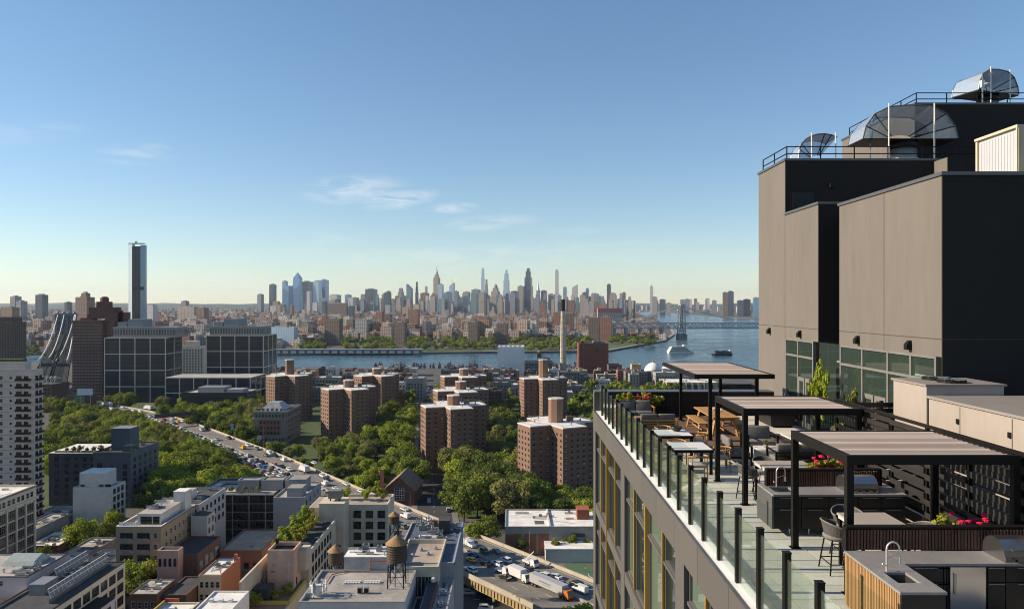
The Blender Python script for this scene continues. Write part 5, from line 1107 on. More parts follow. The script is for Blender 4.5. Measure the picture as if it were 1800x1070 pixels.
    # cream L shaped building with planted roof
    z = 24
    r = thing('courtyard_building', 'long cream concrete courtyard building with planted roof and stair towers', 'building', (-60,215,0))
    CS = mat('cream_concrete', (.7,.59,.45), .85, nz=.14, sc_=.3, nz2=.06); PS = mat('pink_concrete', (.74,.49,.36), .85, nz=.16, sc_=.3, nz2=.07)
    FOOT.extend([(-67,-55.8,176,255),(-67,-41,242,255.4)])
    MB().box(-67,-55.8,201.6,241.9,0,z-1).build('long_wing', CS, r); MB().box(-66.6,-56.2,202,241.9,z-.99,z-.9).build('roof', ROOFD, r)
    MB().box(-67,-66.5,180,255,z-1,z).box(-66.99,-66.51,180,201.5,15,z-1).box(-56.3,-55.8,203,236,z-1,z+.02).build('parapet', CREAM, r)
    MB().box(-67,-41,242,255.4,0,25.2).build('cross_wing', CS, r); MB().box(-66.6,-41.4,242.5,255,25.21,25.3).build('roof', ROOFT, r); MB().box(-58,-41,242,242.5,25.2,26.2).box(-41.5,-41,242.5,255.4,25.2,26.2).box(-58,-41.5,254.9,255.4,25.2,26.2).build('parapet', CREAM, r)
    for k in range(6):
        zz_ = 22.9-3.6*k; wins(r,'f',242,[-51.0,-47.0,-43.1],[zz_],2.5,2.5,'trip')
        wins(r,'r',-55.8,lin(204,227,7),[21.2-3.6*k],1.9,2.4,'door'); wins(r,'r',-55.8,[238.6,240.6],[22.2-3.6*k],1.3,2.2,'door')
    Y = 233; X0, X1 = (561-900)*Y/FP, (604-900)*Y/FP; zt = CZ+(535-886)*Y/FP
    s = MB().box(X0,X1,Y,Y+8,0,zt).build('stair_tower', CS, r); MB().box(X0-.15,X1+.15,Y-.15,Y+8.1,zt,zt+.3).build('cap', CREAM, s); MB().box(X0+2.2,X0+6.2,Y+2.5,Y+5.5,zt+1.1,zt+3.6).build('tank_box', mat('tank_box_grey', (.22,.22,.2), .8), s); MB().box(X0+2.6,X0+3,Y+3,Y+3.4,zt+.3,zt+1.1).box(X0+5.4,X0+5.8,Y+3,Y+3.4,zt+.3,zt+1.1).build('tank_legs', BLACKM, s)
    for q in (3,): win(r,'f',Y,X1-1.6,12.5,1.4,6.5,'trip'); MB().box(X0+2.3,X0+2.6,Y-.1,Y-.01,zt-9,zt-1.5).build('drain_pipe', CREAM, s)
    Y = 194.5; X0, X1 = (470-900)*Y/FP, (516.5-900)*Y/FP; zt = 27
    s = MB().box(X0,X1,Y,Y+7,0,zt-1).box(X0,X1,Y,Y+.4,zt-1,zt).box(X0,X1,Y+6.6,Y+7,zt-1,zt).box(X0,X0+.4,Y+.4,Y+6.6,zt-1,zt).box(X1-.4,X1,Y+.4,Y+6.6,zt-1,zt).build('stair_tower', PS, r); MB().box(X0+.4,X1-.4,Y+.4,Y+6.6,zt-.99,zt-.95).build('sunk_roof', BLACKM, s)
    MB().box(X0-.1,X1+.1,Y-.1,Y-.005,zt-3.3,zt-3.1).build('belt', PINK, s); MB().box(X1-1.5,X1-1.2,Y-.1,Y-.006,zt-11,zt-3.3).build('drain_pipe', CREAM, s); MB().box(X0+.9,X0+2,Y-.05,Y-.005,zt-5.9,zt-5.5).box(X0+1.4,X0+2,Y-.05,Y-.005,zt-4.1,zt-3.8).build('stain', mat('stain_grey', (.25,.22,.22), .9), s); win(s,'r',X1,Y+2.4,18,.9,2,'dark')
    boxpart(r,'side_block',X1+.02,X1+2.2,Y+4,Y+9,20,25.5,CS); MB().lathe([(.45,0),(.45,.8),(.8,.9),(.8,1.2),(.3,1.3)],(X0+.8,Y+5.6,zt),10).build('turbine_vent', BLACKM, s)
    # terracotta terrace with yellow edge in front of the stair tower
    z1 = 16.9; MB().box(-66.5,-56.4,176,194.45,0,z1-1).box(-57.5,-56.4,194.46,201.5,0,z1-1).build('terrace_block', CREAM, r); MB().box(-66.4,-56.9,176.4,194.4,z1-.99,z1-.92).build('terrace_floor', mat('terracotta_floor', (.42,.24,.15), .85, nz=.15), r); MB().box(-56.9,-56.4,186.4,201.5,z1-1,z1).box(-66.4,-56.9,186.0,186.4,z1-1,z1).build('terrace_parapet', mat('yellow_edge', (.66,.48,.1), .7, nz=.15), r)
    MB().box(-66,-62,187,191.5,z1-.9,z1+2.6).build('dark_shed', DKPAN, r)
    for i in range(8): MB().box(-66,-65.2,192+i*.5,192.4+i*.5,z1-.9,z1+.2+.6*i).build('stair_step', STEEL, r)
    # rooftop mast array / white roof with tanks
    z = 30; x0, x1, y0, y1 = -44.5, -22.4, 153, 171.5
    r = bldg('warehouse', 'pale walled warehouse with stained grey roof carrying the big water tank', x0, x1, y0, y1, z, OFFW, mat('stained_roof', (.42,.39,.36), .9, nz=.35, sc_=.14, nz2=.12), par=.5, cop=CONC)
    b = boxpart(r,'bulkhead',-39.2,-28.6,171.52,178,0,33,mat('weathered_white', (.48,.47,.47), .85, nz=.25, sc_=.4),ROOFW); clutter(r,-38.5,-29.5,172.3,177.3,33.15,9,77)
    MB().path([(-41.5,169.2,29.85),(-38.5,171.2,29.9),(-33.2,171.2,29.9),(-33.2,171.2,32.2),(-28.7,171.3,32.2)],.11,6).path([(-41.5,169.2,29.85),(-41.5,164,29.85)],.11,6).build('red_pipe', mat('red_pipe', (.42,.14,.06), .7), r)
    for gx in (-37.6,-33.2):
        for i in range(6):
            for j in range(2): MB().box(gx+i*.62,gx+.5+i*.62,164+j*.8,164.6+j*.8,29.56,29.95).build('skylight', WHITE, r)
    for gx in (-33.4,-32.0): u = MB().box(gx,gx+1.0,158.4,159.4,29.7,30.9).build('air_unit', GREYM, r); MB().box(gx+.1,gx+.9,158.36,158.4,29.85,30.75).build('grille', BLACKM, u)
    # antenna cluster
    a = thing('antenna_cluster', 'ring of white cell antennas and frames at the warehouse roof corner', 'antenna', (-41.6,157.6,29.55)); 
    for i in range(3):
        t = i*2.1; MB().bar((1.4*math.cos(t),1.4*math.sin(t),0),(.5*math.cos(t),.5*math.sin(t),3.6),.1,5).build('strut', STEEL, a, False)
    for zz_ in (1.2, 2.6):
        pts = [(1.7*math.cos(t),1.7*math.sin(t),zz_) for t in np.linspace(0,2*math.pi,13)]; MB().path(pts,.07,5).build('ring', STEEL, a, False)
    for i in range(9): t = i*.7; MB().ob((1.8*math.cos(t),1.8*math.sin(t),2.0),(.16,.36,1.9),t).build('panel_antenna', WHITE, a, False)
    MB().box(-.6,.6,-.5,.5,.2,2.4).build('cabinet', WHITE, a, False); MB().box(-2.2,-1.2,-2,-1,0,1.3).build('equipment_box', GREYM, a, False)
    watertank('large wooden water tank on black legs above the pale warehouse roof', -25.6, 163, 29.5, 2.25, 35.2, 39.0, 41.0)
    watertank('smaller wooden water tank in the courtyard left of the large tank', -45.2, 188, 22, 1.85, 26.0, 28.9, 30.8)
    watertank('small far water tank partly hidden behind the large tank roof', -34.6, 215, 24, 1.5, 28.3, 30.2, 31.6)
    # blue roof building and open courts right of the tank
    r = bldg('loft_building', 'long loft with pale ribbed side wall and blue edge beside the expressway', -28.6, -13.9, 176.5, 209, 30, mat('ribbed_lilac', (.46,.44,.44), .7, nz=.12, sc_=.3), mat('blue_roof', (.12,.15,.2), .8, nz=.3, sc_=.25, nz2=.1), par=.5)
    MB().box(-13.89,-13.7,176.5,209,29.4,30.2).build('blue_edge', mat('blue_trim', (.05,.15,.36), .6), r)
    for y in np.arange(177, 209, .8): MB().box(-13.89,-13.8,float(y),float(y)+.35,0,29.35).build('wall_rib', MATS['ribbed_lilac'], r)
    clutter(r,-27.5,-15,194,208,29.55,22,41,True); boxpart(r,'stair_house',-20,-17,200,204,29.5,33,DKPAN,ROOFD); boxpart(r,'rust_box',-22,-21,206.5,207.7,29.5,31.2,RUST)
    for i in range(7): MB().bar((-27+i*.7,207.5,29.5),(-27+i*.7,207.5,31.6+.5*(i%3)),.16,6).build('vent_stack', STEEL, r)
    r = bldg('loft_building', 'beige parapet loft with sunken light court behind the big water tank', -27, -17.2, 171.6, 192, 30.8, CREAM, ROOFT, par=1.2)
    MB().box(-24.6,-18.5,171.4,171.58,24,28.4).build('court_window', GLASSD, r)
    for i in range(8): MB().box(-24.6+i*.85,-24.48+i*.85,171.3,171.4,24,28.4).build('mullion', CREAM, r)
    for i, (xx, yy) in enumerate(((-23,186),(-19.5,187),(-24.6,182),(-21,183))): MB().lathe([(.5,0),(.5,.5),(.2,.8)],(xx,yy,29.65),8).build('roof_vent', STEEL, r)
    r = bldg('loft_building', 'red walled loft with blue gutter at the bottom edge beside the lilac wall', -19.4, -17.3, 140, 171.3, 27.5, mat('loft_red', (.33,.09,.06), .8, nz=.15, sc_=.4), ROOFD, par=.2); MB().box(-19.62,-19.42,140,171.3,26.6,27.7).build('blue_gutter', MATS['blue_trim'], r); MB().lathe([(.55,0),(.6,.5),(.4,.9)],(-18.4,171,27.5),10).build('white_cap', WHITE, r)
    r = bldg('annex_building', 'dark roofed low annex between the pale warehouse and red loft', -22.3, -19.7, 150, 171, 24, OFFW, ROOFD, par=.3)
    r = bldg('loft_building', 'lilac grey ribbed wall building running down to the bottom picture edge', -17.2, -13.9, 140, 176.4, 26.5, MATS['ribbed_lilac'], ROOFG, par=.4); clutter(r,-16.8,-14.3,142,175,26.2,8,55); 
    # red and white small houses
    r = bldg('row_house', 'narrow brick row house with white roof and cream windowed front', -90.6, -84, 212, 227, 14, REDB, ROOFW, par=.4)
    MB().box(-90.6,-84.01,211.9,211.98,0,13.9).build('cream_front', CREAM, r); wins(r,'f',211.9,lin(-90.4,-84.2,4),[11.2,7.6,4],.95,1.8,'sash'); MB().box(-84.9,-84.2,224,225.5,13.6,15.6).build('chimney_stack', REDB, r); clutter(r,-90,-85,214,225,13.65,4,6)
    r = bldg('row_house', 'dark brick row house with tar roof left of the cream windowed one', -97.5, -91, 205, 219, 11, DKBR, ROOFD, par=.4); wins(r,'f',205,lin(-97,-91.5,3),[8,4.6],1,1.8,'sash')
    r = bldg('row_house', 'grey patched roof row house beside the shaded tree', -106, -98.2, 203, 214, 12, DKBR, ROOFG, par=.3); wins(r,'f',203,lin(-105.6,-98.6,4),[9,5.6],1,1.8,'sash'); clutter(r,-105,-99,205,212,11.75,5,61)
    # bottom: white roofs with yellow edge
    r = bldg('loft_building', 'white roofed building with red and yellow edges at the bottom left of centre', -78, -70.2, 150, 165, 25.2, mat('pale_yellow_wall', (.62,.54,.38), .8), ROOFW, par=.5); MB().box(-78.3,-78.01,150,165,24.6,25.6).build('yellow_edge', MATS['yellow_edge'], r); MB().box(-78,-75,165.01,165.4,24.4,25.9).build('red_edge', mat('red_edge', (.5,.1,.05), .7), r); clutter(r,-77,-71,152,163,24.75,5,18)
    r = bldg('loft_building', 'stepped white roof block with skylight humps below the pink stair tower', -69.8, -61.6, 156, 172, 25, WHITE, ROOFW, par=.4); 
    for i in range(3): MB().box(-68.6+i*2.2,-67.8+i*2.2,166,167,24.6,25.3).build('skylight', WHITE, r)
    # bottom left corner: white pink building, solar roof, pergola deck
    x0, x1, y0, y1, z = -150, -110.3, 167, 183, 30
    WP = mat('white_pink_render', (.6,.54,.56), .85, nz=.1, sc_=.3, nz2=.05)
    r = bldg('corner_building', 'white and pink rendered building with skylight ridge in the lower left corner', x0, x1, y0, y1, z, WP, ROOFG, par=.45, cop=BLACKM)
    MB().add([(-122,175,z-.4),(-114,175,z-.4),(-114,181.5,z-.4),(-122,181.5,z-.4),(-121.5,176,z+.5),(-114.5,176,z+.5),(-114.5,179,z+1.5),(-121.5,179,z+1.5)], [(0,1,5,4),(1,2,6,5),(2,3,7,6),(3,0,4,7),(4,5,6,7)]).build('skylight_ridge', mat('ridge_glass', (.4,.45,.43), .25, nz=.15), r)
    win(r,'r',x1,y1-2.2,26.6,1.2,2.2,'sash'); wins(r,'f',y0,[-117.2,-116.2],[28.6],.6,1.1,'sash'); clutter(r,-119,-111.5,169,182,z-.4,9,71)
    MB().bar((-118.4,y0-.3,10),(-118.4,y0-.3,30),.06,4).bar((-117.6,y0-.3,10),(-117.6,y0-.3,30),.06,4).build('wall_ladder', BLACKM, r); MB().box(-116.4,-115.4,y0-.1,y0-.02,17,23.5).build('blue_door', mat('door_blue', (.12,.18,.24), .6), r)
    x0, x1, y0, y1, z = -110.2, -97, 150, 184, 27.5
    r = bldg('condo_building', 'condo with tan glazed facade and tilted white solar panel rows', x0, x1, y0, y1, z, CREAM, ROOFD, par=.5, cop=BLACKM)
    for k in range(5): wins(r,'r',x1,lin(y0+1,y1-.5,9),[25.2-3.3*k],2.7,2.2,'trip')
    SOL = mat('solar_panel', (.11,.075,.07), .2, nz=.2, spec=.8); 
    for row, (xr, n, ys) in enumerate(((-100.5,16,160),(-106.5,9,172))):
        for i in range(n):
            y = ys+i*1.45; p = MB().ob((xr,y,z+1.9),(.08,1.3,1.8),0,ry=R(-22)).build('solar_panel', SOL, r); MB().ob((xr+.06,y,z+1.9),(.06,1.36,.16),0,ry=R(-22)).ob((xr-.25,y,z+2.77),(.14,1.38,.1)).ob((xr,y-.68,z+1.9),(.14,.07,1.86),0,ry=R(-22)).build('panel_frame', WHITE, p)
        MB().box(xr-.05,xr+.05,ys-.7,ys+n*1.45-.7,z-.4,z+.6).build('rack', STEEL, r)
    boxpart(r,'air_block',-108,-104.5,164,169,z-.4,z+2.0,GREYM); clutter(r,-109,-103,171,183,z-.4,7,83)
    for q, (xa_, ya_, zz_) in enumerate(((-97,163,23.5),(-97,153,21))):
        b = boxpart(r,'pink_bay',xa_+.02,xa_+4.2,ya_,ya_+8.5,0,zz_,WP,BLACKM); win(b,'r',xa_+4.2,ya_+2.2,zz_-2.2,1.4,2.3,'dark'); win(b,'r',xa_+4.2,ya_+6,zz_-2.2,1.4,2.3,'dark')
    p = thing('roof_pergola', 'weathered brown wooden pergola on a roof deck in the lower left corner', 'pergola', (-114,158,24)); MB().box(-122,-108,152,164,0,23.9).build('deck_block', WP, p); FOOT.append((-122,-108,152,164))
    for xx in (-121,-115.5,-110.4):
        for yy in (153.5,162.5): MB().box(xx-.12,xx+.12,yy-.12,yy+.12,23.9,26.6).build('post', mat('weathered_wood', (.16,.12,.09), .85, nz=.25, sc_=1), p)
    for yy in (153.5,162.5): MB().box(-122,-109.6,yy-.1,yy+.1,26.6,26.9).build('beam', MATS['weathered_wood'], p)
    for i in range(24): MB().box(-121.8+i*.52,-121.55+i*.52,152.8,163.2,26.9,27.05).build('slat', MATS['weathered_wood'], p)
    # shaded yard bits: sheds left of centre
    for i, (x0,x1,y0,y1,z,m,rf,lab) in enumerate(((-150,-141,243,262,9,CONCD,ROOFT,'low grey yard shed with rubble on its roof beside the cream loft'),(-141,-131,236,252,8,OFFW,ROOFG,'pale low garage with flat roof left of the round tree'),
        (-150,-142,226,240,10,CONC,ROOFW,'grey garage with white roof beside the cream loft'),(-138,-126,214,224,9,CONCD,ROOFD,'dark roofed shed crowded with air units'),(-160,-143,205,222,15,DKBR,ROOFG,'grey roofed brick shed by the cream loft foot'),(-72,-58,258,270,9,CONCD,ROOFG,'grey low roof behind the courtyard building'),(-100,-70,180,200,7,DKBR,ROOFD,'shaded low brick workshop near the bottom'),(-197,-183,264,284,7,CONCD,ROOFD,'dark roofed low garage between cream loft and white party wall'),(-182,-175,268,290,9.5,CONC,ROOFG,'grey blank walled shed left of the white party wall building'),(-196,-180,296,316,6,CONCD,ROOFT,'low tan roofed shed in front of the blue grey block'),(-174,-162,262,280,6,DKBR,ROOFW,'white roofed brick shed below the white party wall building'))):
        r = bldg('yard_shed', lab, x0,x1,y0,y1,z,m,rf,par=.4); clutter(r,x0+1,x1-1,y0+1,y1-1,z-.35,5 if i!=3 else 12,100+i); 
fg()
# ---------------- trees ----------------
def quads(C, Nn, S, rs):
    """leaf faces: centres, normals, sizes -> vertices"""
    n = len(C); a = rs.normal(size=(n,3)); u = np.cross(Nn, a); u /= np.linalg.norm(u,axis=1,keepdims=True)+1e-9; v = np.cross(Nn, u); v /= np.linalg.norm(v,axis=1,keepdims=True)+1e-9
    s = S[:,None]; return np.stack([C-u*s-v*s*.6, C+u*s-v*s*.6, C+u*s*.7+v*s*.8, C-u*s*.7+v*s*.8], 1).reshape(-1,3)
def meshq(name, V, m):
    me = bpy.data.meshes.new(name); n = len(V)//4; me.vertices.add(len(V)); me.vertices.foreach_set('co', V.astype(np.float32).ravel()); me.loops.add(len(V)); me.loops.foreach_set('vertex_index', np.arange(len(V), dtype=np.int32))
    me.polygons.add(n); me.polygons.foreach_set('loop_start', np.arange(0,len(V),4,dtype=np.int32)); me.materials.append(m); me.update(calc_edges=True); me.validate(); return me
def crown(seed, m, n=4200, rx=.5, rz=.42, zc=.58, leaf=.024, clumps=34, droop=0):
    """unit-height tree crown: leaf clumps over an uneven volume, with gaps"""
    rs = np.random.RandomState(seed); cc = []; cr = []
    for i in range(clumps):
        d = rs.normal(size=3); d /= np.linalg.norm(d); d[2] = d[2]*.9+.12; k = rs.uniform(.55,.92) if i > 6 else rs.uniform(.1,.45)
        cc.append([d[0]*rx*k, d[1]*rx*k, zc+d[2]*rz*k]); cr.append(rs.uniform(.09,.19)*(rx/.45))
    cc = np.array(cc); cr = np.array(cr); idx = rs.choice(clumps, n, p=cr**2/np.sum(cr**2))
    d = rs.normal(size=(n,3)); d /= np.linalg.norm(d,axis=1,keepdims=True); rad = cr[idx]*rs.uniform(.45,1.08,n)
    C = cc[idx]+d*rad[:,None]*np.array([1,1,.8]); C[:,2] -= droop*rs.random_sample(n)
    Nn = d+rs.normal(size=(n,3))*.55+np.array([0,0,.35]); Nn /= np.linalg.norm(Nn,axis=1,keepdims=True)
    V = quads(C, Nn, leaf*rs.uniform(.6,1.35,n), rs)
    return V if m is None else meshq('crown', V, m)
def trunk(seed):
    rs = random.Random(seed); mb = MB(); mb.bar((0,0,0),(0,0,.3),.028,7,0,.02); top = (0,0,.3)
    for i in range(6):
        a = i*1.05+rs.uniform(0,.6); r1 = rs.uniform(.16,.3); p = (r1*math.cos(a), r1*math.sin(a), rs.uniform(.5,.68)); mb.bar((0,0,.24+.02*i),p,.014,5,0,.006)
    mb.bar((0,0,.29),(0,0,.72),.019,6,0,.006); return mb.mesh('trunk', mat('bark', (.1,.075,.055), .9, nz=.3, sc_=3))
LM = [leafmat('leaves_mid', (.175,.205,.038), (.138,.172,.035)), leafmat('leaves_bright', (.265,.305,.042), (.215,.27,.038)), leafmat('leaves_olive', (.185,.185,.062), (.2,.2,.066)), leafmat('leaves_dark', (.095,.13,.032), (.112,.145,.036)), leafmat('leaves_lime', (.3,.29,.045), (.26,.27,.045))]
TRK = [trunk(i) for i in range(3)]
CR = {}
for mi in range(4):
    for v in range(2): CR[(mi, v)] = crown(10*mi+v, LM[mi], 5200, .46+.05*v, .42, .57, .021)
CRF = [crown(70+i, None, 620, .5, .44, .55, .058, 20) for i in range(3)]; MASS = []
CRS = {1: crown(90, LM[1], 1500, .5, .48, .52, .04, 22), 4: crown(91, LM[4], 1500, .5, .48, .52, .04, 22), 2: crown(92, LM[2], 1500, .5, .48, .52, .04, 22)}
TREES = []
ADJ = ('mid green', 'bright green', 'olive green', 'dark green')
def tree(X, Y, h, w, mi, label, group, far=False, z0=0, name='tree'):
    TREES.append((X,Y,w/2))
    if far: MASS.append((X,Y,h,w,mi)); return
    r = thing(name, label, 'tree', (X,Y,z0), rnd.uniform(0,6.28), group)
    ob('trunk', TRK[rnd.randrange(3)], r, scale=(h*.8,h*.8,h)); ob('crown', CR[(mi, rnd.randrange(2))], r, scale=(w,w,h)); return r
def treemass(name, label, items):
    V = []; MI = []
    for (X,Y,h,w,mi) in items:
        v = CRF[rnd.randrange(3)]; a = rnd.uniform(0,6.28); c, s = math.cos(a), math.sin(a); V.append(np.stack([X+(v[:,0]*c-v[:,1]*s)*w, Y+(v[:,0]*s+v[:,1]*c)*w, v[:,2]*h], 1)); MI += [mi]*(len(v)//4)
    me = meshq(name, np.concatenate(V), LM[0])
    for m in LM[1:4]: me.materials.append(m)
    me.polygons.foreach_set('material_index', MI); o = tag(ob(name, me), label, 'trees', kind='stuff'); return o
def onroad(X, Y, m=3):
    for i in range(len(SEG)):
        a, b = FR[i][0], FR[i+1][0]; d = b-a; t = max(0, min(1, (Vector((X,Y))-a).dot(d)/d.length_squared)); p = a+d*t; n = Vector((-d.y,d.x)).normalized(); o = (Vector((X,Y))-p).dot(n); q = (Vector((X,Y))-p).length
        if q < RW+m+2 and -m < o < RW+m and (Vector((X,Y))-p-n*o).length < m+1: return True
    return False
def blocked(X, Y, m=2.5, road_=True):
    if any(f[0]-m < X < f[1]+m and f[2]-m < Y < f[3]+m for f in FOOT): return True
    t = (Y-290)/540
    if 0 <= t <= 1 and abs(X-(-30-67*t)) < 9.5: return True
    if X > 5 and 238 < Y < 262: return True
    return road_ and onroad(X, Y)
def grove(n, poly, h0, h1, kinds, where, group, spacing=6.5, wf=(.88,1.2), far=False, m=2.5):
    xs = [p[0] for p in poly]; ys = [p[1] for p in poly]; k = 0; tr = 0; L_ = []
    while k < n and tr < n*60:
        tr += 1; xq, yq = rnd.uniform(min(xs),max(xs)), rnd.uniform(min(ys),max(ys))
        if not inpoly(xq, yq, poly): continue
        h = rnd.uniform(h0, h1); Y = FP*(CZ-h)/(yq-535); X = (xq-900)*Y/FP
        if blocked(X, Y, m, True) or any((X-t[0])**2+(Y-t[1])**2 < spacing**2 for t in TREES): continue
        mi = rnd.choice(kinds); w = h*rnd.uniform(*wf); L_.append((X, Y, h, w, mi, xq)); TREES.append((X,Y,w/2)); k += 1
    if far: MASS.extend(t[:5] for t in L_); return
    L_.sort(key=lambda t: t[5]); n = len(L_); ym = sorted(t[1] for t in L_)[n//2] if n else 0
    for i, (X, Y, h, w, mi, xq) in enumerate(L_):
        pos = ('front ' if Y < ym else 'back ')+('far left','left','centre left','centre right','right','far right')[min(5, i*6//n)]
        tree(X, Y, h, w, mi, '%s %s tree, %s %s' % ('tall' if h > (h0+h1)/2 else 'smaller', ADJ[mi], pos, where), group)
def plant_all():
    grove(36, [(76,700),(172,702),(235,716),(268,742),(262,770),(180,760),(76,785)], 13, 17, (0,0,1,2), 'of the left park strip below the expressway', 'park trees left of the expressway', 7.5)
    grove(14, [(76,770),(180,775),(250,778),(250,800),(76,800)], 10, 13, (0,1), 'of the row behind the blue grey block', 'park trees left of the expressway', 7)
    grove(46, [(252,772),(300,760),(350,775),(425,815),(432,845),(390,872),(300,875),(262,835)], 14, 18, (0,1,1,0), 'of the dense grove above the bend', 'grove between blue grey block and expressway', 7.5)
    grove(34, [(186,690),(240,685),(330,690),(470,690),(470,730),(440,745),(395,742),(340,724),(270,712),(200,705)], 14, 18, (0,0,2,1), 'of those before the glass grid blocks', 'trees beyond the expressway', 8)
    grove(40, [(440,765),(540,775),(560,755),(660,745),(680,790),(690,850),(640,850),(560,815),(500,790)], 8, 13, (0,1,2,3), 'of the slope between expressway and avenue', 'trees between expressway and avenue', 6)
    grove(14, [(640,700),(700,695),(735,700),(730,745),(690,760),(655,760)], 14, 18, (1,0,3), 'of those along the avenue', 'trees along the avenue', 8)
    grove(52, [(700,775),(760,775),(860,790),(920,800),(945,836),(900,842),(760,838),(728,818)], 14, 20, (1,0,3,2), 'of the tall grove right of the avenue', 'grove right of the avenue', 8.5)
    grove(18, [(728,858),(960,862),(960,888),(860,890),(728,886)], 4, 7, (1,0,1,3), 'of the low bushes before the school hall', 'low bushes by the school hall', 5)
    grove(26, [(860,700),(905,690),(915,760),(900,800),(850,790)], 12, 17, (3,0,2), 'of the shaded court between housing towers', 'trees between housing towers', 7.5)
    grove(16, [(935,810),(1043,820),(1043,880),(930,890)], 9, 14, (0,1,3), 'at the nearest housing tower foot', 'trees at the nearest housing tower', 6.5)
    grove(46, [(1000,668),(1040,655),(1110,662),(1195,668),(1195,690),(1043,740),(1000,720)], 12, 17, (0,1,3,0), 'in the wooded block right of the housing towers', 'wooded block below the red brick plant', 9, far=True)
    grove(26, [(830,660),(905,660),(905,690),(860,700),(690,690),(700,670)], 10, 14, (0,3,1), 'among the low buildings towards the river', 'trees among waterfront buildings', 9, far=True)
    for (xq, yq, h, w, mi, lab) in ((150,911,13,13,1,'round sunlit tree beside the white party wall building'),(165,925,11,9,0,'smaller tree at the right of the round sunlit tree'),(200,893,12,9,1,'slim bright tree by the yellow brown condo'),(190,915,9,8,0,'low tree below the slim bright tree'),
            (252,974,16,15,1,'large sunlit tree in the street before the yellow brown condo'),(240,1000,13,11,0,'shaded lower tree under the large street tree'),(75,958,8,6,0,'small shaded tree beside the cream loft'),(850,905,13,12,0,'bushy tree left of the school hall'),(835,915,11,10,1,'bright bush like tree by the expressway wall'),
            (845,922,9,8,3,'dark tree touching the school hall corner'),(1020,1056,14,13,1,'bright leafy tree at the bottom beside the terrace building'),(1002,935,8,6,0,'slim tree at the edge of the ball court'),(975,945,7,4,2,'thin sparse tree left on the ball court edge'),(1030,940,7,5,0,'small tree by the school annex'),(915,945,6,5,3,'dark shrub under the expressway lamp'),
            (290,1050,9,8,3,'shaded shrub among the bottom row houses'),(330,1048,8,6,0,'pale shrub beside the yellow edged roof'),(905,845,14,14,1,'bright round tree left of the nearest tower base'),(930,880,8,8,1,'small bright tree left of the school roof'),(955,885,7,7,1,'small round bright tree behind the school roof'),(1006,872,8,8,1,'bright tree behind the red roof vent')):
        Y = FP*(CZ-h)/(yq-535); tree((xq-900)*Y/FP, Y, h, w, mi, lab, 'single street and yard trees')
    for s in np.arange(215, RLEN-30, 6.5):   # tree row hiding the near edge of the expressway
        x, y, a = road(float(s), RW+rnd.uniform(2.5,8)); h = rnd.uniform(11,15) if s > 300 else rnd.uniform(8,11); mi = rnd.choice((0,0,1,2))
        if not any((x-t[0])**2+(y-t[1])**2 < 16 for t in TREES) and not blocked(x, y, 1, False): tree(x, y, h, h*rnd.uniform(.8,1.0), mi, '%s tree in the expressway side row, %s' % (ADJ[mi], 'by the dense grove' if s < 400 else 'by the sign gantry' if s < 480 else 'before the glass grid block' if s < 560 else 'at its far left end'), 'tree row along the near expressway edge')
    treemass('wooded_quarter', 'mass of trees among the low buildings towards the near river shore', MASS); MASS.clear()
    # far shore park trees
    for n_, poly in ((60, [(522,588),(570,588),(570,604),(522,604)]), (110, [(602,584),(692,586),(692,606),(602,606)]), (170, [(715,585),(870,584),(870,605),(715,606)]), (170, [(893,582),(1035,580),(1035,606),(893,608)]), (70, [(1072,584),(1150,588),(1150,598),(1078,604)]), (12, [(25,604),(70,608),(70,616),(25,614)])):
        for k in range(n_):
            for _ in range(30):
                xq, yq = rnd.uniform(poly[0][0],poly[1][0]), rnd.uniform(poly[0][1],poly[2][1]); h = rnd.uniform(10,15); Y = FP*(CZ-h)/(yq-535); X = (xq-900)*Y/FP
                if not any((X-t[0])**2+(Y-t[1])**2 < 60 for t in TREES[-900:]) and (Y < 2600): break
            mi = rnd.choice((0,0,1,3)); tree(X, Y, h, h*rnd.uniform(.9,1.3), mi, 'small far %s tree on the opposite shore' % ADJ[mi], 'trees along the far shore', True)
    treemass('far_shore_trees', 'belt of small far trees along the opposite river shore', MASS); MASS.clear()
    # planted roofs
    for (x, y, z, h, mi, lab) in [(-64.5,205+i*5.2,22.9,4.6+1.0*(i%2),1,'airy roof garden shrub on the long cream courtyard building') for i in range(6)]+[(-61.5,208+i*6,22.9,4.6,4,'yellow green roof garden shrub on the long cream courtyard building') for i in range(4)]+\
            [(-56.5,251,25.3,4.0,1,'shrub on the cross wing roof, left end'),(-49.5,250,25.3,4.4,1,'shrub in the middle of the cross wing roof'),(-44.5,250,25.3,4.4,4,'shrub at the right end of the cross wing roof'),(-58.8,192,15.95,3.4,1,'round shrub at the foot of the pink stair tower'),(-64.6,185,16,3.4,1,'shrub on the roof terrace left of the pink tower'),(-61.3,189,15.95,2.6,4,'yellow shrub on the roof terrace left of the pink tower')]+\
            [(-111+i*2.6,283.5,19.5,2.2+.5*(i%2),2,'roof plant on the dark balcony building') for i in range(6)]+[(-205+i*3.1,338,24.2,2.2+.6*(i%3),2,'roof plant on the recessed wing of the blue grey block') for i in range(7)]+[(-118+i*1.2,172+i,27,1.6,4,'yellow plant by the solar panels') for i in range(3)]:
        r = thing('roof_shrub', lab, 'shrub', (x,y,z), rnd.uniform(0,6), 'roof garden shrubs'); ob('leaves', CRS[mi], r, scale=(h*.95,h*.95,h)); ob('stem', TRK[0], r, scale=(h*.5,h*.5,h))
plant_all()
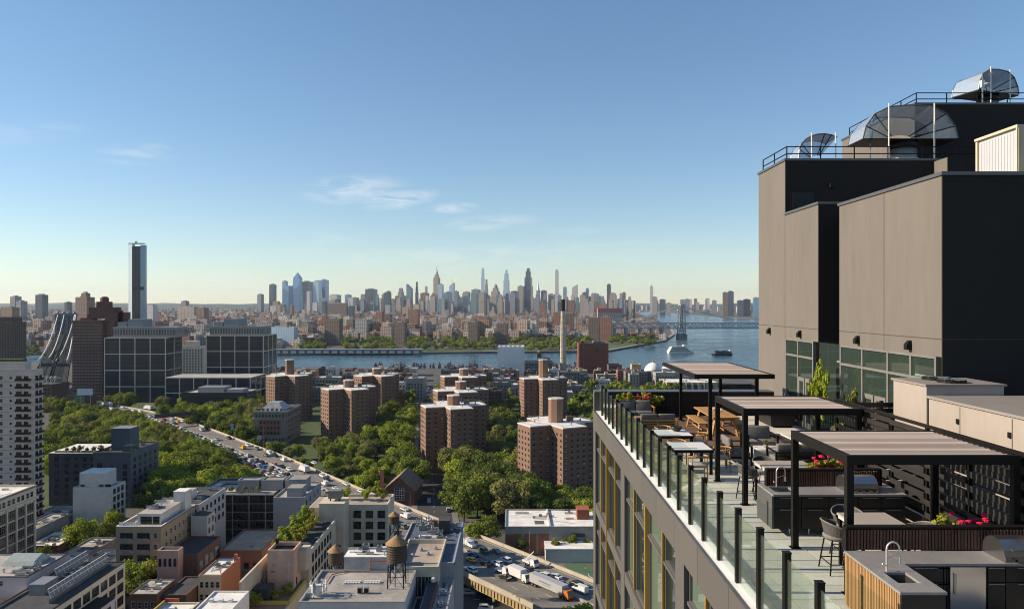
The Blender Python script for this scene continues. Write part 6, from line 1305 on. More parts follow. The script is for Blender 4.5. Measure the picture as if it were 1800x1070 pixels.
# ---------------- vehicles ----------------
CARP = {}
def paint(n, c, r=.25):
    CARP[n] = mat('car_'+n, c, r, nz=.03, spec=.6); return CARP[n]
for n, c in (('white',(.75,.75,.74)),('black',(.015,.015,.017)),('grey',(.17,.175,.18)),('silver',(.45,.46,.47)),('red',(.42,.03,.03)),('blue',(.02,.07,.25)),('yellow',(.75,.4,.02)),('green',(.03,.1,.05)),('orange',(.6,.17,.03)),('pink',(.65,.3,.3))): paint(n, c)
TYRE = mat('tyre', (.012,.012,.012), .9); RIM = STEEL; CGL = mat('car_glass', (.02,.024,.028), .05, spec=.8); LIT = mat('headlamp', (.7,.7,.68), .2); TAIL = mat('tail_lamp', (.35,.02,.02), .3)
def extr(prof, w, mb, m=0, tuck=.0):
    n = len(prof); L_ = [(x, -w/2+(tuck if z > 1.0 else 0), z) for x, z in prof]; Rr = [(x, w/2-(tuck if z > 1.0 else 0), z) for x, z in prof]
    mb.add(L_+Rr, [tuple(range(n)), tuple(range(2*n-1,n-1,-1))]+[(i,i+n,(i+1)%n+n,(i+1)%n) for i in range(n)], m); return mb
PROF = {'sedan': (4.7,1.8,[(2.35,.35),(2.35,.75),(2.2,.85),(1.1,.98),(.35,1.42),(-.95,1.44),(-1.7,1.02),(-2.3,.95),(-2.35,.4)],[(1.0,.99),(.33,1.37),(-.93,1.39),(-1.6,1.02)]),
        'suv': (4.8,1.9,[(2.4,.4),(2.4,.95),(2.25,1.05),(1.2,1.15),(.6,1.7),(-1.9,1.74),(-2.3,1.15),(-2.4,.45)],[(1.12,1.16),(.56,1.65),(-1.85,1.69),(-2.2,1.18)]),
        'van': (5.4,2.0,[(2.7,.45),(2.7,1.0),(2.45,1.2),(1.75,1.3),(1.15,2.2),(-2.65,2.3),(-2.7,.5)],[(1.7,1.32),(1.14,2.12),(.1,2.14),(.1,1.32)])}
def carmeshes(kind):
    L_, w, body, glass = PROF[kind]
    b = extr(body, w, MB(), 0, .14).mesh('car_body_'+kind, CARP['white'])
    g = MB(); extr([(x, z) for x, z in glass], w+.02, g, 0, .13)
    if kind != 'van':
        (x0,z0),(x1,z1),(x2,z2),(x3,z3) = glass
        g.add([(x0+.03,-w/2+.2,z0+.02),(x0+.03,w/2-.2,z0+.02),(x1+.08,w/2-.28,z1-.01),(x1+.08,-w/2+.28,z1-.01)],[(0,1,2,3)]); g.add([(x3-.1,-w/2+.2,z3+.02),(x3-.1,w/2-.2,z3+.02),(x2-.1,w/2-.28,z2-.01),(x2-.1,-w/2+.28,z2-.01)],[(3,2,1,0)])
    gm = g.mesh('car_glass_'+kind, CGL)
    wm = MB().bar((0,-.11,0),(0,.11,0),.33,12).mesh('car_tyre', TYRE); rm = MB().bar((0,-.12,0),(0,.12,0),.19,10).mesh('car_rim', RIM)
    whole = MB(); 
    extr(body, w, whole, 0, .14); o = len(whole.v); whole.v += g.v; whole.f += [tuple(i+o for i in f) for f in g.f]; whole.m += [1]*len(g.f)
    for sx_ in (-L_*.31, L_*.31):
        for sy_ in (-w/2+.05, w/2-.05): whole.bar((sx_,sy_-.11,.33),(sx_,sy_+.11,.33),.33,8,2)
    return b, gm, wm, rm, L_, w, whole
CM = {k: carmeshes(k) for k in PROF}
WHOLE = {}
def swap(o, m):
    o.material_slots[0].link = 'OBJECT'; o.material_slots[0].material = m
def car(kind, colour, x, y, z, a, label, parts=True, group='vehicles on the expressway', name=None):
    b, gm, wm, rm, L_, w, whole = CM[kind]; nm = name or {'sedan':'car','suv':'sport_utility_car','van':'van'}[kind]
    if not parts:
        if (kind, colour) not in WHOLE: WHOLE[(kind,colour)] = whole.mesh('car_%s_%s' % (kind, colour), [CARP[colour], CGL, TYRE])
        return tag(ob(nm, WHOLE[(kind,colour)], None, (x,y,z), a), label, 'car' if kind != 'van' else 'van', group)
    r = thing(nm, label, 'car' if kind != 'van' else 'van', (x,y,z), a, group); o = ob('body', b, r); swap(o, CARP[colour]); ob('windows', gm, r)
    for sx_ in (-L_*.31, L_*.31):
        for sy_ in (-w/2+.05, w/2-.05): wh = ob('wheel', wm, r, (sx_,sy_,.33)); ob('rim', rm, wh)
    for sy_ in (-1,1):
        MB().box(L_/2-.06,L_/2+.015,sy_*w*.36-.18,sy_*w*.36+.18,.62,.76).build('headlight', LIT, r, False); MB().box(-L_/2-.015,-L_/2+.06,sy_*w*.38-.16,sy_*w*.38+.16,.72,.88).build('tail_light', TAIL, r, False)
    return r
def truck(x, y, z, a, label, boxl=6.5, cab='white', box='white', group='vehicles on the expressway', semi=False, h=3.7):
    r = thing('semi_truck' if semi else 'box_truck', label, 'truck', (x,y,z), a, group); c0 = boxl/2+.3
    MB().box(-boxl/2,boxl/2,-1.25,1.25,1.1,h).build('cargo_box', CARP[box], r, False); MB().box(-boxl/2+.1,boxl/2+.2,-.5,.5,.75,1.08).build('chassis', BLACKM, r, False)
    MB().box(-boxl/2-.02,boxl/2+.02,-1.27,1.27,1.0,1.12).build('bottom_rail', STEEL, r, False)
    cb = MB(); cb.prism([(c0,-1.15),(c0+2.1,-1.15),(c0+2.1,1.15),(c0,1.15)],.55,1.55); o = cb.prism([(c0,-1.12),(c0+2.0,-1.12),(c0+2.0,1.12),(c0,1.12)],1.55,2.7,top=[(c0,-1.0),(c0+1.5,-1.0),(c0+1.5,1.0),(c0,1.0)]).build('cab', CARP[cab], r, False)
    MB().add([(c0+2.02,-.95,1.62),(c0+2.02,.95,1.62),(c0+1.62,.85,2.6),(c0+1.62,-.85,2.6)],[(0,1,2,3)]).build('windscreen', CGL, r, False)
    wm, rm = CM['van'][2:4]; xs = [c0+1.2,-boxl/2+1.2]+([-boxl/2+2.5,boxl/2-1.0,boxl/2+.2] if semi else [])
    for xx in xs:
        for sy_ in (-1.1,1.1): wh = ob('wheel', wm, r, (xx,sy_,.5), scale=(1.5,1.5,1.5)); ob('rim', rm, wh)
    if semi:
        PM = mat('truck_print', (.2,.22,.27), .6)
        MB().box(-3,2.2,-1.262,-1.255,2.3,2.75).box(-1.2,2.2,-1.262,-1.255,1.75,1.95).build('side_print', PM, r, False)
    return r
def P6(xq, yq, z=RZ+.6): return px(xq, yq, z)
PLACED = []
def heading(x, y):
    best = min(range(len(U)-1), key=lambda i: ((FR[i][0]+FR[i+1][0])/2-Vector((x,y))).length); d = FR[best+1][0]-FR[best][0]; return math.atan2(d.y, d.x)
def put(kind, colour, xq, yq, label, flip=False, parts=True, da=0):
    x, y = P6(xq, yq); a = heading(x, y)+(math.pi if flip else 0)+da; PLACED.append((x,y,3.2 if kind in PROF else 6)); return car(kind, colour, x, y, RZ+.012, a, label, parts)
for q in (('van','white',826,957,'white van with a white trailer on the expressway beside the lilac wall',1),('sedan','white',823,949,'white car just behind the white van near the lilac wall',1),('suv','green',851,968,'dark green car on the expressway, left of the dark blue one',1),('sedan','blue',831,974,'bright blue car close to the lilac wall',0),('sedan','grey',872,968,'dark blue grey car right of the dark green car',1),
          ('sedan','yellow',829,983,'yellow taxi half hidden at the expressway edge by the lilac wall',0),('sedan','black',854,990,'black sedan behind the towed white car',0),('suv','white',874,990,'white car with open roof rack in the middle lanes above the box truck',0),('suv','white',889,984,'white sport utility car right of the other white one above the box truck',0),
          ('sedan','black',888,1014,'black car riding under the white towed car before the box truck',0),('suv','black',927,1001,'black car between work truck and box truck',0),('suv','white',957,1011,'white hatchback above the long semi trailer',0),('sedan','white',977,1012,'white car with dark roof right of the white hatchback',0),
          ('sedan','grey',986,1024,'dark sedan half hidden beside the semi trailer',0),('suv','black',1014,1026,'black car beside the terrace building edge',0),('van','white',1020,1036,'small white delivery van beside the terrace building edge',0),
          ('sedan','white',711,894,'white car alone on the outer lane left of the roof vents',1),('van','white',713,907,'white camper van behind the courtyard building roof',0),('sedan','white',590,858,'white sedan nearest the yellow sunlit barrier',1),('sedan','white',566,858,'white sedan left of the barrier side white sedan',1),('sedan','black',601,864,'black sedan below the two white sedans',0),
          ('van','white',571,850,'white van in the middle of the jam above the pale stair box',0),('suv','grey',548,852,'grey car close to the pale stair box',0),('sedan','white',635,863,'white sedan at the barrier left of the church',1),('sedan','white',609,850,'white sedan at the barrier right of the white box truck',1),('sedan','black',575,842,'dark sedan right of the white box truck',1),('sedan','black',578,866,'black sedan near the roof tank box',0),
          ('van','white',499,808,'white motorhome next to a pink lorry on the expressway',0),('suv','pink',482,816,'pink lorry cab in the jam left of the motorhome',0),('van','yellow',427,787,'yellow school bus on the expressway',0),('van','silver',435,801,'silver bus like van behind the school bus',0),('sedan','white',552,813,'white car on the ramp lawn right of the box truck',1)):
    put(*q[:5], flip=bool(q[5]))
x, y = P6(909,1013); PLACED.append((x,y,7)); truck(x, y, RZ+.012, heading(x,y)+math.pi, 'white box truck with grey lettering in front of the semi truck', 6.2)
x, y = P6(964,1034); PLACED.append((x,y,11)); truck(x, y, RZ+.012, heading(x,y)+math.pi, 'long silver white semi trailer truck with orange cab', 14.5, 'orange', 'silver', semi=True)
x, y = P6(536,828); PLACED.append((x,y,6)); truck(x, y, RZ+.012, heading(x,y), 'white box truck under the trees at the slope edge', 6.2)
x, y = P6(929,989); PLACED.append((x,y,6)); r = truck(x, y, RZ+.012, heading(x,y)+math.pi, 'white work truck with raised crane boom above the black car', 3.6, h=1.7); MB().bar((-1,0,1.7),(2.4,.2,5.0),.16,5).build('boom', WHITE, r, False)
x, y = P6(880,1003); PLACED.append((x,y,4)); r = truck(x, y, RZ+.012, heading(x,y)+math.pi, 'small white tow truck with a low flatbed left of the box truck', 3.6, h=1.35)
for xq, yq, lab, L_ in ((191,713,'long white lorry trailer far along the expressway by the trees',9),(262,719,'second white lorry trailer far along the expressway',9)):
    x, y = P6(xq,yq); PLACED.append((x,y,8)); truck(x, y, RZ+.012, heading(x,y), lab, L_)
rr = random.Random(5); cols = ['white']*16+['black']*9+['grey']*6+['silver']*5+['red']*2+['blue']*1+['yellow']*1
for lane in (2.6, 6.3, 10.2, 15.4, 19.2, 23.2):
    s = 60+rr.uniform(0,8)
    while s < RLEN-6:
        x, y, a = road(s, lane); dens = 1.0 if s > 205 else .5
        if rr.random() < (dens if lane > 12 else dens*.42) and not any((x-q[0])**2+(y-q[1])**2 < (q[2]+3)**2 for q in PLACED):
            kind = rr.choice(('sedan','sedan','suv','suv','van') if s > 200 else ('sedan','suv')); c = rr.choice(cols)
            if kind == 'van' and c in ('yellow','red'): c = 'white'
            zone = 'by the roof garden' if s < 180 else 'by the barrier' if s < 240 else 'by the white box truck' if s < 300 else 'by the slope trees' if s < 360 else 'by the institution' if s < 420 else 'by the dense grove' if s < 480 else 'by the sign gantry' if s < 530 else 'at the far end'; lw = {2.6:'farthest',6.3:'second farthest',10.2:'far inner',15.4:'near inner',19.2:'second nearest',23.2:'nearest'}[lane]
            car(kind, c, x, y, RZ+.012, a+(math.pi if lane < 12 else 0), '%s %s in the %s lane of the expressway, %s' % (c, {'sedan':'car','suv':'tall car','van':'van'}[kind], lw, zone), False)
        s += rr.uniform(5.9, 8.4) if lane > 12 else rr.uniform(7.5, 17)
for k in range(44):   # avenue: parked and moving
    side = rr.choice((-6.2,-6.2,6.2,-2.2,2.2)); t = rr.uniform(.03,.95); p = Vector((-30,290)).lerp(Vector((-97,830)), t); d = Vector((-67,540)).normalized(); n = Vector((-d.y,d.x)); q = p+n*side
    if any((q.x-w[0])**2+(q.y-w[1])**2 < 36 for w in PLACED): continue
    PLACED.append((q.x,q.y,3)); c = rr.choice(cols+['red','red']); car(rr.choice(('sedan','suv')), c, q.x, q.y, .03, math.atan2(d.y,d.x)+(math.pi if side > 0 else 0), '%s car %s on the avenue, %s' % (c, ('parked at the left kerb' if side > 5 else 'parked at the right kerb') if abs(side) > 5 else 'driving', 'near the church' if t < .2 else 'at the crossing' if t < .4 else 'beside the front tower' if t < .65 else 'towards the river'), t < .25, 'cars on the avenue')
for x, y, c, a, lab in ((-14,233,'silver',0,'silver car parked under the expressway by the crosswalk street'),(-8,221,'white',0,'white car on the cross street at the bottom edge'),(-88.5,196,'white',1.57,'white car in the shaded street among the row houses'),(-91,235,'black',1.57,'dark car in the shaded yard by the metal roof warehouse'),(-100,266,'grey',0,'grey car parked in the yard before the balcony building'),(-12,296,'white',.1,'white car behind the school hall')):
    car('suv', c, x, y, .04, a, lab, True, 'cars in the side streets')
# ---------------- lamps, signs, people ----------------
def lamp(xq, yb, h, label, z=0, arm=-2.2):
    X, Y = px(xq, yb, z); r = thing('street_lamp', label, 'street lamp', (X,Y,z), 0, 'street lamps'); MB().bar((0,0,0),(0,0,h),.12,6,0,.07).build('pole', GREYM, r, False); MB().path([(0,0,h),(arm*.5,0,h+.35),(arm,0,h+.3)],.05,5).build('arm', GREYM, r, False); MB().box(min(arm,arm-.5),max(arm,arm-.5),-.14,.14,h+.2,h+.36).build('lamp_head', GREYM, r, False)
for a in ((931,976,10,'street lamp beside the ball court fence',0),(640,868,10,'street lamp at the barrier left of the church',0),(721,905,10,'street lamp right of the church gable',0),(522,812,9,'street lamp at the slope edge left of the box truck',0),(565,842,9,'bare lamp pole below the slope trees',0),(480,796,9,'lamp pole beside the expressway at the institution',0),(440,765,9,'lamp pole near the flagpole by the institution',0),(816,990,16,'tall lamp pole rising beside the blue edged loft',0),(634,812,8,'small lamp on the ramp road',0)): lamp(*a)
X, Y = px(464,790,6); tag(MB().bar((X,Y,0),(X,Y,21),.2,6,0,.12).build('flagpole', RUST), 'tall reddish pole beside the institution front', 'pole')
def sign(xq, yb, w, h, zc, m, label, z=6):
    X, Y = px(xq, yb, z); r = thing('road_sign', label, 'sign', (X,Y,0)); MB().box(-w/2,w/2,-.08,.08,zc-h/2,zc+h/2).build('panel', m, r, False); MB().bar((-w*.3,.12,0),(-w*.3,.12,zc),.08,5).bar((w*.3,.12,0),(w*.3,.12,zc),.08,5).build('posts', GREYM, r, False)
SG = mat('sign_green', (.02,.16,.1), .5); SB = mat('sign_blue', (.35,.45,.6), .5); sign(537,822,2.4,3.2,7,SG,'green road sign at the lawn below the box truck'); sign(457,784,2.2,2.4,11,SB,'pale blue road sign beside the tall reddish pole'); sign(408,766,2.0,4,12,SB,'small blue banner sign near the expressway trees'); sign(670,770,1.8,3.2,4.5,SG,'small green sign at the avenue crossing',0)
x, y, a = road(455, 13); r = thing('sign_gantry', 'black overhead sign gantry across the far expressway lanes', 'sign', (x,y,RZ), a); MB().box(-.3,.3,-13,13,6.4,9.2).build('sign_board', DKPAN, r, False)
for sy_ in (-12.5,12.5): MB().bar((0,sy_,0),(0,sy_,6.5),.25,6).build('post', GREYM, r, False)
def person(label, X, Y, z, pose, shirt, trouser, rz):
    """one continuous skinned figure"""
    J = {'pel':(0,0,.95,.15),'sp':(0,.01,1.15,.14),'ch':(0,.02,1.36,.16),'nk':(0,.0,1.5,.06),'hd':(0,-.02,1.62,.1),'tp':(0,0,1.73,.08)}
    w = pose
    for s, sg in (('l',-1),('r',1)):
        J.update({s+'sh':(sg*.2,.02,1.42,.065),s+'el':(sg*.27,.02-w*sg*.12,1.15,.045),s+'ha':(sg*.27,-.12-w*sg*.2,.93,.035),s+'hp':(sg*.1,0,.9,.1),s+'kn':(sg*.11,-.03+w*sg*.2,.5,.065),s+'an':(sg*.11,.03+w*sg*.34,.08,.045),s+'to':(sg*.12,-.14+w*sg*.34,.03,.035)})
    ks = list(J); E_ = [('pel','sp'),('sp','ch'),('ch','nk'),('nk','hd'),('hd','tp')]
    for s in 'lr': E_ += [('ch',s+'sh'),(s+'sh',s+'el'),(s+'el',s+'ha'),('pel',s+'hp'),(s+'hp',s+'kn'),(s+'kn',s+'an'),(s+'an',s+'to')]
    bm = bmesh.new(); sk = bm.verts.layers.skin.verify(); vv = [bm.verts.new(J[k][:3]) for k in ks]
    for v, k in zip(vv, ks): v[sk].radius = (J[k][3],J[k][3]*.85); v[sk].use_root = k == 'pel'
    for a, b in E_: bm.edges.new((vv[ks.index(a)], vv[ks.index(b)]))
    me = bpy.data.meshes.new('person'); bm.to_mesh(me); bm.free()
    m = bpy.data.materials.new('person_clothes'); m.use_nodes = True; N = m.node_tree.nodes; L = m.node_tree.links; b = N['Principled BSDF']; tc = N.new('ShaderNodeTexCoord'); s = N.new('ShaderNodeSeparateXYZ'); L.new(tc.outputs['Object'], s.inputs[0]); cr = N.new('ShaderNodeValToRGB'); cr.color_ramp.interpolation = 'CONSTANT'
    mr = N.new('ShaderNodeMath'); mr.operation = 'MULTIPLY'; mr.inputs[1].default_value = .5; L.new(s.outputs[2], mr.inputs[0]); L.new(mr.outputs[0], cr.inputs[0]); L.new(cr.outputs[0], b.inputs['Base Color'])
    el = cr.color_ramp.elements; el[0].position = 0; el[0].color = (.03,.03,.03,1); el[1].position = .05; el[1].color = (*trouser,1)
    for pos, c in ((.48,shirt),(.75,(.35,.2,.14)),(.83,(.03,.02,.015))): e = el.new(pos); e.color = (*c,1)
    me.materials.append(m); o = ob('person', me, None, (X,Y,z), rz); o.modifiers.new('skin','SKIN'); sb = o.modifiers.new('sub','SUBSURF'); sb.levels = sb.render_levels = 2; tag(o, label, 'person')
for xq, yb, p, s, t, rz, lab in ((986,978,1,(.5,.5,.5),(.05,.05,.06),1,'person in a pale top walking at the far left of the ball court'),(993,979,.5,(.55,.2,.15),(.4,.4,.42),2,'person in a reddish top beside the first player on the court'),(1004,985,1,(.03,.03,.04),(.03,.03,.04),0,'person in dark clothes in the middle of the court path'),(1010,980,.3,(.45,.05,.05),(.05,.05,.06),3,'person in a red top near the court fence'),(1029,1004,.8,(.6,.6,.6),(.1,.1,.15),1.5,'person in a white top alone on the right green court')):
    X, Y = px(xq, yb, .05); person(lab, X, Y, .05, p, s, t, rz)
# ---------------- the terrace building in the foreground ----------------
def Zc(v): return CZ+v
STUC = mat('taupe_stucco', (.178,.161,.144), .9, nz=.1, sc_=.4, nz2=.05, bump=.05, stretch=(1,1,.22))
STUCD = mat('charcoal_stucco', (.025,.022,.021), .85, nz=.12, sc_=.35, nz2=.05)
FASC = mat('taupe_metal_panel', (.118,.11,.103), .55, nz=.06, sc_=.4, spec=.5, rnd_=.05)
COPE = mat('coping_metal', (.16,.16,.165), .4, metal=.5, nz=.08)
GOLD = mat('gold_fin', (.5,.3,.07), .4, metal=.4, nz=.08)
PGL = glassmat('rail_glass', (.94,.985,.95), .045, dark=(.6,.74,.62))
WGL = glassmat('curtain_wall_glass', (.1,.16,.12), .75, dark=(.02,.035,.028)); WGB = glassmat('curtain_wall_blind', (.2,.3,.2), .85, dark=(.13,.18,.135))
MULL = mat('mullion_grey', (.13,.127,.12), .5, nz=.05)
def facade_left():
    r = thing('terrace_building', 'taupe panelled building with gold fins carrying the roof terrace at right', 'building', (20,21,0)); FOOT.append((3,45,0,48))
    MB().box(4.02,44,4,34.4,0,F-.66).box(13,44,34.4,44,0,F-.7).build('wall', mat('body_dark', (.05,.05,.05), .7), r)
    n = 14
    for i in range(n): y = 4.3+i*2.15; MB().box(3.8,4.3,y,min(y+2.135,34.4),F-.655,F+.16).build('fascia_panel', FASC, r)
    MB().box(3.78,3.84,4.3,34.42,F+.161,F+.185).build('edge_coping', COPE, r); MB().box(3.84,4.15,4.3,34.3,F+.161,F+.175).build('white_curb', WHITE, r)
    win_d = unitwin('curtain_window', 1, 1, WGL, MULL, .03); win_b = unitwin('curtain_window_blind', 1, 1, WGB, MULL, .03); top = F-.66
    for s in range(7):
        zt = top-3.72*s; zb = zt-3.3
        MB().box(3.82,4.01,4.3,34.3,zb-.42,zb).build('spandrel', FASC, r)
        for ci, yc in enumerate((8.1,16.7,25.3)):
            ys = [yc+.45, yc+2.1, yc+4.3, yc+6.5, yc+8.15]
            for j in range(4):
                a, b = ys[j]+.08, ys[j+1]-.08
                for (z0, z1) in ((zt-.78,zt-.02),(zb+.02,zt-.86)):
                    blind = (j == 3 or (j == 1 and ci == 1)); m_ = win_b if blind else win_d
                    w = b-a; ob('window', m_, r, (4.0-20, (a+b)/2-21, (z0+z1)/2), R(-90), (w,1,z1-z0))
                MB().box(3.86,4.0,a,b,zt-.86,zt-.78).build('transom', MULL, r)
    for yc in (8.1,16.7,25.3,33.95):
        MB().box(3.81,4.01,yc-.43,yc+.43,0,top).build('column_cover', FASC, r)
    for yc in (8.1,16.7,25.3):
        for s in range(7):
            zt = top-3.72*s
            for dy in (2.1,6.5): MB().box(3.84,3.9,yc+dy-.05,yc+dy+.05,zt-3.25,zt-.03).build('thin_fin', GOLD, r)
        MB().box(3.79,3.9,yc+4.2,yc+4.38,0,top-.02).build('thick_fin', GOLD, r)
    # rear parapet
    MB().box(4.3,12,33.7,34.38,F-.6,F+1.04).build('rear_parapet', mat('parapet_dark', (.035,.034,.034), .7, nz=.1), r); MB().box(3.8,12,33.6,34.45,F+1.04,F+1.1).build('rear_coping', COPE, r); MB().box(3.8,4.28,33.9,34.4,F+.17,F+1.04).build('corner_panel', FASC, r)
    MB().box(12.05,44,4,20.3,F-.6,F-.06).build('plant_roof', ROOFD, r)
facade_left()
def railing():
    r = thing('glass_railing', 'glass panel railing with black posts along the left terrace edge', 'railing', (4.0,20,F+.1))
    pm = MB().box(-.05,.05,-.05,.05,-.06,1.37).mesh('rail_post', BLACKM); cm = MB().box(-.056,.056,-.056,.056,1.37,1.385).mesh('post_cap', BLACKM); gm = MB().box(-.008,.008,-.5,.5,.04,1.29).mesh('glass_panel', PGL)
    for k in range(22):
        y = 9.54+1.145*k-1.145
        if y > 33.3: break
        p = ob('post', pm, r, (0,y-20,0)); ob('post_cap', cm, p)
        if y+1.2 < 33.8: ob('glass_panel', gm, r, (0,y+.5725-20,0), scale=(1,1.035,1))
railing()
def floor():
    base = struct(MB().box(4.16,12.0,4.5,33.65,F-.5,F-.06).build('terrace_floor', mat('floor_gap', (.05,.05,.05), .9)))
    TM = [mat('paver_%d' % i, c, .8, nz=.1, sc_=1.2, nz2=.06, rnd_=.09) for i, c in enumerate(((.74,.7,.63),(.79,.745,.67),(.68,.645,.58)))]
    ts = .64; pm = [MB().box(0,ts-.018,0,ts-.018,F-.055,F).mesh('paver', m) for m in TM]; rr = random.Random(1)
    nx = 9; k = 0
    for i in range(12):
        for j in range(33):
            x, y = 4.2+i*ts, 8.2+j*ts
            if y+ts > 25.9 and x < 10.0: continue
            if x > 9.4 and y < 20.2: continue
            if y > 29: continue
            if k >= 296: break
            if x+ts > 12: continue
            ob('paver', rr.choice(pm), base, (x,y,rr.uniform(-.002,.002))); k += 1
    MB().box(10.04,12,28.96,33.6,F-.058,F-.01).build('paver_field', TM[0], base)
    WM_ = [mat('deck_plank_%d' % i, c, .75, nz=.2, sc_=2.2, stretch=(.5,6,1), rnd_=.12) for i, c in enumerate(((.2,.125,.085),(.23,.145,.1),(.17,.105,.075)))]
    pk = [MB().box(4.2,9.98,0,.137,F-.055,F+.002).mesh('deck_plank', m) for m in WM_]
    y = 25.95
    while y < 33.5: ob('deck_plank', rr.choice(pk), base, (0,y,0)); y += .145
floor()
# ---------------- roof tower ----------------
SG_ = glassmat('storefront_glass', (.42,.52,.44), .35, dark=(.06,.09,.075))
def tower_block():
    r = thing('roof_tower', 'tall taupe and charcoal stucco stair and plant tower at the right', 'building', (16,26,F)); zf = Zc(-1.47); W = 12.0
    MB().box(W,30,20.5,26.9,zf,Zc(3.6)).build('front_block', STUC, r); MB().box(W,30,28.77,32.25,zf,Zc(3.92)).build('middle_block', STUC, r); MB().box(W,23,32.25,35.7,F-.6,Zc(6.3)).build('high_block', STUC, r)
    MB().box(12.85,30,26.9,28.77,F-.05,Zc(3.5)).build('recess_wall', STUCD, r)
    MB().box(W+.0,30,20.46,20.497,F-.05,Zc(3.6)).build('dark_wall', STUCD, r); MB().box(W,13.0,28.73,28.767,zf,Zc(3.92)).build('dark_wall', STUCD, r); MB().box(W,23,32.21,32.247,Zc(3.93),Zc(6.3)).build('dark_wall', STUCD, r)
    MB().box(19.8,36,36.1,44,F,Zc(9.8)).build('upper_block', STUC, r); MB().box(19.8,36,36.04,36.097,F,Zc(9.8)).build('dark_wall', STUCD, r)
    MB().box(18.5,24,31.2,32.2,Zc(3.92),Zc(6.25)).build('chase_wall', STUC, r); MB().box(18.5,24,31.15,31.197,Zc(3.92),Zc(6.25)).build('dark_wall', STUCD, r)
    # copings
    def cop(x0,x1,y0,y1,z,t=.34):
        e = .05; mb = MB().box(x0-e,x0+t,y0-e-.04,y1+e,z,z+.1).box(x0+t,x1,y0-e-.04,y0+t,z,z+.1).box(x0+t,x1,y1-t,y1+e,z,z+.1); mb.build('coping', COPE, r)
    cop(W,30,20.5,26.9,Zc(3.6)); cop(W,30,28.77,32.2,Zc(3.92)); cop(W,23,32.25,35.7,Zc(6.3)); cop(19.8,36,36.1,44,Zc(9.8)); MB().box(12.5,30,21,26.5,Zc(3.6),Zc(3.64)).build('roof', ROOFG, r)
    # control joints, thin strips darker than the wall
    J = mat('joint_dark', (.08,.07,.06), .9)
    mb = MB(); zj = Zc(-.985)
    mb.box(W-.006,W-.001,20.5,26.9,zj,zj+.025).box(W-.006,W-.001,28.77,35.7,zj,zj+.025)
    for y in (15480/654.,): mb.box(W-.006,W-.001,y-.012,y+.012,zf,Zc(3.58))
    mb.box(W-.006,W-.001,32.24,32.262,F,Zc(3.9)); mb.box(W,30,20.452,20.459,zj,zj+.025); mb.build('control_joints', J, r)
    # storefronts
    for nm, ys, wall_y in (('a',(26.75,25.1,23.4,22.05,20.75),1),('b',(32.1,30.75,29.2),1)):
        for a, b in zip(ys[1:], ys[:-1]):
            for z0, z1 in ((Zc(-2.12),zf-.06),(F+.05,Zc(-2.2))):
                p = MB().box(W+.02,W+.035,a+.04,b-.04,z0,z1).build('storefront_pane', SG_, r)
        m = MB()
        for y in ys: m.box(W-.04,W+.08,y-.045,y+.045,F,zf)
        m.box(W-.035,W+.08,ys[-1],ys[0],Zc(-2.2),Zc(-2.12)); m.box(W-.035,W+.08,ys[-1],ys[0],zf-.07,zf+.0); m.box(W-.035,W+.08,ys[-1],ys[0],F,F+.06); m.build('storefront_frame', mat('storefront_alu', (.3,.29,.27), .45, metal=.4), r)
    for y0, y1 in ((23.45,25.05),(29.25,30.7)):
        for q in (0,1):
            a = y0+(y1-y0)*q/2+.04; b = y0+(y1-y0)*(q+1)/2-.04; d = MB().box(W-.05,W-.01,a,a+.13,F+.02,Zc(-3.0)).box(W-.05,W-.01,b-.13,b,F+.02,Zc(-3.0)).box(W-.05,W-.01,a+.13,b-.13,Zc(-3.16),Zc(-3.0)).box(W-.05,W-.01,a+.13,b-.13,F+.02,F+.28).build('door', MATS['storefront_alu'], r); MB().box(W-.035,W-.025,a+.13,b-.13,F+.28,Zc(-3.16)).build('door_glass', SG_, d)
    # room behind the glass
    RW_ = mat('room_wall', (.3,.31,.27), .8); MB().box(12.1,17,20.51,20.6,F,zf).build('room_end_wall', STUC, r); MB().box(16.9,17,20.6,32.2,F,zf).build('room_back_wall', RW_, r); MB().box(12.1,16.9,20.6,32.2,F-.05,F-.01).build('room_floor', CONCD, r)
    MB().box(15,16.6,26.0,26.06,F,zf-.3).build('green_panel', mat('green_panel', (.5,.58,.3), .7), r); MB().box(12.6,14.2,25.6,25.66,F,zf-.3).build('green_panel', MATS['green_panel'], r); MB().box(12.02,12.85,26.9,28.7,F,zf).build('corner_glass', SG_, r)
    em = bpy.data.materials.new('lamp_tube'); em.use_nodes = True; b = em.node_tree.nodes['Principled BSDF']; b.inputs['Emission Color'].default_value = (1,.95,.85,1); b.inputs['Emission Strength'].default_value = 3.0
    for x, y0, y1 in ((14,21.2,23.6),(14,23.9,26.3),(14,29.2,31.5)): MB().box(x-.06,x+.06,y0,y1,Zc(-2.48),Zc(-2.4)).build('linear_lamp', em, r)
    # wall lamps
    for y in (34.1,30.5,25.4,22.1):
        s = MB().box(W-.16,W-.001,y-.09,y+.09,Zc(-1.36),Zc(-1.2)).add([(W-.16,y-.09,Zc(-1.2)),(W-.16,y+.09,Zc(-1.2)),(W-.001,y+.09,Zc(-1.2)),(W-.001,y-.09,Zc(-1.2)),(W-.06,y-.07,Zc(-1.08)),(W-.06,y+.07,Zc(-1.08)),(W-.001,y+.07,Zc(-1.08)),(W-.001,y-.07,Zc(-1.08))],[(0,1,5,4),(1,2,6,5),(2,3,7,6),(3,0,4,7),(4,5,6,7)]).build('wall_lamp', BLACKM, r)
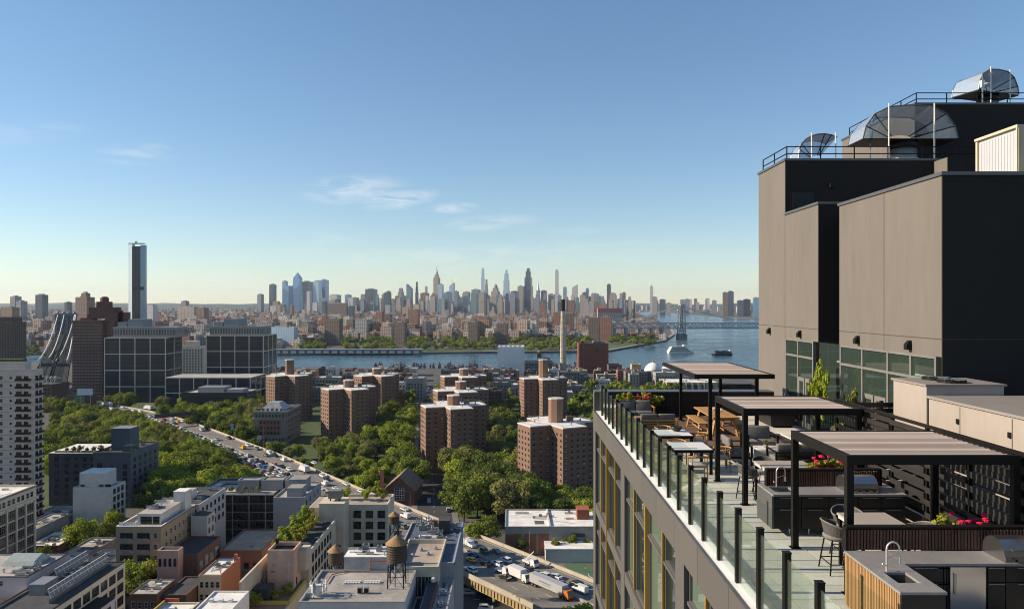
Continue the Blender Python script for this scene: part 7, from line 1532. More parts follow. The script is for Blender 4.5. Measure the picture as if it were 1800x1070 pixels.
    MB().box(12.27,13.25,32.15,32.2,Zc(3.93),Zc(4.92)).build('roof_door', mat('door_black', (.02,.02,.024), .5), r); MB().box(12.2,13.32,32.17,32.205,Zc(3.93),Zc(5.0)).build('door_frame', BLACKM, r); MB().box(13.9,14.1,32.0,32.2,Zc(5.1),Zc(5.3)).build('roof_lamp', BLACKM, r)
    # white ribbed shed
    sh = thing('plant_shed', 'white ribbed metal plant shed with cream trim on the tower roof', 'shed', (16,23,Zc(3.64))); CT = mat('cream_trim', (.6,.52,.38), .6); RW2 = mat('ribbed_white_metal', (.6,.6,.63), .45, metal=.2, nz=.05)
    MB().box(15.2,19,22,23.9,Zc(3.64),Zc(5.3)).build('wall', RW2, sh); 
    for i in range(13): MB().box(15.19,15.199,22.08+i*.14,22.13+i*.14,Zc(3.64),Zc(5.2)).build('rib', RW2, sh)
    MB().box(15.1,19.1,21.93,23.97,Zc(5.3),Zc(5.38)).build('roof', CT, sh); MB().box(15.14,15.2,21.93,22.03,Zc(3.64),Zc(5.3)).build('corner_trim', CT, sh); MB().box(15.14,15.2,23.88,23.97,Zc(3.64),Zc(5.3)).build('corner_trim', CT, sh); MB().box(15.15,15.17,22.25,22.4,Zc(3.95),Zc(4.02)).build('label_plate', WHITE, sh); MB().box(15.1,19,21.94,21.999,Zc(3.64),Zc(5.3)).build('front_wall', CT, sh)
    return r
tower_block()
def pipe_rail(label, pts, h=1.07, par=.1):
    r = thing('pipe_railing', label, 'railing', pts[0])
    for a, b in zip(pts[:-1], pts[1:]):
        a, b = Vector(a), Vector(b); n = max(1, round((b-a).length/1.5))
        for i in range(n+(1 if b is pts[-1] else 0)): p = a.lerp(b, i/n); MB().bar(p, p+Vector((0,0,h)), .028, 6).build('post', BLACKM, r)
        for hh in (h, h*.5): MB().bar(a+Vector((0,0,hh)), b+Vector((0,0,hh)), .026, 6).build('rail', BLACKM, r)
    MB().bar(pts[-1], Vector(pts[-1])+Vector((0,0,h)), .028, 6).build('post', BLACKM, r)
pipe_rail('black pipe railing around the lower tower roof with the big hood', [(12.15,35.5,Zc(6.35)),(12.15,32.45,Zc(6.35)),(22.6,32.45,Zc(6.35))], .62)
pipe_rail('black pipe railing around the highest tower roof', [(20.0,43.5,Zc(9.85)),(20.0,36.3,Zc(9.85)),(35,36.3,Zc(9.85))], .6)
def hood(label, x, y, zb, w, h, dep, stack=None, arc=180, pale=False, ang=0):
    """polished clamshell cowl: faceted barrel behind, radial mirror facets in front, on a round stack"""
    r = thing('exhaust_cowl', label, 'exhaust cowl', (x,y,zb), ang)
    MIR = mat('polished_steel', (.5,.55,.6), .1, metal=1.0, nz=.05, sc_=.8); PAL = mat('pale_cowl', (.6,.62,.65), .25, metal=.55, nz=.1)
    CLR = glassmat('cowl_clear', (.82,.88,.93), .3, dark=(.42,.48,.55)); m = CLR; n = 8; A = [R(180-arc*i/n) for i in range(n+1)]
    sp = [(w/2*math.cos(a)*(1.0 if abs(math.cos(a)) < .9 else .98), h*abs(math.sin(a))**.8) for a in A]
    if arc == 180: sp = [(w*a_,h*b_) for a_,b_ in ((-.5,0),(-.47,.36),(-.38,.72),(-.22,.95),(0,1.0),(.22,.97),(.38,.74),(.47,.36),(.5,0))]
    inn = [(w*.13*math.cos(a), h*.1+h*.12*math.sin(a)) for a in A]
    for i in range(n):
        (x0,z0),(x1,z1) = sp[i], sp[i+1]; (p0,q0),(p1,q1) = inn[i], inn[i+1]
        MB().add([(x0,-dep*.4,z0),(x1,-dep*.4,z1),(p1,.25,q1),(p0,.25,q0),(x0,-dep*.4+.02,z0+.02),(x1,-dep*.4+.02,z1+.02),(p1,.27,q1+.02),(p0,.27,q0+.02)],[(0,3,2,1),(4,5,6,7)]).build('mirror_facet', m, r, False)
        MB().add([(x0,-dep*.4,z0),(x1,-dep*.4,z1),(x1*.96,dep*.6,z1*.92),(x0*.96,dep*.6,z0*.92)],[(0,1,2,3)]).add([(x0,-dep*.4,z0+.015),(x1,-dep*.4,z1+.015),(x1*.96,dep*.6,z1*.92+.015),(x0*.96,dep*.6,z0*.92+.015)],[(3,2,1,0)]).build('barrel_panel', glassmat('cowl_skin', (.8,.86,.92), .45, dark=(.42,.48,.55)), r, False)
    for i in range(0, n+1):
        if i in (1,2,6,7): MB().bar((sp[i][0],-dep*.4-.015,sp[i][1]),(inn[i][0],.22,inn[i][1]),.022,4).build('rib', BLACKM, r, False)
    rim = MB()
    for i in range(n): rim.bar((sp[i][0],-dep*.4,sp[i][1]),(sp[i+1][0],-dep*.4,sp[i+1][1]),.03,5); rim.bar((sp[i][0]*.96,dep*.6,sp[i][1]*.92),(sp[i+1][0]*.96,dep*.6,sp[i+1][1]*.92),.025,5)
    rim.build('rim', COPE, r, False)
    if arc == 180: MB().box(-w/2,w/2,-dep*.4+.03,dep*.58,-.06,-.01).build('floor_pan', BLACKM, r, False)
    for sx_ in (-.24,.24): MB().bar((w*sx_,-dep*.42-.05,-1.4*(0 if pale else 1)),(w*sx_,-dep*.42-.05,h*1.04),.03,6).build('guide_post', WHITE, r, False)
    if stack:
        rad, z0 = stack; MB().lathe([(rad,z0-zb),(rad,-.35)],n=24).build('stack', mat('stack_grey', (.3,.3,.29), .45, metal=.4, nz=.1), r, False, True); MB().lathe([(rad*1.12,z0-zb),(rad*1.12,z0-zb+.35)],n=24).build('stack_base', CREAM, r, False, True); MB().lathe([(rad*1.06,-.4),(rad*1.06,-.05)],n=24).build('stack_collar', BLACKM, r, False, True)
hood('large polished mirror exhaust cowl on the lower tower roof', 18.1, 34.0, Zc(7.55), 4.3, 1.5, 1.7, (.6,Zc(6.35)))
hood('polished exhaust cowl on the highest tower roof', 25.6, 39.5, Zc(11.25), 3.0, 1.2, 1.6, (.5,Zc(9.85)), ang=R(20))
hood('pale translucent looking quarter round cowl left of the large mirror cowl', 14.35, 34.3, Zc(6.75), 2.3, 1.12, 1.1, None, 125, True)
for x, y, z, h, lab in ((16.6,34,6.35,2.2,'thin whip antenna left of the large mirror cowl'),(23.4,36.5,9.85,1.7,'short antenna pole with small dishes on the highest roof')):
    a = thing('antenna', lab, 'antenna', (x,y,Zc(z))); MB().bar((0,0,0),(0,0,h),.03,6).build('pole', STEEL, a, False); MB().box(-.08,.08,-.08,.08,h*.55,h*.75).build('bracket', WHITE, a, False)
    if h < 2: MB().lathe([(.02,0),(.13,.06),(.14,.1)],(.18,-.05,h*.6),10).build('small_dish', WHITE, a, False)
# ladder and gas pipes beside the shed
l = thing('roof_ladder', 'black caged pipe ladder and vents between cowl and white shed', 'ladder', (20.6,31,Zc(3.92)))
for x in (19.9,20.3,20.7): MB().bar((x,30.6,Zc(3.92)),(x,30.6,Zc(6.7)),.05,6).build('pipe', BLACKM, l)
for i in range(6): MB().bar((19.9,30.6,Zc(4.3+.4*i)),(20.7,30.6,Zc(4.3+.4*i)),.03,5).build('rung', BLACKM, l)
# ---------------- rooftop air handler behind the fence ----------------
def hvac():
    r = thing('air_handler', 'large beige rooftop air handling unit with two top fans behind the slat fence', 'air unit', (12,17,F)); BG = mat('unit_beige', (.4,.35,.31), .6, nz=.07, sc_=.6, nz2=.04, stretch=(1,1,.35)); BG2 = mat('unit_beige_side', (.3,.27,.245), .6, nz=.06)
    zt = Zc(-2.35); zl = F+.45
    MB().box(10.5,13.6,6,18.48,zl,zt).build('long_cabinet', BG, r); MB().box(10.44,13.7,6,18.5,zt,zt+.06).build('cabinet_lid', BG2, r)
    zf = Zc(-2.06); MB().prism([(10.45,18.5),(12.4,18.5),(12.4,20.1),(10.45,20.1)],Zc(-3.2),zf).build('fan_section', BG, r); MB().prism([(11.1,18.9),(12.2,18.9),(12.2,19.8),(11.1,19.8)],zl,Zc(-3.21),top=[(10.45,18.51),(12.4,18.51),(12.4,20.1),(10.45,20.1)]).build('tapered_base', BG, r); MB().box(10.4,12.45,18.45,20.15,zf,zf+.05).build('fan_deck', BG2, r)
    for y in (18.95,19.65):
        f = MB().lathe([(.34,0),(.34,.07),(.3,.07)],(11.35,y,zf+.05),20).build('fan_ring', BLACKM, r); m = MB()
        for i in range(6): a = i*math.pi/6; m.bar((11.35-.33*math.cos(a),y-.33*math.sin(a),zf+.13),(11.35+.33*math.cos(a),y+.33*math.sin(a),zf+.13),.008,4)
        m.build('fan_guard', STEEL, f)
    for y in (8,10.4,12.9,15.4,17.2): MB().box(10.485,10.499,y-.012,y+.012,zl+.1,zt-.05).build('panel_seam', BG2, r)
    for y, z in ((17.25,-2.75),(17.25,-3.3),(15.45,-2.75),(15.45,-3.3)): MB().box(10.46,10.499,y-.05,y+.05,Zc(z)-.06,Zc(z)+.06).build('latch', BLACKM, r)
    MB().box(10.7,10.9,6,20,F-.05,zl).box(12.8,13,6,20,F-.05,zl).build('support_rails', BLACKM, r)
hvac()
# ---------------- fence of dark slats ----------------
def fence():
    r = thing('slat_fence', 'tall dark woven slat fence along the right side of the terrace', 'fence', (9.05,15,F)); FM = mat('fence_black', (.03,.027,.025), .55, nz=.2, sc_=2); H = 2.4
    ps = [8.6+1.48*i for i in range(9)]
    for y in ps: MB().box(9.02,9.1,y-.04,y+.04,F,F+H).build('post', BLACKM, r)
    sm = MB().box(-.012,.012,-.72,.72,-.062,.062).mesh('slat', FM); n = 17
    for i, y in enumerate(ps[:-1]):
        for k in range(n): ob('slat', sm, r, ((-.055 if (k+i)%2 else .035), y+.74-15, .1+k*.137))
    MB().box(9.0,9.12,8.5,20.5,F+H,F+H+.05).build('top_rail', BLACKM, r)
    r = thing('slat_fence', 'short dark slat fence crossing behind the pergola towards the air unit', 'fence', (10.6,20.45,F))
    for x in (9.3,10.3,11.3,11.95): MB().box(x-.04,x+.04,20.42,20.5,F,F+H).build('post', BLACKM, r)
    sm2 = MB().box(-1.36,1.36,-.012,.012,-.068,.068).mesh('slat', FM)
    for k in range(15): ob('slat', sm2, r, (.02,-.06,.12+k*.155))
fence()
# ---------------- pergolas ----------------
PW = [mat('pergola_slat_%d' % i, c, .7, nz=.16, sc_=1.6, stretch=(.4,5,5), rnd_=.4) for i, c in enumerate(((.52,.425,.36),(.42,.34,.285),(.6,.5,.43)))]
def pergola(label, x0, x1, y0, y1, h=2.44, over=None, wall=False):
    r = thing('pergola', label, 'pergola', ((x0+x1)/2,(y0+y1)/2,F)); px0, px1, py0, py1 = over or (x0+.06,x1-.06,y0+.06,y1-.06)
    for x in (px0,px1):
        for y in (py0,py1):
            p = MB().box(x-.06,x+.06,y-.06,y+.06,F+.012,F+h-.16).build('post', BLACKM, r); MB().box(x-.1,x+.1,y-.1,y+.1,F,F+.012).build('base_plate', BLACKM, p)
    for (a,b,c,d) in ((x0,x1,y0,y0+.1),(x0,x1,y1-.1,y1),(x0,x0+.1,y0+.1,y1-.1),(x1-.1,x1,y0+.1,y1-.1)): MB().box(a,b,c,d,F+h-.16,F+h).build('beam', BLACKM, r)
    MB().box((x0+x1)/2-.03,(x0+x1)/2+.03,y0+.1,y1-.1,F+h-.12,F+h-.055).build('centre_purlin', BLACKM, r)
    n = int((y1-y0-.2)/.15); me = [MB().ob((0,0,0),(x1-x0-.22,.115,.02),0,rx=R(14)).mesh('slat', m) for m in PW]
    for i in range(n): ob('slat', me[rnd.randrange(3)], r, (0, y0+.16+i*(y1-y0-.3)/(n-1)-(y0+y1)/2, h-.035))
    return r
pergola('nearest black pergola with greyish wood slat roof over the bar counter', 5.86, 8.9, 12.83, 15.42)
pergola('middle black pergola with wood slat roof over the lounge', 5.86, 8.86, 18.58, 21.2)
pergola('farthest pergola with pale pinkish slat roof over the picnic table', 6.68, 9.62, 26.85, 32.6, 2.52, over=(7.43,9.17,27.5,32.3))
# ---------------- kitchens ----------------
STONE = mat('counter_stone', (.3,.29,.285), .35, nz=.12, sc_=1.2, nz2=.08, spec=.5); CAB = mat('cabinet_black', (.022,.021,.021), .45, nz=.12, sc_=.8); TILE = [mat('brown_tile_%d' % i, c, .18, nz=.15, sc_=3, spec=.7) for i, c in enumerate(((.11,.045,.03),(.14,.06,.038),(.085,.036,.026)))]; SS = mat('stainless', (.55,.56,.57), .22, metal=.95, nz=.06, sc_=2, stretch=(.2,4,4))
def splash(r, x0, x1, y, z0, h):
    MB().box(x0,x1,y,y+.08,z0,z0+h-.03).build('backsplash_core', BLACKM, r); n = int((x1-x0)/.055); me = [MB().bar((0,0,0),(0,0,h-.06),.024,8).mesh('ribbed_tile', t) for t in TILE]; o = origin(r)
    for i in range(n): ob('ribbed_tile', me[rnd.randrange(3)], r, (x0+.03+i*(x1-x0-.06)/(n-1)-o.x, y-.012-o.y, z0+.01-o.z))
    MB().box(x0-.02,x1+.02,y-.045,y+.1,z0+h-.03,z0+h).build('splash_cap', BLACKM, r); MB().box(x0-.03,x0-.001,y-.045,y+.1,z0,z0+h-.03).box(x1+.001,x1+.03,y-.045,y+.1,z0,z0+h-.03).build('splash_end', BLACKM, r)
def faucet(r, x, y, z):
    SS = mat('brushed_chrome', (.95,.93,.9), .38, metal=.7, nz=.03)
    pts = [(x,y,z),(x,y,z+.34)]+[(x+.1-.1*math.cos(t),y,z+.34+.11*math.sin(t)) for t in np.linspace(0,3.14,9)]+[(x+.2,y,z+.22)]
    f = MB().path(pts,.014,8).build('faucet', SS, r); MB().bar((x+.2,y,z+.22),(x+.2,y,z+.12),.022,8).build('spray_head', SS, f); MB().bar((x,y,z+.08),(x-.08,y-.03,z+.12),.01,6).build('lever', SS, f); MB().bar((x,y,z+.2),(x+.19,y,z+.26),.007,5).build('holder_arm', SS, f)
def grill(label, x, y, z, w=.75):
    r = thing('grill', label, 'grill', (x,y,z)); MB().box(-w/2,w/2,-.3,.28,0,.1).build('firebox', SS, r, False)
    n = 8; pr = [(.28*math.cos(t), .1+.24*math.sin(t)) for t in np.linspace(math.pi,0,n+1)]; m = MB(); m.add([(-w/2,a,b) for a,b in pr]+[(w/2,a,b) for a,b in pr], [(i,i+n+1,i+n+2,i+1) for i in range(n)]+[tuple(range(n,-1,-1)),tuple(range(n+1,2*n+2))]); m.build('hood', SS, r, False)
    MB().bar((-w*.4,-.32,.2),(w*.4,-.32,.2),.014,8).bar((-w*.38,-.32,.2),(-w*.38,-.24,.2),.01,6).bar((w*.38,-.32,.2),(w*.38,-.24,.2),.01,6).build('handle', SS, r, False)
    for i in range(4): MB().bar((-w*.35+i*w*.23,-.345,.05),(-w*.35+i*w*.23,-.3,.05),.022,8).build('knob', BLACKM, r, False)
def counter(r, x0, x1, y0, y1, splits, hole=None, h=.92):
    MB().box(x0+.03,x1-.03,y0+.05,y1-.05,F+.16,F+h-.04).build('carcass', CAB, r)
    for x in lin(x0+.2,x1-.2,6): MB().bar((x,y0+.14,F),(x,y0+.14,F+.16),.02,6).build('foot', STEEL, r)
    if hole:
        a, b, c, d = hole; mb = MB().box(x0,a,y0,y1,F+h-.04,F+h).box(b,x1,y0,y1,F+h-.04,F+h).box(a,b,y0,c,F+h-.04,F+h).box(a,b,d,y1,F+h-.04,F+h); mb.build('countertop', STONE, r)
        s = MB().box(a,b,c,d,F+h-.26,F+h-.25).box(a-.01,a,c,d,F+h-.26,F+h-.041).box(b,b+.01,c,d,F+h-.26,F+h-.041).box(a,b,c-.01,c,F+h-.26,F+h-.041).box(a,b,d,d+.01,F+h-.26,F+h-.041).build('sink', mat('sink_steel', (.2,.2,.2), .3, metal=.8), r)
    else: MB().box(x0,x1,y0,y1,F+h-.04,F+h).build('countertop', STONE, r)
    for a, b in zip(splits[:-1], splits[1:]):
        for z0, z1 in ((F+.62,F+.865),(F+.18,F+.605)): d = MB().box(a+.008,b-.008,y0+.028,y0+.05,z0,z1).build('drawer_front' if z0 > F+.5 else 'cabinet_door', CAB, r); MB().box((a+b)/2-.16,(a+b)/2+.16,y0+.015,y0+.028,z1-.03,z1-.018).build('pull', GREYM, d)
def kitchens():
    r = thing('kitchen_island', 'middle outdoor kitchen island of black panels with sink and ribbed brown backsplash', 'kitchen island', (7.2,16.6,F)); counter(r, 5.72, 8.66, 16.07, 17.1, (5.75,6.35,6.95,7.6,8.1,8.63), (5.86,6.3,16.3,16.75)); splash(r, 5.86, 8.45, 16.86, F+.921, .39); faucet(r, 6.05, 16.79, F+.92)
    MB().box(5.705,5.75,16.1,17.08,F+.16,F+.88).build('end_panel', mat('end_panel', (.1,.1,.1), .5, nz=.1), r)
    grill('stainless grill on the middle kitchen island', 7.75, 16.5, F+.921, .7)
    r = thing('kitchen_counter', 'nearest outdoor kitchen counter with wood slat end, sink and steel fridge', 'kitchen island', (7.5,11.6,F)); counter(r, 6.31, 10.2, 11.79, 12.42, (6.34,6.95,7.0,7.02))
    # peninsula
    a, b, c, d = 5.78, 6.12, 10.98, 11.42; x0, x1, y0, y1, h = 5.62, 6.3, 10.62, 12.42, .92
    MB().box(x0,a,y0,y1,F+h-.04,F+h).box(b,x1,y0,y1,F+h-.04,F+h).box(a,b,y0,c,F+h-.04,F+h).box(a,b,d,y1,F+h-.04,F+h).build('countertop', STONE, r)
    MB().box(a,b,c,d,F+h-.26,F+h-.25).box(a-.01,a,c,d,F+h-.26,F+h-.041).box(b,b+.01,c,d,F+h-.26,F+h-.041).box(a,b,c-.01,c,F+h-.26,F+h-.041).box(a,b,d,d+.01,F+h-.26,F+h-.041).build('sink', MATS['sink_steel'], r)
    MB().box(x0+.04,x1-.03,y0+.03,c-.02,F+.04,F+h-.041).box(x0+.04,x1-.03,d+.02,y1-.03,F+.04,F+h-.041).box(x0+.04,x1-.03,c-.02,d+.02,F+.04,F+h-.27).build('carcass', CAB, r); MB().box(x0+.03,x1-.02,y0+.012,y0+.029,F+.04,F+h-.05).build('end_panel', CAB, r)
    SL = [mat('teak_slat_%d' % i, q, .6, nz=.15, sc_=3, stretch=(4,4,.5)) for i, q in enumerate(((.42,.24,.1),(.47,.28,.12),(.37,.21,.09)))]; me = [MB().box(-.012,.012,-.016,.016,0,.84).mesh('wood_slat', m) for m in SL]; o = origin(r)
    n = 36
    for i in range(n): ob('wood_slat', me[rnd.randrange(3)], r, (x0+.02-o.x, y0+.05+i*(y1-y0-.08)/(n-1)-o.y, .03))
    faucet(r, 5.86, 11.48, F+h); splash(r, 5.68, 10.2, 12.46, F+.921, .4)
    fr = MB().box(7.05,7.62,11.8,11.85,F+.08,F+.86).build('fridge_door', SS, r); MB().bar((7.12,11.77,F+.42),(7.12,11.77,F+.76),.012,6).build('handle', SS, fr)
    for a_, b_ in ((7.66,7.95),(7.95,8.6),(8.6,9.3)):
        for z0, z1 in ((F+.62,F+.865),(F+.1,F+.605)): d_ = MB().box(a_+.008,b_-.008,11.82,11.84,z0,z1).build('cabinet_door', CAB, r); MB().box((a_+b_)/2-.13,(a_+b_)/2+.13,11.805,11.82,z1-.03,z1-.018).build('pull', GREYM, d_)
    grill('large stainless grill cut by the right picture border', 8.45, 12.12, F+.921, 1.0)
kitchens()
# ---------------- furniture ----------------
TEAK = mat('teak', (.5,.27,.09), .55, nz=.16, sc_=2.4, stretch=(1,1,1), rnd_=.08); CUSH = mat('grey_cushion', (.2,.19,.185), .9, nz=.08, sc_=4, nz2=.05); CUSHW = mat('pale_cushion', (.52,.5,.47), .9, nz=.06, sc_=4); ROPE = mat('rope_grey', (.09,.085,.08), .85, nz=.3, sc_=30, stretch=(1,1,.1)); TABW = mat('table_white', (.9,.88,.85), .4, nz=.05)
def rbox(x0,x1,y0,y1,z0,z1,b=.035):
    """cushion with softened edges"""
    bm = bmesh.new(); bmesh.ops.create_cube(bm, size=1); 
    for v in bm.verts: v.co = Vector(((x0+x1)/2+v.co.x*(x1-x0), (y0+y1)/2+v.co.y*(y1-y0), (z0+z1)/2+v.co.z*(z1-z0)))
    bmesh.ops.bevel(bm, geom=list(bm.edges), offset=b, segments=2, affect='EDGES', profile=.6); m = MB(); bm.verts.index_update(); m.add([v.co[:] for v in bm.verts], [tuple(v.index for v in f.verts) for f in bm.faces]); bm.free(); return m
def lounge(label, x, y, rz, w=.95, frame=BLACKM, name='lounge_chair', group='black framed lounge seats'):
    r = thing(name, label, 'sofa' if w > 1.2 else 'armchair', (x,y,F), rz, group); d = .8
    for sx_ in (-1,1):
        for sy_ in (-1,1): MB().box(sx_*w/2-.03,sx_*w/2+.03,sy_*d/2-.03,sy_*d/2+.03,0,.6).build('leg', frame, r, False)
        MB().box(sx_*w/2-.035,sx_*w/2+.035,-d/2-.03,d/2+.03,.6,.63).build('armrest', frame, r, False)
    MB().box(-w/2+.03,w/2-.03,-d/2,d/2,.2,.26).build('seat_frame', frame, r, False)
    for i in range(4): MB().box(-w/2+.03,w/2-.03,d/2-.015,d/2+.015,.3+i*.09,.35+i*.09).build('back_slat', frame, r, False)
    n = 2 if w > 1.2 else 1
    for i in range(n):
        a = -w/2+.04+(w-.08)*i/n; b = a+(w-.08)/n-.01; rbox(a,b,-d/2+.02,d/2-.04,.26,.42).build('seat_cushion', CUSH, r, False, True)
        c = rbox(a+.01,b-.01,-.075,.075,0,.46,.05); c.v = [(q[0], q[1]*1+q[2]*.18+d/2-.22, q[2]*.98+.4) for q in c.v]; c.build('back_cushion', CUSH, r, False, True)
    return r
lounge('grey cushioned black armchair facing the camera at the head of the lounge', 8.55, 25.4, 0, 1.0)
lounge('grey cushioned black armchair on the left of the lounge, facing right', 7.15, 23.6, R(90), .95)
lounge('black lounge sofa seen from behind at the near side of the lounge', 8.75, 22.6, R(180), 1.5)
lounge('black lounge armchair on the right of the lounge under the middle pergola', 9.75, 23.9, R(-90), .95)
lounge('grey two seat sofa by the flower planter at the far corner', 5.45, 32.2, 0, 1.45, TEAK, 'garden_sofa', 'teak framed sofas')
lounge('grey teak sofa seen from behind near the white tables', 5.65, 28.7, R(180), 1.45, TEAK, 'garden_sofa', 'teak framed sofas')
def ctable(name, label, x, y, w, d, h, top, leg, rz=0):
    r = thing(name, label, 'table', (x,y,F), rz); MB().box(-w/2,w/2,-d/2,d/2,h-.05,h).build('tabletop', top, r, False)
    for sx_ in (-1,1):
        for sy_ in (-1,1): MB().box(sx_*(w/2-.05)-.03,sx_*(w/2-.05)+.03,sy_*(d/2-.05)-.03,sy_*(d/2-.05)+.03,0,h-.05).build('leg', leg, r, False)
    return r
r = ctable('coffee_table', 'small teak coffee table between the two far corner sofas', 5.2, 30.6, .8, .55, .4, TEAK, TEAK)
r = thing('coffee_table', 'off white block coffee table in the middle of the lounge', 'table', (8.35,24.1,F)); rbox(-.45,.45,-.35,.35,.02,.4,.05).build('block', OFFW, r, False, True); MB().box(-.38,.38,-.28,.28,0,.02).build('plinth', BLACKM, r, False)
pl = thing('potted_succulent', 'tiny potted plant on the off white coffee table', 'plant', (8.3,24.0,F+.4)); MB().lathe([(.06,0),(.08,.1)],n=10).build('pot', CONC, pl, False); ob('leaves', CRS[2], pl, (0,0,.06), scale=(.22,.22,.22))
def dining(label, x, y, w=1.14, d=1.22):
    r = thing('dining_table', label, 'table', (x,y,F), 0, 'white topped dining tables')
    for sx_ in (-1,1): MB().box(sx_*w/4-w/4+.006,sx_*w/4+w/4-.006,-d/2,d/2,.71,.75).build('tabletop_slab', TABW, r, False)
    MB().box(-w/2-.015,w/2+.015,-d/2-.015,-d/2-.001,.66,.745).box(-w/2-.015,w/2+.015,d/2+.001,d/2+.015,.66,.745).box(-w/2-.015,-w/2-.001,-d/2,d/2,.66,.745).box(w/2+.001,w/2+.015,-d/2,d/2,.66,.745).build('apron', BLACKM, r, False)
    for sx_ in (-1,1):
        for sy_ in (-1,1): MB().box(sx_*(w/2-.05)-.04,sx_*(w/2-.05)+.04,sy_*(d/2-.05)-.04,sy_*(d/2-.05)+.04,0,.708).build('leg', BLACKM, r, False)
dining('white two slab dining table with a dark bowl, farther one', 5.42, 24.85); dining('white two slab dining table, nearer one by the glass railing', 5.43, 22.5)
bw = thing('serving_bowl', 'dark round bowl on the farther white dining table', 'bowl', (5.62,25.1,F+.752)); MB().lathe([(.08,0),(.17,.07),(.21,.16),(.195,.16),(.15,.07),(.0,.03)],n=20).build('bowl', mat('bowl_dark', (.03,.03,.03), .4), bw, False, True)
def wchair():
    r = thing('wooden_armchair', 'x', 'chair', (0,0,F), 0, 'round backed wooden armchairs')
    for sx_ in (-1,1):
        MB().bar((sx_*.25,-.22,0),(sx_*.24,-.2,.66),.02,7,0,.017).build('leg', TEAK, r, False); MB().bar((sx_*.22,.22,0),(sx_*.21,.2,.68),.02,7,0,.017).build('leg', TEAK, r, False)
    pts = [(.29*math.cos(t), .02+.29*math.sin(t)*.95, .68+.035*max(0,math.sin(t))) for t in np.linspace(-.75,math.pi+.75,15)]; m = MB()
    for p, q in zip(pts[:-1], pts[1:]): m.bar(p, q, .024, 7)
    m.build('curved_armrest', TEAK, r, False); MB().box(-.23,.23,-.22,.2,.38,.41).build('seat_frame', TEAK, r, False); rbox(-.22,.22,-.21,.19,.41,.47,.02).build('seat_cushion', CUSHW, r, False, True); return r
wc0 = wchair(); first = True
for x, y, rz, lab in ((5.4,21.3,R(180),'round backed wooden armchair in front of the nearer white table'),(6.38,22.4,R(-90),'round backed wooden armchair at the right of the nearer white table'),(4.6,22.4,R(90),'round backed wooden armchair behind the glass, left of the nearer table'),(5.3,23.55,0,'round backed wooden armchair between the two white tables'),
                      (6.35,24.9,R(-90),'round backed wooden armchair at the right of the farther white table'),(4.55,24.9,R(90),'round backed wooden armchair behind the glass, left of the farther table'),(5.4,26.2,0,'round backed wooden armchair beyond the farther white table')):
    if first: wc0.location = (x,y,F); wc0.rotation_euler = (0,0,rz); wc0['label'] = lab; first = False
    else: copyt(wc0, (x,y,F), rz, lab)
def picnic():
    r = thing('picnic_table', 'long orange teak picnic table under the farthest pergola', 'table', (8.22,29.6,F)); w, L_ = 1.05, 3.0
    for i in range(7): a = -w/2+i*w/7; MB().box(a+.004,a+w/7-.004,-L_/2,L_/2,.71,.75).build('plank', TEAK, r, False)
    for sy_ in (-1,1):
        for sx_ in (-1,1): MB().bar((sx_*.5,sy_*1.25,0),(sx_*.34,sy_*1.15,.71),.05,4).build('leg', TEAK, r, False)
        MB().box(-.42,.42,sy_*1.17-.03,sy_*1.17+.03,.62,.708).build('cross_rail', TEAK, r, False)
    MB().bar((0,-1.2,.2),(0,1.2,.2),.035,4).build('stretcher', TEAK, r, False)
    for x, lab in ((7.5,'teak picnic bench on the left of the picnic table'),(8.98,'teak picnic bench on the right of the picnic table')):
        b = thing('picnic_bench', lab, 'bench', (x,29.7,F), 0, 'picnic benches')
        for i in range(3): MB().box(-.21+i*.14+.003,-.21+i*.14+.137,-1.1,1.1,.41,.45).build('plank', TEAK, b, False)
        for sy_ in (-1,1):
            for sx_ in (-1,1): MB().bar((sx_*.2,sy_*.95,0),(sx_*.13,sy_*.85,.41),.035,4).build('leg', TEAK, b, False)
            MB().box(-.18,.18,sy_*.88-.02,sy_*.88+.02,.1,.16).build('cross_rail', TEAK, b, False)
        MB().bar((0,-.9,.13),(0,.9,.13),.025,4).build('stretcher', TEAK, b, False)
    p = thing('table_setting', 'white plates and cups grouped on the picnic table', 'tableware', (8.3,30.2,F+.752)); 
    for i, (a, b) in enumerate(((0,0),(.28,.15),(.15,-.25))): MB().lathe([(.05,0),(.13,.02),(.0,.012)] if i else [(.09,0),(.13,.08),(.12,.08),(.0,.02)],(a,b,0),14).build('plate' if i else 'cup', WHITE, p, False)
picnic()
def bartable(label, x0, x1, y0, y1):
    r = thing('bar_table', label, 'table', ((x0+x1)/2,(y0+y1)/2,F), 0, 'bar height tables'); w, d = x1-x0, y1-y0; MB().box(-w/2,w/2,-d/2,d/2,.96,1.0).build('tabletop', mat('table_stone', (.45,.41,.38), .5, nz=.08, sc_=1.5), r, False); MB().box(-w/2+.02,w/2-.02,-d/2+.02,d/2-.02,.9,.959).build('apron', OFFW, r, False)
    for sx_ in (-1,1):
        for sy_ in (-1,1): MB().box(sx_*(w/2-.05)-.025,sx_*(w/2-.05)+.025,sy_*(d/2-.05)-.025,sy_*(d/2-.05)+.025,0,.9).build('leg', BLACKM, r, False)
bartable('pale stone bar table behind the nearest counter', 6.38, 7.32, 13.4, 14.42); bartable('pale stone bar table under the middle pergola', 6.32, 7.6, 18.2, 19.2)
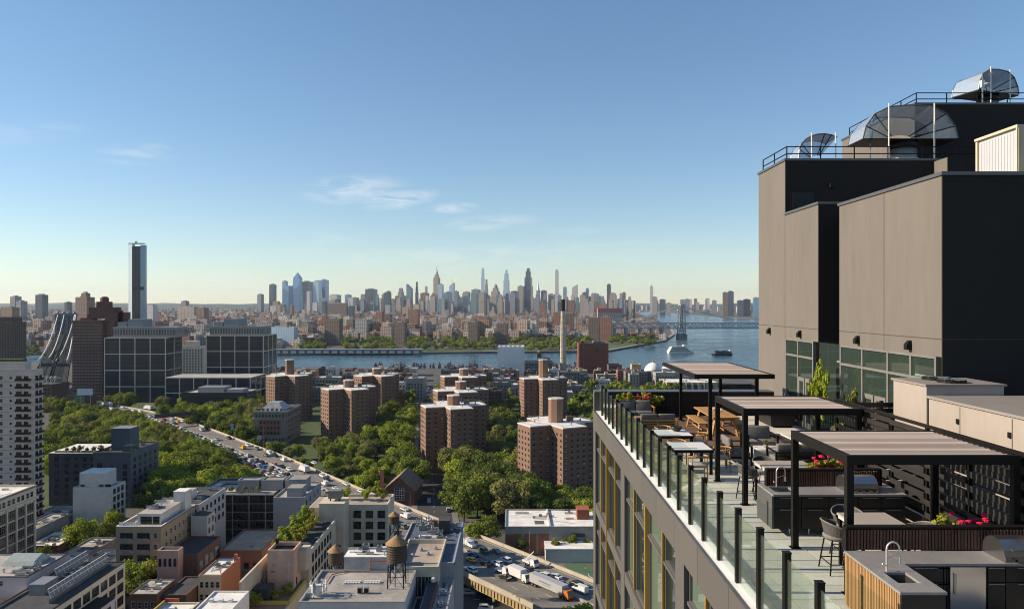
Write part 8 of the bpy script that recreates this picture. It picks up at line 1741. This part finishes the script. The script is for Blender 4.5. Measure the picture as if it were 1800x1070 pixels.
def stool():
    r = thing('bar_stool', 'x', 'bar stool', (0,0,F), 0, 'rope backed bar stools'); n = 18; sh = []; 
    T_ = np.linspace(R(-200), R(20), n+1)
    ptsb = [(.25*math.cos(t), -.02-.24*math.sin(t)-.0, .68) for t in T_]; ptst = [(.31*math.cos(t), -.01-.3*math.sin(t), .98-.1*(1-max(0,-math.sin(t)))) for t in T_]
    for i in range(n): MB().add([ptsb[i],ptsb[i+1],ptst[i+1],ptst[i],(ptsb[i][0]*.95,ptsb[i][1]*.95,.68),(ptsb[i+1][0]*.95,ptsb[i+1][1]*.95,.68),(ptst[i+1][0]*.96,ptst[i+1][1]*.96,ptst[i+1][2]),(ptst[i][0]*.96,ptst[i][1]*.96,ptst[i][2])],[(0,1,2,3),(7,6,5,4),(0,3,7,4),(1,5,6,2),(3,2,6,7)]).build('rope_strip', ROPE, r, False)
    MB().path(ptst,.016,6).build('top_rail', mat('stool_rail', (.2,.19,.18), .6), r, False); MB().lathe([(.22,.62),(.26,.66),(.26,.7),(.2,.74),(0,.75)],n=18).build('seat', CUSH, r, False, True)
    for sx_ in (-1,1):
        for sy_ in (-1,1): MB().bar((sx_*.26,sy_*.24,0),(sx_*.17,sy_*.16,.66),.014,6).build('leg', BLACKM, r, False)
    q = [(-.235,-.218,.2),(.235,-.218,.2),(.235,.218,.2),(-.235,.218,.2),(-.235,-.218,.2)]; MB().path(q,.011,5).build('footrest', BLACKM, r, False); return r
s0 = stool(); first = True
for x, y, rz, lab in ((6.2,14.0,R(90),'rope bar stool left of the near bar table, facing right'),(6.75,14.75,R(0),'rope bar stool behind the near bar table'),(7.62,13.75,R(-90),'rope bar stool right of the near bar table by the yellow flowers'),(6.12,19.0,R(90),'rope bar stool left of the middle pergola bar table'),(6.75,19.6,0,'rope bar stool behind the middle pergola bar table'),(7.9,18.5,R(-90),'rope bar stool right of the middle pergola bar table')):
    if first: s0.location = (x,y,F); s0.rotation_euler = (0,0,rz); s0['label'] = lab; first = False
    else: copyt(s0, (x,y,F), rz, lab)
# ---------------- planters ----------------
FLO = {'red': mat('petal_red', (.6,.02,.05), .7, nz=.2), 'pink': mat('petal_pink', (.85,.02,.1), .7, nz=.2), 'white': mat('petal_white', (.75,.7,.6), .7)}
def planter(label, x0, x1, y0, y1, h, plants, flowers, seed):
    r = thing('flower_planter', label, 'planter', ((x0+x1)/2,(y0+y1)/2,F)); t = .03; MB().box(x0,x1,y0,y0+t,F,F+h).box(x0,x1,y1-t,y1,F,F+h).box(x0,x0+t,y0+t,y1-t,F,F+h).box(x1-t,x1,y0+t,y1-t,F,F+h).build('trough', BLACKM, r); MB().box(x0+t,x1-t,y0+t,y1-t,F,F+h-.06).build('soil', mat('soil', (.06,.045,.03), .95), r); rr = random.Random(seed)
    for x, y, ph, mi in plants: o = ob('foliage', CRS[mi], r, (x-(x0+x1)/2, y-(y0+y1)/2, h-.12), rr.uniform(0,6), (ph*1.0,ph*.9,ph))
    for x, y, z, c in flowers:
        m = MB()
        for k in range(6): a = k*1.05; m.ob((x+.03*math.cos(a),y+.03*math.sin(a),F+z),(.05,.012,.05),a+1.57,rx=.5)
        m.lathe([(.012,-.02),(.035,0),(.02,.03)],(x,y,F+z),7); m.build('blossom', FLO[c], r)
rr = random.Random(9)
planter('black planter with roses and shrubs at the far dark parapet', 4.7, 7.0, 33.0, 33.6, .55, [(4.9+i*.42,33.3,.55+.15*(i%2),(1,4,2)[i%3]) for i in range(5)], [(rr.uniform(5.6,6.2),rr.uniform(32.95,33.2),rr.uniform(.75,1.05),'pink') for _ in range(16)]+[(rr.uniform(4.8,5.4),33.0,rr.uniform(.6,.9),'red') for _ in range(5)]+[(6.75,33,.95,'white')], 1)
planter('black planter with red roses and yellow foliage beside the middle counter', 7.2, 8.6, 17.5, 18.0, .95, [(7.45,17.75,.5,4),(7.75,17.75,.55,4),(8.1,17.75,.5,4),(7.6,17.65,.4,1)], [(rr.uniform(7.25,8.2),rr.uniform(17.45,17.75),rr.uniform(1.1,1.45),'pink') for _ in range(24)], 2)
planter('black planter with yellow shrub and red roses behind the nearest backsplash', 7.35, 8.6, 12.75, 13.2, .85, [(7.6,13.0,.62,4),(7.86,12.98,.5,4),(8.15,12.98,.36,4),(8.4,13.0,.28,4)], [(rr.uniform(7.75,8.3),rr.uniform(12.75,12.95),rr.uniform(1.15,1.42),'pink') for _ in range(15)], 3)
for x, y, h, w, mi, lab in ((11.3,26.9,2.5,.75,1,'tall slender potted shrub before the storefront glass'),(10.2,22.2,1.3,.8,4,'yellow green potted shrub behind the middle pergola post'),(11.6,24.9,1.9,.6,2,'thin dark potted shrub against the pale green panel')):
    r = thing('potted_shrub', lab, 'plant', (x,y,F)); MB().box(-.25,.25,-.25,.25,0,.6).build('pot', BLACKM, r, False); ob('leaves', CRS[mi], r, (0,0,.45), scale=(w,w,h))
r = thing('storage_bench', 'low black storage bench against the tower wall by the doors', 'bench', (11.2,31.2,F)); MB().box(-.5,.5,-.9,.9,.08,.85).build('body', CAB, r, False); MB().box(-.53,.53,-.93,.93,.85,.88).build('lid', STUC, r, False); MB().box(-.4,.4,-.8,.8,0,.08).build('plinth', BLACKM, r, False)
r = thing('terracotta_planter', 'small rusty red metal planter at the far tower corner', 'planter', (11.5,33.0,F)); MB().box(-.35,.35,-.3,.3,0,.95).build('box', mat('corten', (.36,.11,.04), .8, nz=.3, sc_=3), r, False); MB().box(-.3,.3,-.25,.25,.95,.96).build('soil', MATS['soil'], r, False)
# ---------------- haze ----------------
def haze():
    m = bpy.data.materials.new('haze_air'); m.use_nodes = True; N = m.node_tree.nodes; L = m.node_tree.links; N.clear(); o = N.new('ShaderNodeOutputMaterial'); v = N.new('ShaderNodeVolumePrincipled'); v.inputs['Color'].default_value = (.66,.8,1,1); v.inputs['Density'].default_value = HAZE; v.inputs['Anisotropy'].default_value = .2; L.new(v.outputs[0], o.inputs['Volume'])
    h = MB().box(-16500,14000,-950,19800,-8,475).build('haze', m); h['kind'] = 'stuff'; h['label'] = 'thin blue evening haze over the whole city'; h['category'] = 'haze'
HAZE = 2.3e-5
haze()

# things that look alike take their order in the picture into the label
def single_out():
    D = {}
    for o in sc.objects:
        if o.parent is None and o.get('label') and o.get('kind') is None: D.setdefault(o['label'], []).append(o)
    W = ('leftmost','second','third','fourth','fifth','sixth','seventh','eighth','ninth','tenth','eleventh','twelfth')
    for lab, L_ in D.items():
        if len(L_) < 2 or len(L_) > 24: continue
        L_.sort(key=lambda o: o.location.x/max(o.location.y, 1))
        if len(lab.split()) > (14 if len(L_) == 2 else 13): continue
        n = len(L_)
        for i, o in enumerate(L_):
            if n == 2: o['label'] = lab+(', left one' if i == 0 else ', right one')
            elif i < 12: o['label'] = lab+(', leftmost' if i == 0 else ', rightmost' if i == n-1 else ', %s from left' % W[i])
            else: o['label'] = lab+(', rightmost' if i == n-1 else ', %s from right' % W[min(11, n-1-i)])
single_out()
